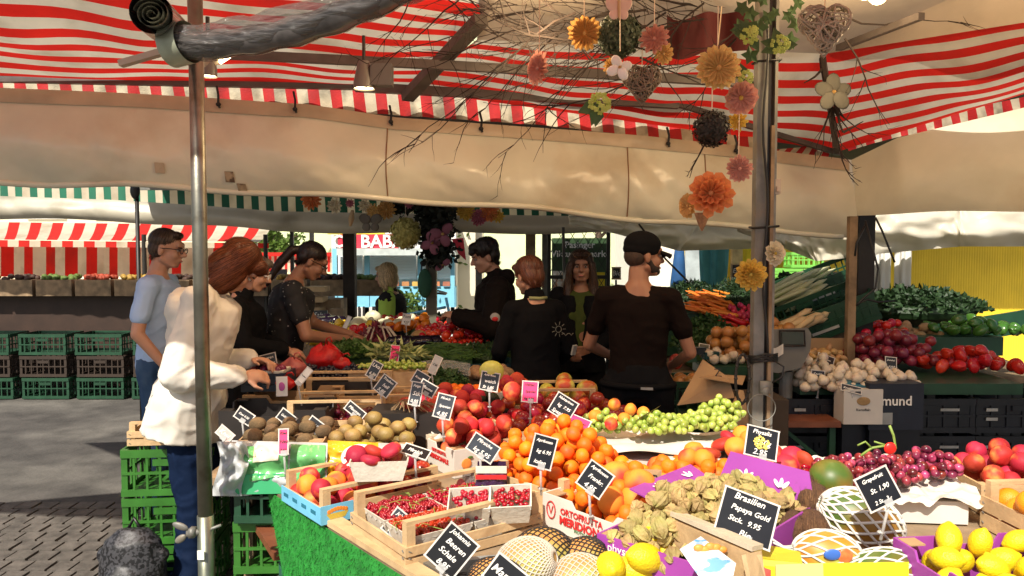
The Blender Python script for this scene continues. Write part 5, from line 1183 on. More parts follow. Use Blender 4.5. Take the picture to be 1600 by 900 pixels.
flatp=[fruit_mesh(.036,(1,1,.58),.05,.3,seed=k,m=pea,name='flat_peach') for k in range(2)]
kiw=M('kiwi_skin',(.17,.105,.045),.85,.15,60,.5,260,rnd=.18,col2=(.11,.07,.03),c2s=20); kw=[fruit_mesh(.026,(1,1,1.28),0,.04,seed=k,rough=.03,m=kiw,name='kiwi') for k in range(2)]
kig=M('golden_kiwi_skin',(.30,.20,.055),.55,.15,60,.2,260,rnd=.2,col2=(.20,.12,.04),c2s=9); kg=[fruit_mesh(.026,(1,1,1.25),0,.04,seed=k,rough=.03,m=kig,name='kiwi') for k in range(2)]
plm=M('plum_skin',(.12,.008,.02),.3,.3,9,0,1,rnd=.4); pl=[fruit_mesh(.021,(1,1,1.05),.08,.1,m=plm,name='plum',nu=14,nv=9)]
lem=M('lemon_skin',(.76,.56,.012),.42,.05,30,.35,200,rnd=.06,spec=.4)
def lemon_mesh(r):
    def fn(q): return 1+.16*math.exp(-((1-abs(q.z))/.03))
    return MB().ell((0,0,0),(r*.82,r*.82,r*1.1),22,16,fn=fn).mesh('lemon',lem,True)
grn=M('green_grape_skin',(.27,.37,.05),.25,.12,12,0,1,rnd=.2,sss=.1,col2=(.38,.44,.10),c2s=30); rgr=M('red_grape_skin',(.16,.012,.03),.28,.3,20,0,1,rnd=.5,col2=(.30,.04,.07),c2s=30)
bgr=M('black_grape_skin',(.012,.010,.022),.35,.4,20,0,1,rnd=.4)
stemg=M('green_stem',(.22,.32,.06),.6,.2,20)
def gmesh(r,m,sq=1.15): return MB().ell((0,0,0),(r,r,r*sq),14,10).mesh('grape',m,True)
def bunch(label,pts,mesh,sm,cat='grapes',name='grape_bunch',group=None,seed=1,stem=None,pn='grape'):
    cx=sum(p[0] for p in pts)/len(pts); cy=sum(p[1] for p in pts)/len(pts); z=min(p[2] for p in pts); c=V((cx,cy,z))
    t=thing(name,label,cat,c,group=group); rr=random.Random(seed)
    for p in pts[:100]:
        o=bpy.data.objects.new(pn,mesh); C.objects.link(o); o.parent=t; o.location=V(p[:3])-c; o.rotation_euler=(rr.uniform(0,6),rr.uniform(0,6),0)
    s=MB(); top_=V((0,0,max(p[2] for p in pts)-z+.004))
    for p in pts[:100:4]: s.loft([V(p[:3])-c,(V(p[:3])-c)*.5+V((0,0,-.002)),V((0,0,.006))],.0018,4)
    if stem: s.loft([V(q) for q in stem],.004,6)
    obj('stem',s,sm,t); return t
def card_punnet(label,loc,rz=0,rx=0,ry=0,w=.17,d=.11,h=.06,group=None,print_=True):
    t=thing('punnet',label,'punnet',loc,rz,group,rx=rx,ry=ry); m=MB(); s=.80
    def ring(w_,d_,z): return [(-w_/2,-d_/2,z),(w_/2,-d_/2,z),(w_/2,d_/2,z),(-w_/2,d_/2,z)]
    a=ring(w*s,d*s,0);b=ring(w,d,h);c=ring(w-.008,d-.008,h);e=ring(w*s-.008,d*s-.008,.005)
    m.add(a+b+c+e,[(3,2,1,0)]+[(i,(i+1)%4,4+(i+1)%4,4+i) for i in range(4)]+[(4+i,4+(i+1)%4,8+(i+1)%4,8+i) for i in range(4)]+[(8+i,8+(i+1)%4,12+(i+1)%4,12+i) for i in range(4)]+[(12,13,14,15)])
    obj('tray',m,punm,t)
    r=MB(); n=18
    for (ax,ay,bx,by,dx,dy) in((-w/2,-d/2,w/2,-d/2,0,-1),(w/2,-d/2,w/2,d/2,1,0),(w/2,d/2,-w/2,d/2,0,1),(-w/2,d/2,-w/2,-d/2,-1,0)):
        r.loft([V((ax+(bx-ax)*k/n*.98+(.01*(bx-ax)),ay+(by-ay)*k/n,h*.82+.004*math.sin(k*1.6)))-V((dx,dy,0))*.004*1 for k in range(n+1)],.0018,4)
    obj('wavy_rim',r,M('grey_emboss',(.45,.42,.36),.7),t)
    if print_: obj('red_print',MB().box((-w*.452,0,h*.45),(.003,d*.4,.02),ry=-.28).box((-w*.452,.0,h*.25),(.003,d*.25,.008),ry=-.28),inkr,t)
    return t
curm=M('redcurrant_skin',(.34,.003,.007),.18,.25,60,0,1,rnd=.2,col2=(.28,.0,.005),c2s=120,coat=.3)
def currants(label,root,box,z0,n,seed,sag=.0):
    rr=random.Random(seed); m=MB(); s=MB(); r=.0056
    for k in range(n):
        x=rr.uniform(box[0],box[1]);y=rr.uniform(box[2],box[3]); z=z0+.008*mnoise.noise(V((x*22,y*22,seed)))+rr.uniform(0,.012)
        m.ell((x,y,z),(r,r,r),7,5)
    for k in range(n//50):
        x=rr.uniform(box[0],box[1]);y=rr.uniform(box[2],box[3]); a=rr.random()*6.28; z=z0+.016; s.loft([(x,y,z),(x+math.cos(a)*.02,y+math.sin(a)*.02,z+.005),(x+math.cos(a+.5)*.045,y+math.sin(a+.5)*.045,z-.002)],.0011,4)
    m.box(((box[0]+box[1])/2,(box[2]+box[3])/2,z0-.008),(box[1]-box[0],box[3]-box[2],.012))
    L=root.location; t=thing('redcurrants',label,'redcurrants',L,root.rotation_euler.z,kind='stuff'); obj('berries',m,curm,t,True); obj('stalks',s,stemg,t)
    t.rotation_euler=root.rotation_euler
    return t
def leafpile(name,label,cat,c,rx,ry,h,n,s,m,seed=1,long=1.6,rz=0,upw=.4,kind=None,group=None,single_=True,curl=.3,stems=0,sm=None):
    rr=random.Random(seed); mb=MB()
    for k in range(n):
        a=rr.random()*6.28; q=rr.random()**.5; x=math.cos(a)*q*rx; y=math.sin(a)*q*ry; z=h*(1-q*q)*rr.uniform(.75,1.05)+h*.08
        p=rot(V((x,y,z)),rz); e=V((rr.gauss(0,1),rr.gauss(0,1),rr.gauss(upw,.5))).normalized(); f=e.cross(V((rr.gauss(0,1),rr.gauss(0,1),rr.gauss(0,1)))).normalized(); g=e.cross(f); L=s*rr.uniform(.6,1.3)
        mb.add([p,p+e*L*.5+f*L*.5/long+g*L*curl*.3,p+e*L+g*L*curl*.4,p+e*L*.5-f*L*.5/long+g*L*curl*.3,p+e*L*.5-g*L*curl*.15],[(0,1,4),(1,2,4),(2,3,4),(3,0,4)])
    mb.ell((0,0,0),(rx*.86,ry*.86,h*.8),16,8,M=Matrix.Rotation(rz,3,'Z'))
    t=thing(name,label,cat,c,group=group,kind=kind); obj('leaves',mb,m,t)
    if stems:
        sb=MB()
        for k in range(stems):
            a=rr.uniform(-.5,.5); y=rr.uniform(-ry,ry)*.7; sb.loft([rot(V((-rx*1.2,y,h*.2)),rz),rot(V((0,y*.5,h*.6)),rz)],.006,5)
        obj('stalks',sb,sm or stemg,t)
    return t
fol=lambda n,c,v=.35:M(n,c,.55,v,14,.3,60,trans=.12)
parsley=fol('parsley_green',(.035,.085,.018)); darkg=fol('dark_leaf',(.02,.05,.014)); midg=fol('mid_leaf',(.075,.15,.03)); brightg=fol('bright_leaf',(.28,.45,.06)); paleg=fol('pale_leek',(.38,.42,.16)); redl=fol('radicchio_leaf',(.16,.02,.04))
# ================= THE FRONT FRUIT STALL
A33=R(39); bX=V((math.cos(A33),math.sin(A33),0)); aX=V((math.sin(A33),-math.cos(A33),0))
TZ=.75
def polytop(name,label,pts,z,th,m,legs,legm,cat='table',edge=None):
    c=V((sum(p[0] for p in pts)/len(pts),sum(p[1] for p in pts)/len(pts),0)); t=thing(name,label,cat,c); k=len(pts)
    vs=[(x,y,z) for x,y in pts]+[(x,y,z-th) for x,y in pts]; obj('table_top',MB().add(vs,[tuple(range(k)),tuple(range(2*k-1,k-1,-1))]+[(i,i+k,(i+1)%k+k,(i+1)%k) for i in range(k)]),m,t,world=True)
    for x,y in legs: obj('leg',MB().box((x,y,(z-th)/2),(.05,.05,z-th)),legm,t,world=True)
    return t
lc=V((-.865,2.70,0)); fe=lc+aX*2.7
tt=polytop('display_table','front fruit table of wooden boards edged with a pale plank',[(lc.x,lc.y),(fe.x,fe.y),(2.6,.55),(2.7,2.2),(1.3,3.1),(.1,3.45),(-.9,3.2)][::1],TZ-.002,.03,M('table_boards',(.24,.17,.10),.7,.25,7,.3,40),[(-.7,2.8),(.35,1.2),(1.2,2.7),(2.2,1.0)],woodd)
e0=lc+aX*.1;m=MB()
for k,(a0,a1) in enumerate(((.35,1.15),(1.16,2.6))): m.bar(lc+aX*a0+bX*.02+V((0,0,TZ+.008)),lc+aX*a1+bX*.02+V((0,0,TZ+.008)),.05,.018)
obj('edge_plank',m,woodx,tt,world=True)
m=MB().bar(lc+aX*.9+bX*.075+V((0,0,TZ+.006)),lc+aX*2.6+bX*.075+V((0,0,TZ+.006)),.03,.012); obj('metal_edge',m,galv,tt,world=True)
# artificial grass cloth hanging from the left edge
gm=M('artificial_grass',(.02,.22,.03),.6,.35,30,.3,200,rnd=0)
m=MB(); t=thing('artificial_grass_cloth','bright green artificial grass cloth hanging from the front table edge','cloth',(lc.x+.4,lc.y-.6,0))
out=-bX
def gp(u,v): 
    p=lc+aX*(.0+.40*v+(2.5-.4*v)*u)+V((0,0,TZ-.005)); return p+out*(.008+.02*v+.015*math.sin(u*16)*v)+V((0,0,-.70*v))
m.grid(gp,60,16); obj('backing',m,gm,t,True,True)
m=MB(); rr=random.Random(3)
for k in range(15000):
    u=rr.random();v=rr.random(); p=gp(u,v); n=out+V((rr.gauss(0,.4),rr.gauss(0,.4),rr.gauss(-.3,.4))); n=n.normalized()*rr.uniform(.008,.016); s=aX*.002
    m.add([p-s,p+s,p+n],[(0,1,2)])
obj('grass_pile',m,M('artificial_grass_blades',(.02,.24,.03),.45,.4,25,trans=.2),t,world=True)
# ---- C1 blue strip crate with peaches
def cz(px,py,z=TZ): return PZ(px,py,z)
bluecr=wcrate('fruit_crate','peach crate with a blue printed paper strip at the left front corner of the table',cz(503,823),A33,.44,.30,.055,.045)
st=obj('paper_strip',MB().box((-.0035,.15,.032),(.003,.30,.052)).box((.05,-.0035,.034),(.11,.003,.058)),bluec,bluecr)
m=MB()
for k in range(4): m.box((-.0055,.05+.07*k,.034),(.0015,.035,.012)); 
obj('strip_print',m,M('dark_teal_print',(.02,.16,.24),.5),bluecr)
m=MB(); m.add([(.025,-.0055,.018),(.075,-.0055,.018),(.088,-.0055,.036),(.012,-.0055,.036)],[(0,1,2,3)]); obj('basket_print',m,M('basket_print_yellow',(.55,.42,.06),.5),bluecr)
m=MB(); 
for k in range(7): m.ell((.022+k*.0095,-.0055,.042+.006*math.sin(k*.52)),(.007,.001,.007),8,5)
obj('fruit_print',m,M('fruit_print_orange',(.75,.25,.03),.5),bluecr)
e=heap(bluecr,pch2+pch,'peach','yellow red peach in the blue strip crate at the left front corner','peach','peaches in the blue strip crate',17,(.01,.24,.02,.28),.005,.033,.0,3)
heap(bluecr,nct,'nectarine','red nectarine in the right half of the blue strip crate','nectarine','nectarines in the blue strip crate',24,(.19,.43,.02,.28),.0,.033,.0,4)
# empty-looking crate corner to its left
pn=card_punnet('white card punnet of flat peaches tilted on the rail of the blue strip crate',world(bluecr,(.20,-.005,.118)),A33*.15,rx=.0,w=.185,d=.115,h=.065)
heap(pn,pch[:1]+flatp,'flat_peach','red flat peach lying in the tilted white punnet','peach','flat peaches in the tilted white punnet',5,(-.10,.10,-.06,.06),.035,.030,.0,5,up=True)
# ---- C2 currants crate
cur=wcrate('fruit_crate','wooden crate of redcurrant punnets nearest the front table edge',cz(634,893),A33-R(3),.46,.35,.062,.055)
lab=['white card punnet of redcurrants at the back left of the currant crate','white card punnet of redcurrants at the front left of the currant crate','white card punnet of redcurrants at the front right of the currant crate','white card punnet of redcurrants at the back right of the currant crate']
for k,(x,y) in enumerate(((.13,.26),(.13,.10),(.335,.10),(.335,.26))):
    p=card_punnet(lab[k],world(cur,(x,y,.014)),A33-R(3),w=.20,d=.15,h=.062,print_=False)
    currants('heap of shiny redcurrants in the '+['back left','front left','front right','back right'][k]+' punnet of the crate',p,(-.092,.092,-.067,.067),.058,640,k)
for k,(px,py,rz_) in enumerate(((737,797,.02),(800,793,.0))):
    b=P(px,py+10,2.22); card_punnet(['white card punnet of blueberries tilted over the crate, left of two','white card punnet tilted over the crate, right of two beside the apricots'][k],b,rz_-.05,rx=R(22),ry=R(-4),w=.125,d=.10,h=.068)
    m=MB(); rr=random.Random(k)
    for j in range(40): m.ell((rr.uniform(-.05,.05),rr.uniform(-.035,.035),.064),(.008,.008,.007),7,5)
    t=thing('berries',['dark berries in the left tilted white punnet','dark berries in the right tilted white punnet'][k],'berries',b,rz_,rx=R(22)); obj('berry_heap',m,curm,t,True)
# blue pack between peaches and apricots (glossy purple bag)
t=thing('fruit_bag','upright glossy purple and clear bag of fruit between the peach carton and the apricots','bag',cz(768,795)); m=MB()
m.grid(lambda u,v:V(((u-.5)*.11*(1-.15*v)+.004*math.sin(v*9),-.03-.01*math.sin(u*3.1)*math.sin(v*3.1)+.003*math.sin(u*23+v*5),v*.15)),16,10); m.grid(lambda u,v:V(((u-.5)*.11*(1-.15*v),.03+.01*math.sin(u*3.1)*math.sin(v*3.1),v*.15)),16,10)
obj('foil',m,M('purple_foil',(.045,.02,.06),.2,.3,30,.8,30,coat=.5),t,True); obj('header',MB().box((0,-.034,.14),(.10,.006,.022)).box((0,-.034,.11),(.1,.004,.006)),punm,t); obj('fruit_inside',MB().box((0,-.042,.118),(.1,.004,.014)),inkr,t)
t=thing('fruit_bag','clear bag with pink label hanging beside the peach carton front','bag',cz(735,790)); obj('foil',MB().box((0,0,.06),(.05,.03,.12)).box((0,-.017,.09),(.03,.004,.03)),film('clear_bag_film',(.5,.42,.4),.5),t); obj('label_oval',MB().ell((-.03,-.02,.07),(.016,.004,.028)),M('pink_label',(.6,.12,.1),.5),t,True)
# ---- C3 brown crate with apricots, C4 white carton
c3=wcrate('fruit_crate','brown wooden crate of apricots in the middle of the front table',cz(881,817),A33+R(3),.36,.33,.09,.04,m=woodx,slats=1,nrail=False)
c4=carton('fruit_carton','white carton with red lettering holding apricots and large yellow peaches',V((.37,2.01,TZ)),A33+R(2),.36,.42,.105,cartonw,cartonb)
q=c4; text('ORTOFRUTTA',.026,inkr,q,(-.0035,.255,.068),(R(90),0,R(-90)),bold=.0006); text('MERIDIONALE',.034,inkr,q,(-.0035,.235,.04),(R(90),0,R(-90)),bold=.0012); text('FRUTTA DEL SUD',.012,M('green_ink',(.1,.25,.1),.5),q,(-.0035,.235,.022),(R(90),0,R(-90)))
m=MB(); m.loft([(-.0035,.38+math.cos(a)*.018,.062+math.sin(a)*.026) for a in [6.283*k/24 for k in range(24)]],.0018,4,close=True); m.loft([(-.0035,.39,.075),(-.0035,.38,.05),(-.0035,.372,.075)],.002,4); obj('round_emblem',m,inkr,q)
ap=(apr,'apricot')
c3p=heap(c3,apr,'apricot','ripe orange apricot heaped in the brown crate and over its rim','apricot','apricots in the heap',150,(.0,.42,.0,.46),.05,.0265,.12,7,cand=34)
heap(c4,apr,'apricot','ripe orange apricot in the white lettered carton','apricot','apricots in the white carton',80,(.06,.40,.10,.46),.03,.0265,.05,9,cand=30)
heap(c4,apr,'apricot','ripe orange apricot filling the front of the white lettered carton','apricot','apricots at the carton front',16,(.0,.34,.01,.20),.035,.0265,.0,19,cand=30)
for k,(px,py,z,r) in enumerate(((963,742,.90,1.25),(1000,757,.90,1.3),(992,780,.86,1.2),(955,783,.855,1.2),(1035,760,.86,1.15))):
    o=bpy.data.objects.new('peach',pch2[k%2]); C.objects.link(o); o.location=PZ(px,py,z); o.scale=(r,)*3; o.rotation_euler=(k,k*.7,k*2); tag(o,'large yellow peach at the front of the white lettered carton','peach','large yellow peaches in the white carton')
t=thing('paper_tag','small torn cardboard price tag with a handwritten mark among the apricots','tag',PZ(1018,752,.9)); obj('card',MB().quad((-.03,0,-.02),(.03,.0,-.02),(.03,0,.035),(-.03,.01,.035),.002),cartonb,t); text('P',.04,inkk,t,(.008,-.004,.006),(R(90),0,0),'mark')
# big heap at the rear right: apricots spilling to the right (third crate hidden)
c5=wcrate('fruit_crate','wooden crate buried under apricots and small peaches right of the big heap',V((.56,2.30,TZ)),A33+R(4),.34,.34,.08,.0,nrail=False)
heap(c5,apr,'apricot','ripe orange apricot on the right slope beside the physalis','apricot','apricots on the right slope',70,(-.02,.36,-.02,.30),.04,.0265,.03,11,cand=30)
heap(c5,pch2,'peach','yellow peach on the right slope behind the apricots','peach','peaches on the right slope',9,(.15,.44,.16,.34),.05,.029,.0,12)
# ---- peach cartons (white) middle
c6=wcrate('fruit_crate','long whitewashed crate of red peaches behind the gold kiwis',V(cz(674,727,TZ))+V((0,.0,.02)),A33+R(2),.46,.38,.10,.0,m=woodw,slats=1,nrail=False)
c7=carton('fruit_carton','white peach carton with red lettering and a peach picture in front of the whitewashed crate',cz(710,748),A33-R(6),.30,.22,.105,cartonw,cartonb)
text('ORTOFRUTTA',.018,inkr,c7,(-.003,.12,.075),(R(90),0,R(-90)),bold=.0006); text('MERIDIONALE',.024,inkr,c7,(-.003,.12,.050),(R(90),0,R(-90)),bold=.001); m=MB().ell((.05,-.004,.05),(.022,.002,.020)); obj('peach_print',m,M('peach_print',(.8,.25,.05),.5,.2,40),c7,True); obj('leaf_print',MB().ell((.066,-.005,.072),(.012,.002,.005)),midg,c7)
text('Frutta di Sicilia',.02,M('brown_ink',(.3,.2,.1),.6),c6,(-.004,.2,.06),(R(90),0,R(-90))) 
m=MB(); 
for k in range(9): m.box((-.003,.06+.035*k,.035+.012*(k%3)),(.002,.022,.006))
obj('side_print',m,M('ochre_print',(.42,.34,.2),.6),c6)
heap(c6,pch,'peach','dark red peach heaped in the whitewashed crate','peach','dark red peaches in the whitewashed crate',58,(.0,.46,.04,.40),.03,.0375,.02,14,cand=30)
heap(c7,pch,'peach','light red peach in the white carton with the peach picture','peach','light red peaches in the white carton',20,(.03,.30,.02,.21),.035,.036,.0,15)
m=MB(); m.grid(lambda u,v:V((.02+.5*u,.235+.05*math.sin(u*9)*.3-.05*v,.125+.03*math.sin(u*22)*.3-.03*v+.006*math.sin(v*9+u*30))),40,8); t=thing('liner_paper','crinkled white liner paper between the two peach boxes','paper',c7.location,c7.rotation_euler.z); obj('sheet',m,paper,t,True)
# nectarines behind right
c8=wcrate('fruit_crate','pale wooden crate of dark red nectarines left of the green grapes',V(cz(800,722,TZ)),A33-R(20),.46,.40,.12,.0,nrail=False,m=woodx)
heap(c8,nct,'nectarine','glossy dark red nectarine heaped left of the green grapes','nectarine','dark red nectarines left of the grapes',84,(.0,.60,.02,.42),.035,.0345,.04,16,cand=26)
# small yellow red nectarines near the grapes
for k,(px,py,z) in enumerate(((893,658,1.0),(905,668,.98),(960,632,.99),(985,640,.98),(1005,645,.97),(975,655,.97),(955,662,.96),(930,650,.98),(1012,660,.96),(885,682,.96))):
    o=bpy.data.objects.new('peach',pch2[k%2]); C.objects.link(o); o.location=PZ(px,py,z-.03); s=.72; o.scale=(s,)*3; o.rotation_euler=(k,k*.7,k*2); tag(o,'small yellow and red peach between the nectarines and the green grapes','peach','small yellow peaches near the grapes')
# mango / apple crate behind
c9=wcrate('fruit_crate','wooden crate with a top rail holding mangoes at the back of the fruit table',V((-.03,3.42,.80)),R(4),.42,.26,.10,.06)
mang=M('mango_skin',(.60,.10,.03),.4,.15,8,0,1,rnd=.2,col2=(.55,.50,.08),c2s=10,c2lo=.42,c2hi=.55); mgm=[fruit_mesh(.045,(.85,.8,1.1),0,.05,m=mang,name='mango')]
heap(c9,mgm,'mango','red and yellow mango in the railed crate before the sellers','mango','mangoes in the railed crate',13,(.02,.44,.02,.25),.07,.042,.01,18)
o=single('pomelo',MB().ell(PZ(768,580,1.09)*1,(.052,.05,.052),20,14,fn=lambda q:1-.14*max(0,q.z)**2),M('yellow_green_skin',(.52,.52,.10),.4,.1,10),'large yellow green pomelo standing above the avocados','pomelo',smooth=True)
avo=M('avocado_skin',(.02,.028,.012),.5,.3,40,.5,150,rnd=.2); av=[fruit_mesh(.036,(.85,.85,1.25),0,.03,m=avo,name='avocado',taper=.2)]
c10=carton('fruit_carton','low dark carton of avocados behind the dark red peaches',V((-.28,3.32,.78)),R(6),.30,.28,.09,cartonk)
heap(c10,av,'avocado','dark green avocado behind the dark red peaches','avocado','avocados in the low dark carton',16,(.0,.31,.0,.27),.05,.036,.02,21)
# apples/peach on top next to sign
for k,(px,py) in enumerate(((792,600),(808,596),(800,612))):
    o=bpy.data.objects.new('peach',pch[k%3]); C.objects.link(o); o.location=PZ(px,py,1.02); o.scale=(1.15,)*3; o.rotation_euler=(k,1,k); tag(o,'large red peach behind the pink sign','peach','large peaches behind the pink sign')
# ---- green grapes on white paper
t=thing('tissue_paper','white tissue paper spread under the green grapes','paper',PZ(1060,690,.86)); m=MB(); q=t.location
m.grid(lambda u,v:q+V((-.36+.72*u,-.22+.42*v,.012*math.sin(u*11+v*4)+.010*math.sin(v*17-u*7)+.03*(1-v)*math.sin(u*5)**2)),50,24); obj('sheet',m,paper,t,True,True)
m=MB().box((q.x,q.y+.02,TZ+.045),(.6,.36,.09),.1); o=single('fruit_carton',m,cartonw,'shallow white box beneath the green grapes','box')
rr=random.Random(22)
for b,(px,py,n,wx,wy,hh) in enumerate(((925,664,60,.10,.07,.0),(1010,672,80,.13,.09,.03),(1085,668,80,.13,.09,.03),(1128,660,60,.09,.07,.05))):
    q2=PZ(px+ (15 if b<3 else 0),py+14,.875); pts=drop(n,q2.x-wx,q2.x+wx,q2.y-wy,q2.y+wy,.885+hh*.8,.0138,.04,40+b,18,None,.1,1.0,True)
    bunch(['pale green grapes at the left end beside the folded paper','pale green grape bunch in the middle of the white paper','pale green grape bunch right of the middle on the white paper','pale green grapes piled highest at the right end'][b],pts,gmesh(.0138,grn),stemg,seed=b)
m=MB().quad(PZ(1000,650,.93),PZ(1004,646,.93)+V((0,0,.0)),P(1032,632,2.95),P(1026,634,2.95),.002); 
t=thing('paper_tag','folded brown paper corner rising between the peaches and the grapes','paper',PZ(1005,655,.93)); m=MB().add([P(990,660,2.85),P(1000,652,2.85),P(1033,633,2.95),P(1024,640,2.95)],[(0,1,2,3)]); obj('sheet',m,cartonb,t,world=True)
# flat peaches right
for k,(px,py,s,mm) in enumerate(((1085,705,1,pch2),(1110,708,1,flatp),(1128,694,1.15,flatp),(1150,700,1.1,pch2),(1140,686,1.1,flatp),(1170,688,1.05,pch2),(1160,680,1,pch2),(1215,714,1.15,flatp),(1238,718,1.25,pch),(1255,722,1.1,flatp),(1200,722,1.0,pch2),(1228,728,1.1,flatp),(1100,718,1,pch2),(1075,715,.9,pch2),(1180,705,1.1,flatp))):
    o=bpy.data.objects.new('flat_peach',mm[k%2]); C.objects.link(o); o.location=PZ(px,py,.90); o.scale=(s,)*3; o.rotation_euler=(.2*k,.1,k*2); tag(o,'flat or round peach beside the yellow physalis sign','peach','peaches behind the physalis carton')
single('fruit_carton',MB().box((.82,2.52,TZ+.055),(.62,.30,.11),R(-12)),cartonw,'low white box under the peaches behind the physalis','box')
# ---- physalis carton
ph=carton('fruit_carton','purple printed carton with white petal marks heaped with physalis',V((.45,1.70,TZ)),R(47),.58,.32,.13,purple,cartonb,notch=False)
def petalmarks(par,c,ux,uy,s,n=3,nm='petal_marks'):
    m=MB(); nn=V(ux).cross(V(uy)).normalized()
    for k in range(n):
        a=R(90+(k-(n-1)/2)*38); d=V(ux)*math.cos(a)+V(uy)*math.sin(a); e=V(ux)*-math.sin(a)+V(uy)*math.cos(a); cc=V(c)+d*s*.62
        m.add([cc+d*s*.42*math.cos(w_)+e*s*.16*math.sin(w_)+nn*.0012 for w_ in [6.283*j/12 for j in range(12)]],[tuple(range(12))])
    return obj(nm,m,ink,par)
# flaps in carton-local coordinates
def flap(pts,par=ph): 
    return obj('flap',MB().quad(*pts,.004),purple,par)
f=flap([(.28,.292,.13),(.58,.292,.13),(.60,.40,.165),(.26,.40,.165)])
petalmarks(f,(.36,.345,.1545),(1,0,0),(0,.95,.3),.035);petalmarks(f,(.52,.345,.1545),(1,0,0),(0,.95,.3),.035)
f=flap([(.562,.30,.10),(.562,-.02,.10),(.60,.02,.22),(.60,.26,.235)])
for y,z in((.20,.165),(.09,.16),(.15,.125)): petalmarks(f,(.5695+(z-.16)*.28,y,z),(0,-1,0),(.27,0,.9),.035) 
f=flap([(.564,.02,.125),(.564,.02,-.0),(.64,-.16,.02),(.62,-.13,.13)])
petalmarks(ph,(-.0025,.20,.05),(0,-1,0),(0,0,1),.03);petalmarks(ph,(-.0025,.09,.05),(0,-1,0),(0,0,1),.03)
text('physalis',.03,ink,ph,(-.0022,.24,.105),(R(90),0,R(-90)),'small_lettering')
husk=M('physalis_husk',(.46,.33,.13),.75,.2,20,.5,90,rnd=.25,col2=(.36,.30,.10),c2s=25,trans=.15)
def husk_mesh(seed):
    rr=random.Random(seed)
    def fn(q):
        a=math.atan2(q.y,q.x); return (1-.38*max(0,q.z)**2)*(1+.09*math.cos(a*5+seed)+.06*math.cos(a*10))*(1+.10*mnoise.noise(q*2.5+V((seed,0,0))))*(1+.35*max(0,q.z)**6)
    return MB().ell((0,0,0),(.019,.019,.025),20,12,fn=fn).mesh('physalis',husk,False)
hk=[husk_mesh(k) for k in range(4)]
heap(ph,hk,'physalis','papery beige physalis husk heaped in the purple carton','physalis','physalis husks in the purple carton',280,(.0,.58,.01,.32),.07,.0205,.05,25,cand=14)
# ---- net melons, lemons, salad, coconuts, mango, papaya (front right)
def net(ro,c,r,M3,n=14,th=.002,m=None,turns=.5,phase=0):
    mb=MB()
    for s in(-1,1):
        for k in range(n):
            pts=[]
            for j in range(25):
                th_=math.pi*(.06+.88*j/24); a=6.283*k/n+s*turns*(j/24)*6.283+phase
                pts.append(V(c)+M3@V((math.sin(th_)*math.cos(a)*r[0],math.sin(th_)*math.sin(a)*r[1],math.cos(th_)*r[2]))*1.015)
            mb.loft(pts,th,5)
    return obj('net',mb,m,ro,True)
def netfruit(name,label,cat,c,r,M3,fm,nm,n=14,th=.002,turns=.5,tails=True,group=None):
    t=thing(name,label,cat,c,group=group); obj('fruit_skin',MB().ell((0,0,0),r,24,16,M=M3,fn=lambda q:1+.02*mnoise.noise(q*2)),fm,t,True); net(t,(0,0,0),r,M3,n,th,nm,turns)
    if tails:
        m=MB(); tip=M3@V((0,0,-r[2]*1.03))
        for k in range(10): a=k*.63; m.loft([tip+M3@V((math.cos(a)*.012,math.sin(a)*.012,.01)),tip+M3@V((math.cos(a)*.006,math.sin(a)*.006,-.02)),tip+M3@V((math.cos(a)*.022,math.sin(a)*.022,-.05))],th,4)
        obj('net_end',m,nm,t,True)
    return t
blackn=M('black_net',(.02,.017,.015),.6); whiten=M('white_foam_net',(.66,.64,.57),.7,.05); beign=M('beige_net',(.50,.45,.36),.7)
mf=M('orange_melon_skin',(.60,.26,.07),.5,.2,9,col2=(.40,.34,.08),c2s=6)
Ry=lambda a:Matrix.Rotation(R(a),3,'Y'); Rx=lambda a:Matrix.Rotation(R(a),3,'X'); Rz=lambda a:Matrix.Rotation(R(a),3,'Z')
netfruit('netted_mango','mango in a black net behind the pale netted one at the front','mango',PZ(847,872,.82),(.075,.07,.085),Ry(80),mf,blackn,22,.0016)
netfruit('netted_mango','mango in a pale beige net with a red tag at the front edge','mango',PZ(822,880,.83),(.062,.06,.08),Ry(70)@Rx(20),mf,beign,26,.002)
netfruit('netted_mango','mango in a black net left of the lemons','mango',PZ(908,880,.81),(.06,.06,.075),Ry(60),mf,blackn,22,.0016)
netfruit('netted_mango','mango in a black net touching the purple carton','mango',PZ(965,868,.81),(.06,.06,.085),Ry(95)@Rz(20),mf,blackn,24,.0016)
netfruit('netted_mango','dark netted mango bottom left under the round price sign','mango',PZ(775,905,.82),(.05,.05,.07),Ry(95)@Rz(20),mf,blackn,22,.0016)
netfruit('netted_mango','mango in a pale beige net half cut by the bottom edge','mango',PZ(905,905,.80),(.06,.06,.07),Ry(80),mf,beign,22,.0018)
single('crate_divider',MB().box(PZ(745,905,.77),(.13,.02,.11),A33*.3),M('grey_card',(.22,.23,.22),.7,.1,30,.3,90),'grey corrugated board in front of the currant crate','board')
lm=[lemon_mesh(.036)]
for k,(px,py,z) in enumerate(((968,885,.84),(1035,845,.87),(1022,872,.86),(1050,858,.86),(1000,892,.82),(1065,880,.83),(1085,905,.80),(1012,850,.84),(1040,900,.80),(945,905,.79),(1072,850,.83))):
    o=bpy.data.objects.new('lemon',lm[0]); C.objects.link(o); o.location=PZ(px-14,py,z); o.rotation_euler=(1.4+.3*(k%3),.4*k,k*1.1); s=1.2; o.scale=(s,)*3; tag(o,'large bright yellow lemon before the physalis','lemon','lemons at the front')
leafpile('lettuce','light green frilly lettuce leaves at the bottom edge beside the lemons','lettuce',PZ(1075,918,.77),.12,.06,.05,380,.045,brightg,5,long=1.3,upw=1)
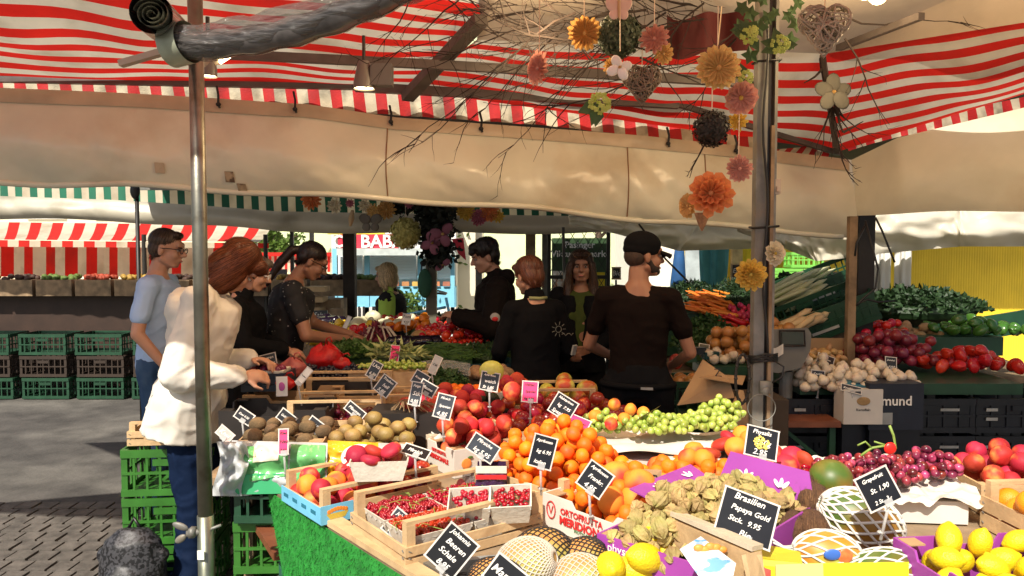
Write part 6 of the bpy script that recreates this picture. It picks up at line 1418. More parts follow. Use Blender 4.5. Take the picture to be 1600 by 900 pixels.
leafpile('herb_bunch','small tuft of bright leaves before the lemons','herbs',PZ(985,915,.77),.06,.04,.05,160,.04,brightg,6,long=1.6,upw=1)
# printed bag (white blue) beneath crate corner
t=thing('printed_bag','white and blue printed bag with a fruit picture left of the open wooden crate','bag',PZ(1100,865,.86)); m=MB(); qa=[P(1062,858,1.62),P(1095,838,1.68),P(1150,880,1.52),P(1140,925,1.45),P(1095,905,1.5)]
m.add(qa,[(0,1,2),(0,2,4),(4,2,3)]); obj('foil',m,M('white_blue_print',(.72,.76,.8),.3,.2,9,col2=(.10,.35,.75),c2s=14,c2lo=.5,c2hi=.55),t,world=True)
m=MB(); 
for k in range(5): m.ell(P(1092+k*9,856+3*math.sin(k*2),1.60),(.012,.006,.008),8,5)
obj('fruit_print',m,M('orange_print2',(.8,.3,.05),.5),t,True,True)
# open wooden crate front right + yellow carton
cc=thing('fruit_crate','pale wooden crate with a broad front corner beside the yellow carton at the bottom','crate',PZ(1150,900,.80)); m=MB()
m.quad(P(1048,812,1.85),P(1178,868,1.52),P(1190,935,1.50),P(1050,850,1.84),.018); obj('side_board',m,woodx,cc,world=True)
m=MB().quad(P(1047,806,1.86),P(1175,862,1.53),P(1192,858,1.56),P(1062,804,1.90),.010); obj('top_edge',m,woodw,cc,world=True)
m=MB().quad(P(1165,866,1.50),P(1190,860,1.54),P(1200,930,1.5),P(1180,935,1.46),.01); obj('corner_post',m,woodx,cc,world=True)
yc=thing('fruit_carton','bright yellow carton with folded flaps under the papaya','box',PZ(1240,900,.74)); 
m=MB().quad(P(1170,872,1.66),P(1252,880,1.62),P(1240,935,1.55),P(1170,935,1.6),.004); obj('inner_wall',m,yellowc,yc,world=True)
m=MB().quad(P(1176,846,1.80),P(1250,862,1.72),P(1255,884,1.62),P(1178,868,1.72),.004); obj('flap',m,M('olive_yellow_card',(.55,.5,.03),.5,.1),yc,world=True)
m=MB().quad(P(1212,882,1.58),P(1286,880,1.60),P(1288,940,1.5),P(1214,945,1.48),.006); obj('front_flap',m,M('pale_yellow_card',(.70,.60,.18),.6,.05),yc,world=True)
m=MB().quad(P(1262,880,1.66),P(1420,878,1.66),P(1420,935,1.55),P(1270,935,1.55),.006); obj('long_wall',m,yellowc,yc,world=True)
m=MB().quad(P(1184,884,1.56),P(1204,890,1.54),P(1204,915,1.52),P(1186,912,1.54),.002); obj('red_label',m,M('red_label',(.5,.08,.06),.5),yc,world=True)
coco=M('coconut_fibre',(.085,.04,.018),.95,.4,30,.9,90)
def coconut(c,r,label,seed):
    t=thing('coconut',label,'coconut',c); rr=random.Random(seed); m=MB()
    for k in range(420):
        q=V((rr.gauss(0,1),rr.gauss(0,1),rr.gauss(0,1))).normalized(); e=q.orthogonal().normalized(); p=q*r; m.add([p-e*.002,p+e*.002,p+q*.006+(V((0,0,1))-q*q.z)*.03*rr.uniform(.4,1.3)+V((rr.gauss(0,.004),rr.gauss(0,.004),0))],[(0,1,2)])
    obj('shell',MB().ell((0,0,0),(r,r,r*1.1),20,14),coco,t,True); obj('fibres',m,M('coconut_hair',(.17,.085,.035),.9,.3,30),t)
for k,(px,py,z,lb) in enumerate(((1247,765,.90,'brown hairy coconut highest behind the purple flap'),(1270,785,.88,'brown hairy coconut just left of the netted green mango'),(1232,828,.83,'brown hairy coconut before the papaya net'),(1268,828,.83,'brown coconut between the papaya and the netted mango'),(1215,800,.84,'brown coconut under the purple flap'))): coconut(PZ(px,py,z),.052,lb,k)
single('cardboard_tray',MB().box(PZ(1220,848,.77),(.26,.03,.07),R(8)).box(PZ(1220,848,.77)+V((.02,.16,-.015)),(.3,.30,.03),R(8)),cartonb,'brown corrugated tray edge in front of the coconuts','box')
gmg=M('green_mango_skin',(.07,.13,.018),.45,.15,8,col2=(.26,.13,.02),c2s=5,c2lo=.45,c2hi=.6); pap=M('papaya_skin',(.62,.22,.02),.45,.1,8,col2=(.35,.40,.06),c2s=4,c2lo=.5,c2hi=.65)
t=netfruit('netted_papaya','large green papaya in a white foam net at the right front','papaya',PZ(1345,812,.86),(.078,.078,.115),Rz(-12)@Ry(112),gmg,whiten,15,.0037,.35,tails=False)
t=netfruit('netted_papaya','orange papaya with a colourful sticker in a white foam net beside the yellow carton','papaya',PZ(1292,866,.83),(.06,.055,.085),Rz(-6)@Ry(95),pap,whiten,11,.003,.25)
m=MB(); 
obj('blue_sticker',MB().ell((-.010,-.057,.022),(.022,.004,.014)),M('blue_sticker_ink',(.05,.15,.5),.4),t,True); obj('round_sticker',MB().ell((.022,-.056,.018),(.019,.004,.019)),M('orange_sticker_ink',(.75,.18,.05),.4,.3,80),t,True)
netfruit('netted_papaya','papaya in a white foam net lying lowest at the bottom right','papaya',PZ(1375,893,.80),(.055,.055,.10),Rz(10)@Ry(85),gmg,whiten,12,.0028,.3)
single('orange_fruit',MB().ell(PZ(1276,768,.90)+V((.09,.12,.0)),(.065,.065,.06),20,14),gmg,'smooth green and brown mango behind the foam net','mango',smooth=True)
# red grapes on white paper at right
t=thing('tissue_paper','crumpled white tissue around the red grapes','paper',PZ(1340,745,.86)); q=t.location; m=MB()
m.grid(lambda u,v:q+V((-.28+.62*u,-.17+.40*v,.03*mnoise.noise(V((u*7,v*6,1)))+.02*mnoise.noise(V((u*17,v*14,3)))-.03*(1-v)**2-.0)),60,40); obj('sheet',m,paper,t,True,True)
single('fruit_carton',MB().box((q.x+.02,q.y+.05,TZ+.04),(.55,.34,.07),R(-6)),cartonw,'white box under the red grape tissue','box')
for b,(px,py,n,wx,wy) in enumerate(((1320,728,90,.12,.09),(1378,722,90,.11,.10),(1450,715,70,.10,.09))):
    q2=PZ(px,py+18,.88); pts=drop(n,q2.x-wx,q2.x+wx,q2.y-wy,q2.y+wy,.868,.0135,.045,60+b,18,None,.1,1.0,True)
    bunch(['dusky red grape bunch at the left of the white tissue','dusky red grape bunch carrying a red tag','dusky red grapes at the far right'][b],pts,gmesh(.0135,rgr),stemg,seed=b+9)
t=thing('grape_stalk','curved green grape stalk with a round red tag above the red grapes','stem',PZ(1380,705,.95)); m=MB(); q3=lambda x,y:P(x,y,2.32)
m.loft([q3(1345,712),q3(1362,700),q3(1385,696),q3(1400,700),q3(1396,680),q3(1390,665)],.004,6); m.loft([q3(1362,700),q3(1352,690),q3(1340,696)],.003,6); m.loft([q3(1385,696),q3(1366,690)],.003,6); obj('stalk',m,stemg,t,True,True)
obj('round_tag',MB().ell(q3(1386,698)+V((0,-.02,0)),(.019,.008,.019),16,8),M('red_tag',(.8,.02,.015),.35),t,True,True)
# strawberries/radish bits near the physalis sign
for k,(px,py) in enumerate(((1240,742),(1255,738),(1262,730),(1236,734))):
    o=single('small_pepper',MB().ell(PZ(px,py,.89),(.010,.010,.022),10,8,M=Ry(60+20*k)),curm,'small red pepper tip %s'%['nearest the white tissue','beside the peach','furthest right by the tissue','under the peach'][k],'pepper',smooth=True)
# extension of the stall beyond the right: crates of oranges and melons
c11=wcrate('fruit_crate','wooden crate of oranges at the far right end of the stall',V((1.46,1.98,TZ)),R(4),.5,.34,.10,.04)
orn=M('orange_skin',(.85,.30,.01),.45,.06,20,.3,260,rnd=.1); og=[fruit_mesh(.038,(1,1,1),0,.05,m=orn,name='orange')]
heap(c11,og,'orange','orange in the wooden crate at the far right end','orange','oranges at the far right',34,(.0,.5,.0,.34),.05,.038,.03,31)
c12=carton('fruit_carton','purple carton of lemons at the far right bottom corner',V((1.0,1.62,TZ)),R(6),.40,.30,.12,purple,cartonb)
heap(c12,lm,'lemon','yellow lemon in the purple carton at the far right','lemon','lemons in the purple carton',22,(.01,.39,.01,.29),.03,.037,.0,32)
c13=wcrate('fruit_crate','wooden crate of red peaches at the far right behind the oranges',V((1.5,2.42,TZ)),R(-2),.5,.34,.10,.0,nrail=False)
heap(c13,pch,'peach','red peach in the wooden crate at the far right','peach','peaches at the far right',34,(.0,.5,.0,.34),.06,.037,.03,33)
# ---- kiwis with bags
gtr=thing('fruit_tray','shallow green plastic tray under the green kiwis at the left corner','tray',cz(368,768)); m=MB(); m.box((.21,.13,.035),(.42,.30,.07),R(4)); obj('tray_body',m,M('mint_tray',(.05,.38,.16),.4,.1),gtr)
kb1=carton('fruit_carton','low carton of brown kiwis behind the green printed bag',cz(366,764)+V((.0,.01,.07)),R(5),.31,.30,.09,cartonb,cartonb,notch=False)
heap(kb1,kw,'kiwi','brown fuzzy kiwi in the left carton with the green bag','kiwi','brown kiwis in the left carton',34,(.0,.32,.0,.30),.035,.030,.005,41,cand=24,ang='lie')
kb2=carton('fruit_carton','low carton of golden kiwis behind the yellow printed bag',cz(512,764)+V((0,.02,.05)),R(8),.30,.30,.09,cartonb,cartonb,notch=False)
heap(kb2,kg,'kiwi','golden brown kiwi in the right carton with the yellow bag','kiwi','golden kiwis in the right carton',32,(.0,.31,.02,.30),.042,.031,.008,42,cand=24,ang='lie')
def bagf(name,label,pts,m,parts=()):
    # draped printed bag: pts px polygon corners tl,tr,br,bl at d
    (tl,tr,br,bl,d)=pts; t=thing(name,label,'bag',P((bl[0]+br[0])/2,max(bl[1],br[1]),d))
    def f(off):
        def g(u,v):
            x=(tl[0]*(1-u)+tr[0]*u)*(1-v)+(bl[0]*(1-u)+br[0]*u)*v; y=(tl[1]*(1-u)+tr[1]*u)*(1-v)+(bl[1]*(1-u)+br[1]*u)*v+3*math.sin(u*9)*v
            n=mnoise.noise(V((u*5,v*4,tl[0]*.1)))*.030+abs(mnoise.noise(V((u*13,v*9,tl[0]*.1))))*.014; return P(x,y,d+.05*(1-v)**8-n-off)
        return g
    obj('bag_sheet',MB().grid(f(0),44,26),m,t,True,True); return t,f
wb=M('milky_bag_film',(.52,.54,.54),.22,.08,6,.5,16,spec=.6,trans=.15); gb=M('green_bag_print',(.13,.42,.14),.25,.1,5,.4,20); yb=M('yellow_bag_print',(.66,.40,.02),.25,.1,5,.4,20)
t,f=bagf('kiwi_bag','clear and green printed bag hanging over the brown kiwi carton',((362,688),(512,692),(510,758),(352,775),2.645),wb)
def sub(nm,u0,u1,v0,v1,m,off=.004): g=f(off); return obj(nm,MB().grid(lambda u,v:g(u0+(u1-u0)*u,v0+(v1-v0)*v),20,12),m,t,True,True)
sub('green_print',.12,.60,.10,.75,gb); sub('green_print',.62,.98,.05,.92,gb); sub('pale_print',.24,.50,.08,.40,M('pale_bag_print',(.65,.62,.45),.3,.2,12,col2=(.75,.35,.3),c2s=9),.007)
t,f=bagf('kiwi_bag','yellow printed bag with a white oval mark over the golden kiwi carton',((512,688),(640,694),(640,745),(512,752),2.645),yb); sub('clear_film',.62,.99,.0,.8,wb,.004)
g=f(.010); m=MB(); 
def gl_(u,v): a=v*6.283; return g(.42+.26*u*math.cos(a),.40+.34*u*math.sin(a))
m.grid(gl_,4,20); obj('white_oval',m,white,t,True,True)
c=f(.022)(.42,.50); text('Zespri',.052,inkr,t,c-t.location+V((0,-.012,-.006)),(R(80),0,R(4)),'bag_lettering',shear=.2,bold=.0012)
m=MB(); 
for k in range(7): a=R(30+20*k); cc_=f(.02)(.42,.30)+V((0,-.01,0)); m.loft([cc_+V((math.cos(a)*.006,0,math.sin(a)*.006)),cc_+V((math.cos(a)*.02,0,math.sin(a)*.018))],.0018,4)
obj('sun_mark',m,gb,t,world=True)
# crumpled clear bag edge at far left
t=thing('plastic_bag','crumpled clear bag end drooping at the left corner of the kiwi tray','bag',cz(350,800,.7)); m=MB()
m.grid(lambda u,v:P(338+45*u+6*math.sin(v*5),690+85*v,2.62-.05*mnoise.noise(V((u*4,v*5,2)))-.03*math.sin(u*3.1)),20,24); obj('film',m,wb,t,True,True)
# ---- bits under the table
bench=thing('bench','brown wooden bench with green legs beside the artificial grass','bench',(-.86,2.35,0)); 
a=PZ(425,806,.42)
q0=PZ(398,808,.44);q1=PZ(425,806,.44); 
m=MB(); e1=PZ(400,808,.44); e2=PZ(440,868,.44); d1=(e2-e1).normalized(); n1=V((d1.y,-d1.x,0)); 
if n1.x<0:n1=-n1
cbar=e1-d1*.5; m.bar(cbar+n1*.05,e2+n1*.05,.16,.03); obj('seat',m,benchm,bench,world=True)
for p in(e2-d1*.12+n1*.05,cbar+d1*.2+n1*.05): obj('leg',MB().box((p.x,p.y,.2),(.035,.12,.42)),M('bench_green',(.02,.09,.06),.5),bench,world=True)
# green crates stacked at left under the boxes
me=vent_crate(.40,.30,.22,gcrate,6).mesh('plastic_crate',gcrate)
for k in range(3):
    o=obj('plastic_crate',me,gcrate); q=PZ(228,808,.02); o.location=(-1.78,3.45,.02+k*.225); o.rotation_euler=(0,0,R(6)); tag(o,['lowest green plastic crate behind the white coated woman','second green plastic crate from the ground behind the white coated woman','topmost green plastic crate behind the white coated woman'][k],'crate','green crates behind the woman')
wcrate('fruit_crate','small wooden crate standing on the topmost green crate behind the woman',(-1.76,3.47,.70),R(6),.34,.26,.07,.03)
for k in range(2):
    for j in range(2):
        o=obj('plastic_crate',me,[gcrate][0]); o.location=(-1.16+.42*j,3.12+.02*k,.02+k*.225); o.rotation_euler=(0,0,R(3*k)); tag(o,['lower','upper'][k]+[' green vented crate under the kiwi trays, left of two',' green vented crate under the kiwi trays, right of two'][j],'crate','green crates under the table')
me2=vent_crate(.40,.30,.22,dcrate,6).mesh('plastic_crate',dcrate)
o=obj('plastic_crate',me2,dcrate); o.location=(-1.14,3.10,.475); tag(o,'dark green vented crate directly under the green kiwi tray','crate')
obj('crate_label',MB().box((.2,-.004,.15),(.09,.004,.03)),white,o)
# straw litter
m=MB(); rr=random.Random(6)
for k in range(260):
    x=rr.gauss(-.75,.12);y=rr.gauss(2.9,.15);a=rr.random()*6.28; m.bar((x,y,.02),(x+math.cos(a)*.05,y+math.sin(a)*.05,.03+rr.random()*.01),.003,.002)
single('straw_litter',m,M('straw',(.35,.24,.1),.9,.3),'loose straw scattered under the green crates','straw',kind='stuff')
# leopard backpack
t=thing('backpack','grey leopard print backpack standing on the cobbles behind the navy trousers','backpack',(-1.62,3.22,0)); m=MB(); m.loft([(0,0,.02),(0,0,.06),(0,0,.25),(0,0,.36),(0,.01,.41)],[(.12,.08),(.145,.10),(.14,.095),(.12,.08),(.06,.04)],18,wdir=(1,0,0)); m.ell((0,-.08,.16),(.11,.05,.12)); m.cap((-.12,0,.3),(.12,0,.3),.035,.035)
lp=bpy.data.materials.new('leopard_cloth'); lp.use_nodes=True; n=lp.node_tree; vo=n.nodes.new('ShaderNodeTexNoise'); vo.inputs['Scale'].default_value=75; vo.inputs['Detail'].default_value=1; tc=n.nodes.new('ShaderNodeTexCoord'); n.links.new(tc.outputs['Object'],vo.inputs['Vector']); mr=n.nodes.new('ShaderNodeValToRGB'); mr.color_ramp.elements[0].position=.47; mr.color_ramp.elements[0].color=(.006,.006,.007,1); mr.color_ramp.elements[1].position=.52; mr.color_ramp.elements[1].color=(.045,.045,.05,1); n.links.new(vo.outputs['Fac'],mr.inputs[0]); n.links.new(mr.outputs[0],n.nodes['Principled BSDF'].inputs['Base Color'])
obj('bag_body',fuse(m,.009,3,wr(.004,3),'bag',lp),lp,t); obj('strap',MB().loft([(-.05,.10,.34),(-.10,.15,.2),(-.06,.11,.06)],.012,6),black,t,True); obj('base',MB().ell((0,-.01,.05),(.135,.125,.06)),black,t,True); obj('handle',MB().loft([(-.03,.02,.40),(0,.02,.45),(.03,.02,.40)],.008,6),black,t,True)
# ================= REAR PART OF THE FRUIT TABLE
polytop('display_table','rear left table under the dark cartons and grape boxes',[(-1.22,2.98),(-.05,3.25),(.02,4.1),(-1.22,4.1)],.70,.03,woodd,[(-1.15,3.3),(-1.15,4.0),(-.1,4.0)],woodd)
def atz(px,py,z): return PZ(px,py,z)
k1=carton('fruit_carton','low black carton with slanted notches behind the brown kiwis',V((-1.22,3.16,.80)),R(3),.44,.28,.13,cartonk)
k2=carton('fruit_carton','brown cardboard box under the blue latticed basket',V((-1.24,3.50,.80)),R(2),.42,.26,.13,cartonb)
m=vent_crate(.20,.20,.09,bcrate,14); t=thing('basket','small navy latticed basket with punnets at the left of the rear table','basket',V((-1.25,3.52,.94)),R(2)); obj('lattice_walls',m,bcrate,t); obj('punnet_top',MB().box((.1,.1,.085),(.17,.15,.02)),punm,t); 
heap(t,pl,'plum','small red fruit in the navy basket','plum','small fruit in the navy basket',14,(.02,.18,.02,.18),.085,.012,.0,3)
t=thing('printed_card','small white card with a pink flower print beside the navy basket','card',V((-1.045,3.46,.93))); obj('card',MB().box((0,0,.05),(.05,.004,.09),R(14)),white,t); obj('flower_print',MB().ell((0,-.004,.05),(.015,.002,.02)),M('magenta_print',(.5,.1,.35),.5),t)
k4=wcrate('fruit_crate','open pale wooden crate with high corner posts behind the gold kiwis',V((-.98,3.28,.80)),R(5),.42,.26,.06,.075)
heap(k4,pl,'plum','dark red plum in the pale open crate','plum','dark red plums in the pale crate',38,(.02,.42,.02,.25),.02,.022,.01,44)
k5=wcrate('fruit_crate','second wooden crate of plums with thin rail behind the first',V((-1.02,3.58,.83)),R(3),.44,.24,.08,.075)
k6=carton('fruit_carton','black open carton stacked behind the wooden plum crates',V((-1.06,3.80,.74)),R(2),.40,.26,.20,cartonk,notch=True)
k7=carton('fruit_carton','dark carton heaped with black grapes',V((-1.10,3.74,.90)) if False else V((-1.08,4.0,.82)),R(2),.36,.26,.14,cartonk)
q=P(495,583,3.85)
for b in range(3):
    x=-1.06+.12*b; pts=drop(90,x-.075,x+.075,3.84,4.04,.945,.0105,.035,70+b,14,None,.1,1,True); bunch('black grape bunch, %s in the dark carton'%['leftmost','middle one','rightmost'][b],pts,gmesh(.0105,bgr),stemg,seed=b)
single('carton_riser',MB().box((-.92,3.95,.83),(.40,.30,.22)),cartonk,'black carton base carrying the black grapes','box')
# red nets / bags
rn=M('red_net_film',(.60,.02,.02),.35,.3,20,.8,40,trans=.35)
def netbag(label,c,r,seed,m=rn):
    t=thing('net_bag',label,'net bag',c); b=MB(); b.grid(lambda u,v:V((math.cos(u*6.283)*r*math.sin(.25+v*2.7)*(1+.22*mnoise.noise(V((u*6,v*4,seed)))),math.sin(u*6.283)*r*.8*math.sin(.25+v*2.7),r*1.5*v*(1+.2*mnoise.noise(V((u*5,v*3,seed+4)))))),28,14)
    b.loft([(0,0,r*1.4),(.01,0,r*1.8),(.03,0,r*1.9),(.04,0,r*1.6)],.004,5); obj('net_skin',b,m,t,True)
    for k in range(3): obj('fruit_inside',MB().ell((r*.4*math.cos(k*2.1),r*.3*math.sin(k*2.1),r*.5),(r*.36,)*3),nec,t,True)
netbag('big crumpled red net bag behind the black grapes',P(508,572,4.15)-V((0,0,.03)),.10,1); netbag('pinkish red net bag at the left of the rear row',P(458,580,3.75)-V((0,0,.03)),.065,2,M('pink_net_film',(.6,.16,.14),.4,.3,20,.8,40,trans=.35)); netbag('small red net bag above the printed card',P(446,604,3.5)-V((0,0,.02)),.045,3); netbag('orange red bag right of the black grapes',P(535,574,4.0)-V((0,0,.02)),.05,4)
# wooden grape carton with red leaf logo
k8=wcrate('fruit_crate','wooden grape box printed with a red palm mark behind the price signs',V((-.82,3.82,.85)),R(2),.40,.26,.14,.0,nrail=False,m=woodx,slats=1)
m=MB()
for a in(-60,-30,0,30,60): m.add([(.20,-.002,.06),(.20+math.sin(R(a))*.03+.004,-.002,.06+math.cos(R(a))*.016),(.20+math.sin(R(a))*.05,-.002,.06+math.cos(R(a))*.02-abs(a)*.0002),(.20+math.sin(R(a))*.03-.004,-.002,.06+math.cos(R(a))*.024)],[(0,1,2,3)])
m.box((.20,-.001,.045),(.004,.002,.03)); obj('palm_print',m,inkr,k8); text('Vinuli',.03,inkr,k8,(.27,-.002,.022),(R(90),0,0))
pts=drop(90,.03,.38,.05,.23,.135,.011,.02,5,10); pts=[(*world(k8,p[:3]),p[3]) for p in pts]; bunch('pale green grapes showing over the wooden grape box',pts,gmesh(.011,grn),stemg)
single('crate_riser',MB().box((-.60,3.95,.735),(.46,.30,.22)),woodx,'wooden crate base below the grape box','crate')
k9=wcrate('fruit_crate','empty pale wooden crate between the plum crate and the herbs',V((-.62,3.45,.80)),R(6),.30,.24,.10,.03)
k10=carton('fruit_carton','clear lidded tray of dried apricots below the avocados',V((-.34,3.60,.86)),R(5),.34,.22,.06,cartonw,notch=False)
heap(k10,apr,'dried_fruit','small orange fruit in the low tray near the avocados','dried fruit','small orange fruit in the low tray',26,(.02,.33,.02,.2),.03,.018,.0,45)
leafpile('herb_bunch','dark parsley like herbs under clear film right of the grape box','herbs',V((-.38,3.90,.91)),.16,.11,.07,500,.03,parsley,12)
single('fruit_carton',MB().box((-.33,3.9,.80),(.42,.28,.2)),cartonb,'brown cardboard base below the herbs','box')
t=thing('plastic_bag','crumpled clear film over the herbs in front of the vegetable table','plastic film',P(680,580,4.0)); m=MB().grid(lambda u,v:P(640+95*u,588-20*v-6*math.sin(u*3.14),3.95+.15*v+.04*mnoise.noise(V((u*7,v*5,0)))),30,12); obj('film',m,film('crinkled_film',(.7,.68,.62),.35,.2),t,True,True)
potm=M('potato_skin',(.33,.20,.09),.85,.15,20,.3,120,rnd=.2); pot=[fruit_mesh(.035,(1,.85,1.25),0,0,rough=.15,seed=k,m=potm,name='potato',nu=14,nv=9) for k in range(2)]
single('fruit_carton',MB().box((-.10,4.05,.81),(.30,.26,.2)),cartonk,'dark carton below the loose potatoes','box')
heap(None,pot,'potato','brown potato lying loose behind the pomelo','potato','potatoes behind the pomelo',9,(-.26,.02,3.95,4.18),.91,.029,.02,46)
twm=M('dry_roots',(.25,.16,.08),.9,.3); m=MB(); rr=random.Random(4)
for k in range(60): a=rr.random()*6.28; m.loft([V((-.40,3.08,.96)),V((-.40+math.cos(a)*.05,3.08+math.sin(a)*.04,.99)),V((-.40+math.cos(a+.4)*.09,3.08+math.sin(a+.4)*.06,.95+rr.random()*.03))],.0015,4)
single('dried_grass',m,twm,'dry brown stems poking out behind the gold kiwis','stems')
for c_ in ((-.42,3.1),): single('crate_riser',MB().box((c_[0],c_[1]+.02,.85),(.3,.2,.2)),cartonk,'dark box under the dry stems behind the gold kiwis','box')
# ================= MIDDLE VEGETABLE TABLE
polytop('vegetable_table','long vegetable table in the middle of the stall',[(-1.12,4.22),(.0,4.45),(-.02,4.9),(-.35,5.3),(-.25,6.6),(-1.75,6.6),(-1.2,5.2)],.80,.04,woodd,[(-1.05,4.5),(-.1,4.7),(-1.6,6.4),(-.4,6.4)],woodd)
single('table_skirt',MB().box((-.55,4.5,.4),(1.0,.02,.76)),dcrate,'dark green cloth front below the vegetable table','cloth')
tcr=M('teal_crate_plastic',(.01,.05,.055),.4,.2); me3=vent_crate(.40,.28,.13,tcr,8).mesh('plastic_crate',tcr)
for k,(x,y,lb) in enumerate(((-.80,4.30,'dark teal crate of green beans at the front left of the vegetable table'),(-.40,4.42,'dark teal crate of dill at the front right of the vegetable table'),(-1.16,4.32,'dark teal crate of salad leaves at the left front of the vegetable table'))):
    o=obj('plastic_crate',me3,tcr); o.location=(x,y,.81); o.rotation_euler=(0,0,R(3*k)); tag(o,lb,'crate','dark teal crates on the vegetable table')
tom=M('tomato_skin',(.58,.02,.012),.2,.15,9,0,1,rnd=.2); tm_=[fruit_mesh(.030,(1,1,.85),0,.1,m=tom,name='tomato',nu=14,nv=9)]; tch=[fruit_mesh(.017,(1,1,.95),0,.08,m=tom,name='cherry_tomato',nu=12,nv=8)]
pepm={c:M(c+'_pepper_skin',v,.25,.12,9,rnd=.1) for c,v in (('red',(.5,.02,.012)),('yellow',(.78,.48,.02)),('orange',(.75,.20,.015)),('green',(.05,.14,.02)))}
def pepper_mesh(m): return MB().ell((0,0,0),(.033,.033,.045),18,10,fn=lambda q:1+.10*math.cos(3*math.atan2(q.y,q.x))-.15*math.exp(-((1-q.z)/.06))).mesh('pepper',m,True)
ppm={c:[pepper_mesh(m)] for c,m in pepm.items()}
def veg(protos,name,label,cat,group,n,px,py,z,wx,wy,r,mound=.03,seed=1,**kw):
    q=PZ(px,py,z); heap(None,protos,name,label,cat,group,n,(q.x-wx,q.x+wx,q.y-wy,q.y+wy),z-.01,r,mound,seed,cand=16,**kw)
def longm(r,L,m,name,taper=.3,bend=.1,n=8,nv=8):
    pts=[];rad=[]
    for k in range(nv+1):
        u=k/nv; pts.append(((u-.5)*L,bend*L*math.sin(u*3.14),0)); rad.append(max(.002,r*(1-taper*u)*min(1,(math.sin(max(.0,min(1,u))*3.14)*3)**.5)))
    return MB().loft(pts,rad,n).mesh(name,m,True)
egg=M('aubergine_skin',(.012,.006,.014),.15,.2); eg=[longm(.035,.2,egg,'aubergine',-.2)]
zuc=M('courgette_skin',(.035,.08,.015),.35,.3,30); zc=[longm(.02,.2,zuc,'courgette',.1)]
bean=M('green_bean',(.045,.085,.015),.45,.2,rnd=.3); bn=[longm(.0055,.13,bean,'green_bean',.2,.12,5,5)]
carm=M('carrot_skin',(.78,.22,.03),.5,.12,20,.2,90,rnd=.15); car=[longm(.017,.19,carm,'carrot',.75,.03)]
leekm=M('leek_white',(.55,.55,.32),.45,.12,12,rnd=.1,col2=(.20,.30,.06),c2s=3); lk=[longm(.018,.42,leekm,'leek',.0,.02)]
onm=M('onion_skin',(.42,.19,.05),.3,.12,14,rnd=.15,aniso=(1,1,.2)); on=[fruit_mesh(.036,(1,1,.9),0,-.18,m=onm,name='onion')]
garm=M('garlic_skin',(.70,.60,.45),.55,.1,14,.2,60,rnd=.1,col2=(.50,.35,.30),c2s=20,c2lo=.55,c2hi=.7); gar=[MB().ell((0,0,0),(.029,.029,.022),22,12,fn=lambda q:1+.06*math.cos(9*math.atan2(q.y,q.x))+.55*max(0,q.z)**9).mesh('garlic',garm,True)]
radm=M('radish_skin',(.55,.03,.08),.35,.15,rnd=.2); rad=[fruit_mesh(.018,(1,1,1.2),0,-.2,m=radm,name='radish',nu=12,nv=8)]
par=M('parsnip_skin',(.58,.42,.22),.6,.12,14,rnd=.1); prs=[longm(.026,.3,par,'parsnip',.75,.03)]
veg(tm_,'tomato','red tomato on the vine at the back of the vegetable table','tomato','tomatoes at the back left of the table',26,632,503,1.0,.30,.18,.034,.04,1)
veg(tm_,'tomato','red tomato heaped right of the middle before the young man','tomato','tomatoes before the young man',60,705,520,1.0,.26,.45,.034,.05,2)
veg(tch,'cherry_tomato','cherry tomato on a vine near the right end of the table','cherry tomato','cherry tomatoes near the right end',70,742,531,.97,.16,.22,.018,.04,3); veg(tch,'cherry_tomato','cherry tomato heaped before the courgettes','cherry tomato','cherry tomatoes in the middle',60,690,540,.97,.14,.16,.018,.04,4)
veg(ppm['red'],'pepper','glossy red pepper at the left back of the table','pepper','red peppers at the left back',14,485,505,1.0,.20,.2,.036,.02,5); veg(ppm['yellow'],'pepper','yellow pepper left of the striped radicchio','pepper','yellow peppers left of the radicchio',20,545,520,.98,.24,.16,.036,.02,6); veg(ppm['orange'],'pepper','orange pepper behind the radicchio','pepper','orange peppers behind the radicchio',20,640,516,.99,.16,.16,.036,.03,7)
veg(ppm['red'],'pepper','long red pepper among the yellow ones','pepper','red peppers among the yellow',10,560,527,.98,.14,.08,.03,.02,8)
veg(eg,'aubergine','shiny black aubergine at the left back of the table','aubergine','aubergines on the vegetable table',5,512,507,1.02,.10,.1,.035,.02,9,ang=(0,.1,.4)); veg(eg,'aubergine','shiny black aubergine lying in the middle before the tomatoes','aubergine','aubergines in the middle',4,648,541,.99,.16,.08,.035,.02,10,ang=(0,.1,.3))
fen=M('fennel_white',(.62,.58,.38),.4,.1,9,rnd=.08); fn_=[fruit_mesh(.045,(1,.7,1.2),0,-.2,rough=.1,m=fen,name='fennel')]
veg(fn_,'fennel_bulb','pale fennel bulb left of the radicchio','fennel','fennel bulbs',14,600,513,1.0,.26,.14,.045,.03,11)
leafpile('radicchio','dark red and white striped radicchio head in the middle of the vegetable table','radicchio',PZ(592,545,.95),.13,.12,.13,260,.055,redl,3,long=2.2,upw=1.5); m=MB(); q=PZ(592,545,.95); rr=random.Random(8)
for k in range(26):
    a=rr.random()*6.28; e=V((math.cos(a),math.sin(a)*.9,0)); m.loft([q+V((0,0,.15)),q+e*.07+V((0,0,.14)),q+e*.125+V((0,0,.07)),q+e*.13+V((0,0,.01))],.006,4)
single('radicchio_ribs',m,M('radicchio_rib',(.55,.45,.35),.5),'pale ribs arching over the radicchio head','leaves')
veg(zc,'courgette','dark green courgette near the middle front','courgette','courgettes near the middle',10,545,533,.97,.16,.1,.02,.02,12,ang=(.2,.05,.3))
yz=[longm(.02,.2,pepm['yellow'],'yellow_courgette',.1)]; veg(yz,'yellow_courgette','yellow courgette near the reaching hand','courgette','yellow courgettes',10,530,537,.97,.16,.12,.02,.02,13,ang=(.1,.05,.3))
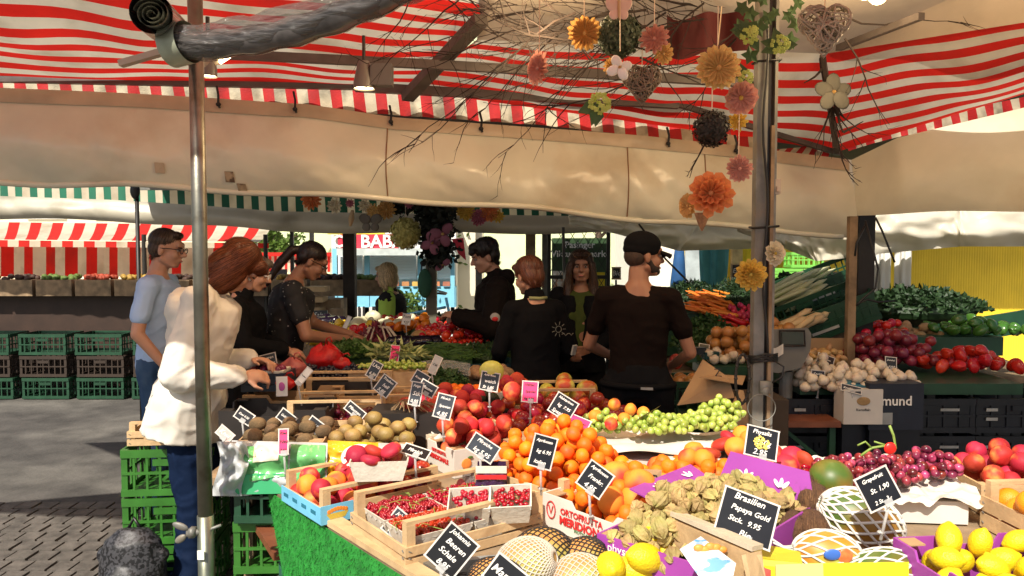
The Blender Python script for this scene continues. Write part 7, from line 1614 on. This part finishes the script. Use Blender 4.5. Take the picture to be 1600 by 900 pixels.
# beans: counted as a mass
def beans(px,py,z,wx,wy,n,seed,label):
    rr=random.Random(seed); q=PZ(px,py,z); m=MB()
    for k in range(n):
        a=rr.gauss(.1,.6); x=rr.uniform(-wx,wx);y=rr.uniform(-wy,wy); p=q+V((x,y,.05*(1-(x/wx)**2)*(1-(y/wy)**2)*rr.random()*1.4)); d=V((math.cos(a),math.sin(a),rr.gauss(0,.15)))*.06; m.loft([p-d,p+V((0,0,.008)),p+d],.005,4)
    m.box(q-V((0,0,.02)),(wx*1.9,wy*1.9,.04)); single('green_beans',m,bean,label,'green beans',kind='stuff')
beans(585,554,.96,.22,.13,420,1,'green beans heaped at the front left of the vegetable table'); beans(690,555,.96,.20,.13,380,2,'green beans heaped at the front right of the vegetable table')
leafpile('dill','feathery dark dill at the right end of the vegetable table','dill',PZ(745,558,.93),.26,.16,.07,900,.035,parsley,20,long=4); leafpile('dill','dark leafy herbs at the right back end beside the sellers','herbs',PZ(780,548,.93),.16,.14,.05,400,.035,darkg,21,long=3)
leafpile('salad_leaves','dark green salad leaves behind the fennel','salad',PZ(560,510,.98),.30,.2,.02,400,.05,darkg,22); leafpile('salad_leaves','leafy greens between the tomatoes and the aubergines','salad',PZ(672,519,.97),.18,.25,.02,400,.04,parsley,23); leafpile('salad_leaves','long green salad behind the tomatoes at the far end','salad',PZ(660,500,.98),.40,.2,.02,400,.05,darkg,24)
leafpile('spring_onions','pale green spring onions beside the aubergine at the left','spring onions',PZ(525,518,.98),.24,.10,.02,200,.08,paleg,25,long=6,upw=.1); leafpile('spring_onions','spring onion stalks before the radicchio','spring onions',PZ(622,556,.995),.16,.05,.03,170,.10,paleg,26,long=7,upw=.1)
leafpile('salad_leaves','green leaves in the left front crate before the reaching hand','salad',PZ(548,553,.97),.17,.12,.06,520,.05,midg,27); leafpile('salad_leaves','flat dark leaves at the left back corner of the table','salad',PZ(470,520,.9),.26,.3,.02,300,.05,darkg,28)
mel=single('melon',MB().ell(PZ(655,528,1.0),(.06,.06,.055),18,12),M('melon_skin',(.38,.22,.08),.7,.15,20,.3,60),'round brown melon behind the aubergine','melon',smooth=True)
# ================= RIGHT VEGETABLE STALL
rst=polytop('vegetable_table','sloping right vegetable stall table under the carrots and leeks',[(.98,5.0),(3.6,4.9),(3.8,6.9),(1.2,6.9)],.78,.04,woodd,[(1.1,5.1),(2.2,5.1),(3.5,5.0),(3.5,6.7)],dcrate)
single('stall_skirt',MB().box((2.3,5.06,.37),(2.5,.02,.74)),black,'black cloth hanging below the right vegetable stall','cloth')
single('stepped_riser',MB().box((2.1,6.2,.92),(2.3,.9,.24)).box((2.1,6.55,1.08),(2.3,.5,.3)),dcrate,'dark green stepped riser below the carrots','shelf')
q=PZ(1105,470,1.2)
def dirpile(protos,name,label,cat,group,n,px,py,d,wx,wz,ang,seed,depth=.25,jit=.25):
    rr=random.Random(seed)
    for k in range(n):
        u=rr.uniform(-1,1);v=rr.uniform(-1,1); c=P(px+u*wx,py+v*wz,d-depth*v*.5+rr.uniform(-.02,.02)); o=bpy.data.objects.new(name,rr.choice(protos)); C.objects.link(o); o.location=c; o.rotation_euler=(rr.uniform(0,.5),R(ang[1])+rr.gauss(0,.12),R(ang[0])+rr.gauss(0,jit)); s=rr.uniform(.85,1.1); o.scale=(s,)*3; tag(o,label,cat,group)
dirpile(car,'carrot','orange carrot in the bunched pile behind the cap man','carrot','carrots in the pile',52,1108,474,5.7,27,17,(200,-12),1,.4)
m=MB(); q=P(1105,485,5.7); single('carrot_bed',MB().box(q+V((0,.25,-.10)),(.42,.6,.16)),dcrate,'dark tray under the carrots','crate')
leafpile('feathery_greens','dark feathery carrot tops behind the carrots','leaves',P(1150,470,6.0)-V((0,0,.06)),.34,.26,.20,1300,.05,darkg,31,long=4); leafpile('feathery_greens','dark leafy greens at the left end behind the carrots','leaves',P(1080,470,6.1)-V((0,0,.04)),.32,.25,.17,1100,.05,darkg,32,long=3)
leafpile('kale','curly dark green kale below the carrots','kale',P(1105,545,5.2)-V((0,0,.0)),.24,.2,.20,1100,.04,parsley,33,long=1.5); leafpile('celery_leaves','dark celery leaves between the leeks and the carrots','celery',P(1180,460,6.2)-V((0,0,.05)),.24,.2,.16,700,.05,darkg,34)
dirpile(rad,'radish','red radish in the bunch beside the carrots','radish','radishes in the bunch',38,1155,497,5.45,17,20,(200,0),2,.3)
m=[longm(.024,.17,pepm['red'],'long_radish',.7,.06)]; dirpile(m,'long_radish','long red pointed radish under the carrots','radish','long red radishes',8,1145,505,5.3,16,12,(200,-20),3,.2)
q=PZ(1166,545,1.0); heap(None,on,'onion','golden brown onion heaped left of the grey post','onion','golden onions left of the post',46,(q.x-.22,q.x+.16,q.y-.14,q.y+.2),.93,.037,.05,51,cand=16)
q=PZ(1222,530,1.04); heap(None,on,'onion','golden brown onion right of the grey post','onion','golden onions right of the post',26,(q.x-.14,q.x+.10,q.y-.14,q.y+.2),.97,.037,.05,52,cand=16)
single('onion_tray',MB().box((1.62,5.08,.86),(.62,.42,.13)),dcrate,'dark tray under the golden onions','crate')
# slanted green crates with leeks and parsnips
def scrate(px,py,d,sx,sy,h,rx,rz,ry,lab,m=dcrate):
    t=thing('plastic_crate',lab,'crate',P(px,py,d),rz,rx=rx,ry=ry); b=vent_crate(sx,sy,h,m,8); obj('crate_walls',b,m,t); obj('white_label',MB().box((sx*.5,-.008,h*.28),(sx*.25,.004,.018)),M('dull_label',(.4,.4,.36),.5),t); obj('side_panel',MB().box((sx*.5,.004,h*.5),(sx*.98,.004,h*.85)),m,t); return t
g1=scrate(1212,558,5.0,.70,.42,.2,R(8),R(-10),R(-22),'long dark green slatted crate slanting up with parsnips right of the post')
g2=scrate(1215,500,5.7,.72,.42,.18,R(8),R(-8),R(-22),'dark green slanted crate of leeks behind the parsnips')
dirpile(lk,'leek','pale leek lying diagonally in the slanted crate','leek','leeks in the slanted crate',20,1246,452,5.55,30,16,(-12,-26),5,.3,.15); dirpile(prs,'parsnip','long beige parsnip in the slanted crate','parsnip','parsnips in the slanted crate',12,1238,506,4.92,26,9,(170,24),6,.2,.12)
leafpile('leek_greens','dark leek tops at the upper right of the leeks','leaves',P(1275,455,6.0)-V((0,0,.1)),.18,.12,.15,300,.12,darkg,35,long=4,upw=.8); leafpile('celery_leaves','yellow green celery stalk leaves beside the post','celery',P(1225,490,5.7)-V((0,0,.08)),.10,.14,.14,260,.07,midg,36,long=3,upw=.7)
leafpile('chard_bunch','greens with pale pink stalks above the leeks','chard',P(1235,455,6.2)-V((0,0,.05)),.2,.14,.16,400,.06,darkg,37,stems=9,sm=M('pink_stalk',(.45,.2,.2),.5))
dirpile(rad,'radish','small pink radish above the leeks','radish','pink radishes above the leeks',10,1240,441,6.2,9,5,(0,0),7,.1)
m=MB().quad(P(1228,580,4.75),P(1345,515,5.1),P(1345,505,5.15),P(1228,570,4.8),.02); single('wooden_ledge',m,woodd,'slanted weathered ledge below the green crates','ledge')
# scale
t=thing('weighing_scale','grey market scale with a dark display behind the grey post','scale',P(1235,600,4.1)); a=lambda x,y,d=4.1:P(x,y,d)
m=MB(); pr=[(1203,515),(1262,512),(1268,522),(1266,548),(1252,575),(1215,583),(1190,578),(1200,560)]
m.add([a(x,y,3.98) for x,y in pr]+[a(x,y,4.22) for x,y in pr],[tuple(range(8)),tuple(range(15,7,-1))]+[(i,(i+1)%8,(i+1)%8+8,i+8) for i in range(8)])
obj('housing',m,M('scale_grey',(.14,.135,.12),.5,.1),t,world=True); obj('display',MB().quad(a(1222,538,3.965),a(1255,538,3.965),a(1254,519,3.965),a(1221,519,3.965),.004),M('display_glass',(.035,.05,.045),.2),t,world=True)
obj('display_frame',MB().loft([a(1219,540,3.968),a(1258,540,3.968),a(1257,517,3.968),a(1218,517,3.968)],.006,5,close=True),black,t,world=True)
obj('column',MB().cyl(a(1228,580,4.1),V((a(1228,580,4.1).x,4.1,.55)),.035,12),galv,t,world=True); obj('receipt',MB().grid(lambda u,v:a(1200+24*u,540+16*v+4*math.sin(u*4),3.94-.02*math.sin(u*5)),14,6),paper,t,world=True)
t=thing('side_table','brown topped table with green braced legs under the scale','table',P(1240,700,4.0)-V((0,0,0))); q=P(1245,655,4.0); t.location=(q.x,4.0,0)
obj('table_top',MB().box((q.x,4.15,q.z),(.36,.55,.03)),benchm,t,world=True); 
for x in(-.15,.15): obj('leg',MB().box((q.x+x,3.92,q.z/2),(.03,.03,q.z-.02)),dcrate,t,world=True)
obj('brace',MB().bar((q.x+.13,3.92,q.z-.22),(q.x-.1,3.92,q.z-.03),.02,.02),dcrate,t,world=True)
# crates left of post
for k in range(3):
    o=obj('plastic_crate',me2,dcrate); o.location=(.78,4.12,.22+k*.225); tag(o,['lowest dark crate right of the cap man','middle dark crate right of the cap man','top dark crate right of the cap man'][k],'crate','dark crates right of the cap man')
o=obj('plastic_crate',me2,dcrate); o.location=(.78,4.12,.0); tag(o,'dark ground crate right of the cap man','crate')
heap(None,on,'onion','onion in the top dark crate right of the cap man','onion','onions right of the cap man',14,(.80,1.16,4.14,4.40),.84,.034,.0,54)
bc=thing('cardboard_box','open brown cardboard box with a big torn flap left of the grey post','box',(1.22,3.95,0)); 
m=MB(); m.box((1.22,4.0,.72),(.36,.30,.24)); obj('box_body',m,M('dark_brown_card',(.06,.04,.025),.8),bc,world=True)
obj('torn_flap',MB().quad(P(1058,634,3.8),P(1148,622,3.75),P(1138,590,3.8),P(1098,562,3.95),.004),cartonb,bc,world=True); obj('front_flap',MB().quad(P(1092,590,3.72),P(1160,602,3.75),P(1165,588,3.95),P(1110,586,3.95),.004),cartonb,bc,world=True)
obj('pedestal',MB().box((1.22,4.0,.3),(.34,.28,.58)),black,bc,world=True); text('Z',.06,inkk,bc,P(1120,582,3.84)-bc.location+V((0,-.02,0)),(R(75),0,0),'mark')
single('open_sack',MB().loft([P(1150,690,3.6),P(1153,650,3.6),P(1158,610,3.6)],[.06,.05,.012],12),cartonb,'brown paper sack hanging beside the post foot','sack',smooth=True)
single('red_bag',MB().ell(P(1056,565,4.3),(.04,.03,.045)),M('red_mesh_bag',(.3,.03,.02),.5,.5,60),'small red mesh bag of onions beside the elbow of the cap man','bag',smooth=True)
for k,(px,py) in enumerate(((1075,560),(1110,555),(1090,548))): 
    m=MB().box(P(px,py,4.5),(.09,.05,.04),.2*k); single('small_box',m,[dcrate,tcr,slateg][k],['small dark tray beside the elbow','small teal tray behind the torn flap','small grey box behind the torn flap'][k],'box')
heap(None,gar,'garlic','garlic bulb in the small tray left of the post','garlic','garlic left of the post',14,(P(1130,570,4.5).x-.12,P(1130,570,4.5).x+.12,4.45,4.6),.93,.026,.01,55)
single('garlic_tray',MB().box((P(1130,570,4.5).x,4.52,.90),(.30,.22,.05)),dcrate,'dark tray of garlic left of the post','crate')
# right front vegetables: garlic, shallots, potatoes and black crates
GZ=.90
def stack(px,y,w,label,m,z1,depth=.34,txt=None,d=4.2):
    x=P(px,600,d).x; t=thing('crate_stack_box',label,'crate',(x,d,0)); return t
bk_=M('black_crate_plastic',(.008,.010,.016),.35,.25,9); meb=vent_crate(.50,.34,.19,bk_,4).mesh('plastic_crate',bk_)
side=M('crate_label_grey',(.30,.31,.30),.5)
for i,px in enumerate((1300,1452,1600)):
    x=P(px,600,4.05).x-.25
    for k in range(4):
        o=obj('plastic_crate',meb,bk_); o.location=(x,4.05,.02+k*.20); tag(o,'%s black crate of the %s stack under the garlic'%(['lowest','second','third','topmost'][k],['left','middle','right'][i]),'crate','black crates under the garlic')
        obj('crate_label',MB().box((.08,-.008,.13),(.06,.004,.016)).box((.08,-.008,.08),(.06,.004,.016)).box((.36,-.008,.13),(.10,.004,.014)),side,o); obj('crate_panel',MB().box((.25,.006,.095),(.47,.004,.15)),bk_,o)
q=P(1392,633,4.0); text('mund',.075,M('mund_print',(.5,.5,.48),.5),bpy.data.objects['plastic_crate'] if False else None,q,(R(90),0,0),'crate_lettering') if False else None
t=thing('potato_box','white cardboard box with a round potato picture standing before the black crates','box',(P(1340,660,3.95).x,3.95,P(1340,662,3.95).z)); obj('box_body',MB().box((0,0,.1),(.20,.12,.18)),cartonw,t); obj('potato_print',MB().ell((0,-.062,.13),(.035,.003,.022)),potm,t); text('Kartoffeln',.018,inkk,t,(0,-.062,.085),(R(90),0,0)); obj('blue_inner_flap',MB().box((.03,.03,.20),(.2,.08,.02),rx=.3),M('blue_card',(.03,.16,.24),.5),t); obj('support',MB().box((0,.03,-.2),(.16,.06,.40)),bk_,t)
t=thing('lettered_box','dark box with white lettering at the right edge of the photographed stall','box',(P(1400,650,3.9).x,3.9,P(1400,672,3.9).z)); obj('box_body',MB().box((0,.1,.12),(.28,.2,.24)),M('navy_card',(.012,.016,.03),.5),t); text('mund',.07,ink,t,(0,-.004,.15),(R(90),0,0),bold=.001); obj('label',MB().box((-.06,-.003,.06),(.08,.004,.06)),side,t); obj('support',MB().box((0,.1,-.2),(.26,.18,.40)),bk_,t)
gq=PZ(1320,592,GZ); heap(None,gar,'garlic','white garlic bulb heaped on the black crates at the right','garlic','garlic bulbs at the right',110,(gq.x-.30,gq.x+.36,3.95,4.30),.85,.028,.05,56,cand=16,up=True)
shal=M('shallot_skin',(.50,.30,.12),.45,.15,rnd=.2); sh_=[fruit_mesh(.020,(1,1,1.4),0,-.2,m=shal,name='shallot',nu=12,nv=8)]
heap(None,sh_,'shallot','brown shallot beside the potato sign','shallot','shallots beside the post',60,(P(1255,560,4.4).x-.12,P(1330,560,4.4).x,4.4,4.66),.93,.024,.02,57,cand=14)
heap(None,gar,'garlic','large pale bulb behind the garlic','garlic','pale bulbs behind the garlic',14,(P(1245,590,4.2).x-.1,P(1300,590,4.2).x,4.15,4.4),.88,.042,.02,58)
ron=M('red_onion_skin',(.20,.02,.035),.25,.2,rnd=.25); ro=[fruit_mesh(.034,(1,1,.92),0,-.15,m=ron,name='red_onion')]
heap(None,ro,'red_onion','dark red onion heaped above the garlic','onion','red onions above the garlic',60,(P(1340,565,4.5).x,P(1460,565,4.5).x,4.4,4.75),.92,.036,.04,59,cand=16)
single('display_carton',MB().box((P(1270,575,4.5).x,4.55,.88),(.34,.26,.1),.1).box((P(1320,560,4.55).x+.02,4.76,.98),(.5,.012,.14)),cartonb,'open brown carton holding the shallots','box')
single('display_carton',MB().box((2.15,4.45,.85),(1.2,.7,.06)),dcrate,'dark board below the red onions and garlic','board')
heap(None,pot,'ginger_root','yellow brown root piece at the right back','ginger','ginger pieces at the right',30,(P(1370,530,5.0).x-.1,P(1480,530,5.0).x,5.0,5.25),1.0,.030,.02,60,cand=14)
single('ginger_tray',MB().box((2.75,5.1,.98),(.8,.4,.12)),dcrate,'dark green tray of ginger behind the red onions','crate')
single('dark_side_wall',MB().bar(P(1345,545,5.2),P(1700,485,5.6),.03,.16),dcrate,'dark green stall board rising to the right behind the ginger','board')
m=pepm; heap(None,ppm['red'],'pepper','red pepper at the far right of the vegetable stall','pepper','red peppers at the far right',34,(2.35,2.95,4.3,4.7),.90,.038,.04,61,cand=14)
heap(None,ppm['green'],'pepper','green pepper at the far right of the vegetable stall','pepper','green peppers at the far right',30,(2.75,3.3,4.8,5.2),1.05,.038,.04,62,cand=14)
leafpile('salad_leaves','green salad heaped at the far right end of the vegetable stall','salad',V((3.0,5.7,1.15)),.5,.4,.14,1100,.06,darkg,40)
heap(None,tm_,'tomato','red tomato at the far right end before the salad','tomato','tomatoes at the far right',40,(2.2,2.6,4.9,5.3),1.03,.034,.04,63,cand=14)
# ================= PRICE SIGNS
sg=slate
sign(828,612,3.05,.062,.082,4,['Nektar.','Spanien','kg 4.95'],'bright pink price sign standing above the peaches left of the nectarines',pinkb,tm=inkk)
sign(880,636,2.78,.085,.078,32,['Nektarinen','kg  7.95','Spanien'],'black price sign tilted before the dark red nectarines',sg)
sign(905,661,2.75,.075,.05,28,['Aprikosen'],'low pink sign lying behind the apricot heap',pinkb,tm=inkk,pitch=-50)
sign(848,706,2.36,.072,.098,17,['Aprikosen','kg 6.95','Italien'],'black price sign at the left flank of the apricots',sg,yaw=8)
sign(930,749,2.15,.078,.078,36,['Aprikosen','Frankr.','4.95'],'black price sign clipped to the white carton of apricots',sg)
sign(1190,692,2.32,.095,.092,14,['Physalis','250g','2.95'],'black price sign with a yellow fruit picture above the purple flap',sg,pic=M('yellow_picture',(.75,.6,.12),.5),pitch=-25)
sign(1167,809,1.72,.125,.105,22,['Brasilien','Papaya Gold','Stck.  9.95','Bio'],'large black papaya price sign over the physalis',sg,pitch=-30)
sign(1372,764,1.88,.088,.085,-24,['Grapefruit','St. 1,90','2 St.  3.-'],'black grapefruit price sign above the green netted papaya',sg,pitch=-15)
sign(694,635,2.75,.062,.085,14,['Pfirsich','Spanien','4.95'],'tall grey price sign among the dark red peaches',slateg)
sign(755,700,2.50,.095,.06,33,['Pfirsiche','kg 5.95'],'wide price sign at the top of the peach picture carton',slateg)
sign(650,706,2.45,.09,.04,22,['Pfirsich'],'narrow price sign lying flat over the flat peach punnet',sg,pitch=-55)
sign(622,820,2.18,.065,.075,38,['Johann.','Schale','4.95'],'grey price sign in front of the left currant punnet',slateg)
sign(706,860,1.78,.085,.098,40,['Johannis','Beeren','Schale','8.95'],'largest black price sign in front of the currant crate',sg,pitch=-12)
sign(790,900,1.62,.08,.06,38,['Mango'],'black price sign cut by the bottom edge below the netted mangoes',sg)
sign(443,690,2.60,.032,.085,-3,['Kiwi','Neu','0.60'],'narrow pink price sign in front of the brown kiwis',pinkb,tm=inkk)
sign(382,650,2.98,.07,.045,32,['Kiwi 0.50'],'small slanted sign at the left end of the kiwis',sg); sign(352,678,2.7,.06,.035,38,['Kiwi'],'pale back of a slanted sign at the far left of the kiwis',M('pink_back',(.6,.4,.36),.5)); sign(448,653,2.98,.07,.045,36,['Gold 0.70'],'small slanted sign behind the middle of the brown kiwis',sg); sign(495,666,2.85,.075,.042,36,['Kiwi Gold'],'small slanted sign between the brown and the golden kiwis',sg)
sign(555,642,3.1,.085,.04,38,['Pflaumen'],'slanted price sign before the dark plums',sg); sign(602,603,3.35,.07,.08,36,['Trauben','hell','5.95'],'diamond tilted price sign below the grape box',sg); sign(585,578,3.6,.05,.08,28,['Uva','6.50'],'price sign leaning on the left of the palm printed box',sg)
sign(475,588,3.4,.03,.085,38,['Trauben'],'narrow bright edge on sign before the black grapes',white,tm=inkk); sign(650,615,3.0,.045,.09,10,['Feige','Stk','0.95'],'bluish tall sign left of the dark red peaches',slateg); sign(668,607,3.1,.07,.05,30,['Pflaume'],'slanted black sign behind the dark red peaches',sg); sign(657,592,3.5,.07,.06,30,['Kraeuter'],'black sign tilted over the herbs',sg)
sign(765,596,3.15,.075,.075,10,['Apfel Avoc.','weich','St 1.95'],'black sign beside the pomelo and the avocados',sg); sign(420,565,3.75,.075,.075,-14,['Beeren','3.95'],'dark sign above the navy basket',slateg); sign(680,570,3.8,.04,.09,24,['Dill'],'pale curled sign above the filmed herbs',clipm,tm=inkk)
sign(617,552,4.3,.05,.09,6,['Bohne','6.90'],'bright pink sign over the green beans',pinkb,tm=inkk); sign(635,499,5.6,.06,.08,8,['Tom','4.50'],'small white sign among the far tomatoes',white,tm=inkk); sign(541,507,5.6,.03,.13,22,[],'thin white slanted sign behind the fennel',white)
sign(1290,562,4.3,.09,.06,25,['Schalotten'],'dark sign standing in the shallots',sg,pitch=-40); sign(1278,590,4.05,.07,.075,6,['Knobl.','1.20'],'black sign before the garlic',sg); sign(1392,568,4.2,.06,.07,6,['Zwiebel','rot'],'black sign before the red onions',sg); sign(1330,608,3.9,.10,.04,16,['Knoblauch'],'low dark sign clipped over the potato picture box',slateg,pitch=-40); sign(1348,533,4.7,.10,.05,14,['Ingwer'],'low dark sign before the ginger',sg,pitch=-45)
sign(1100,545,4.6,.06,.06,10,['Zwiebeln'],'small black sign left of the onions',sg,pitch=-30); sign(1105,595,4.1,.12,.05,20,['Karotten'],'dark sign lying on the crate right of the cap man',sg,pitch=-50); sign(1395,560+45,4.0,.05,.08,-10,['Kart.'],'black sign at the right end of the garlic',sg)
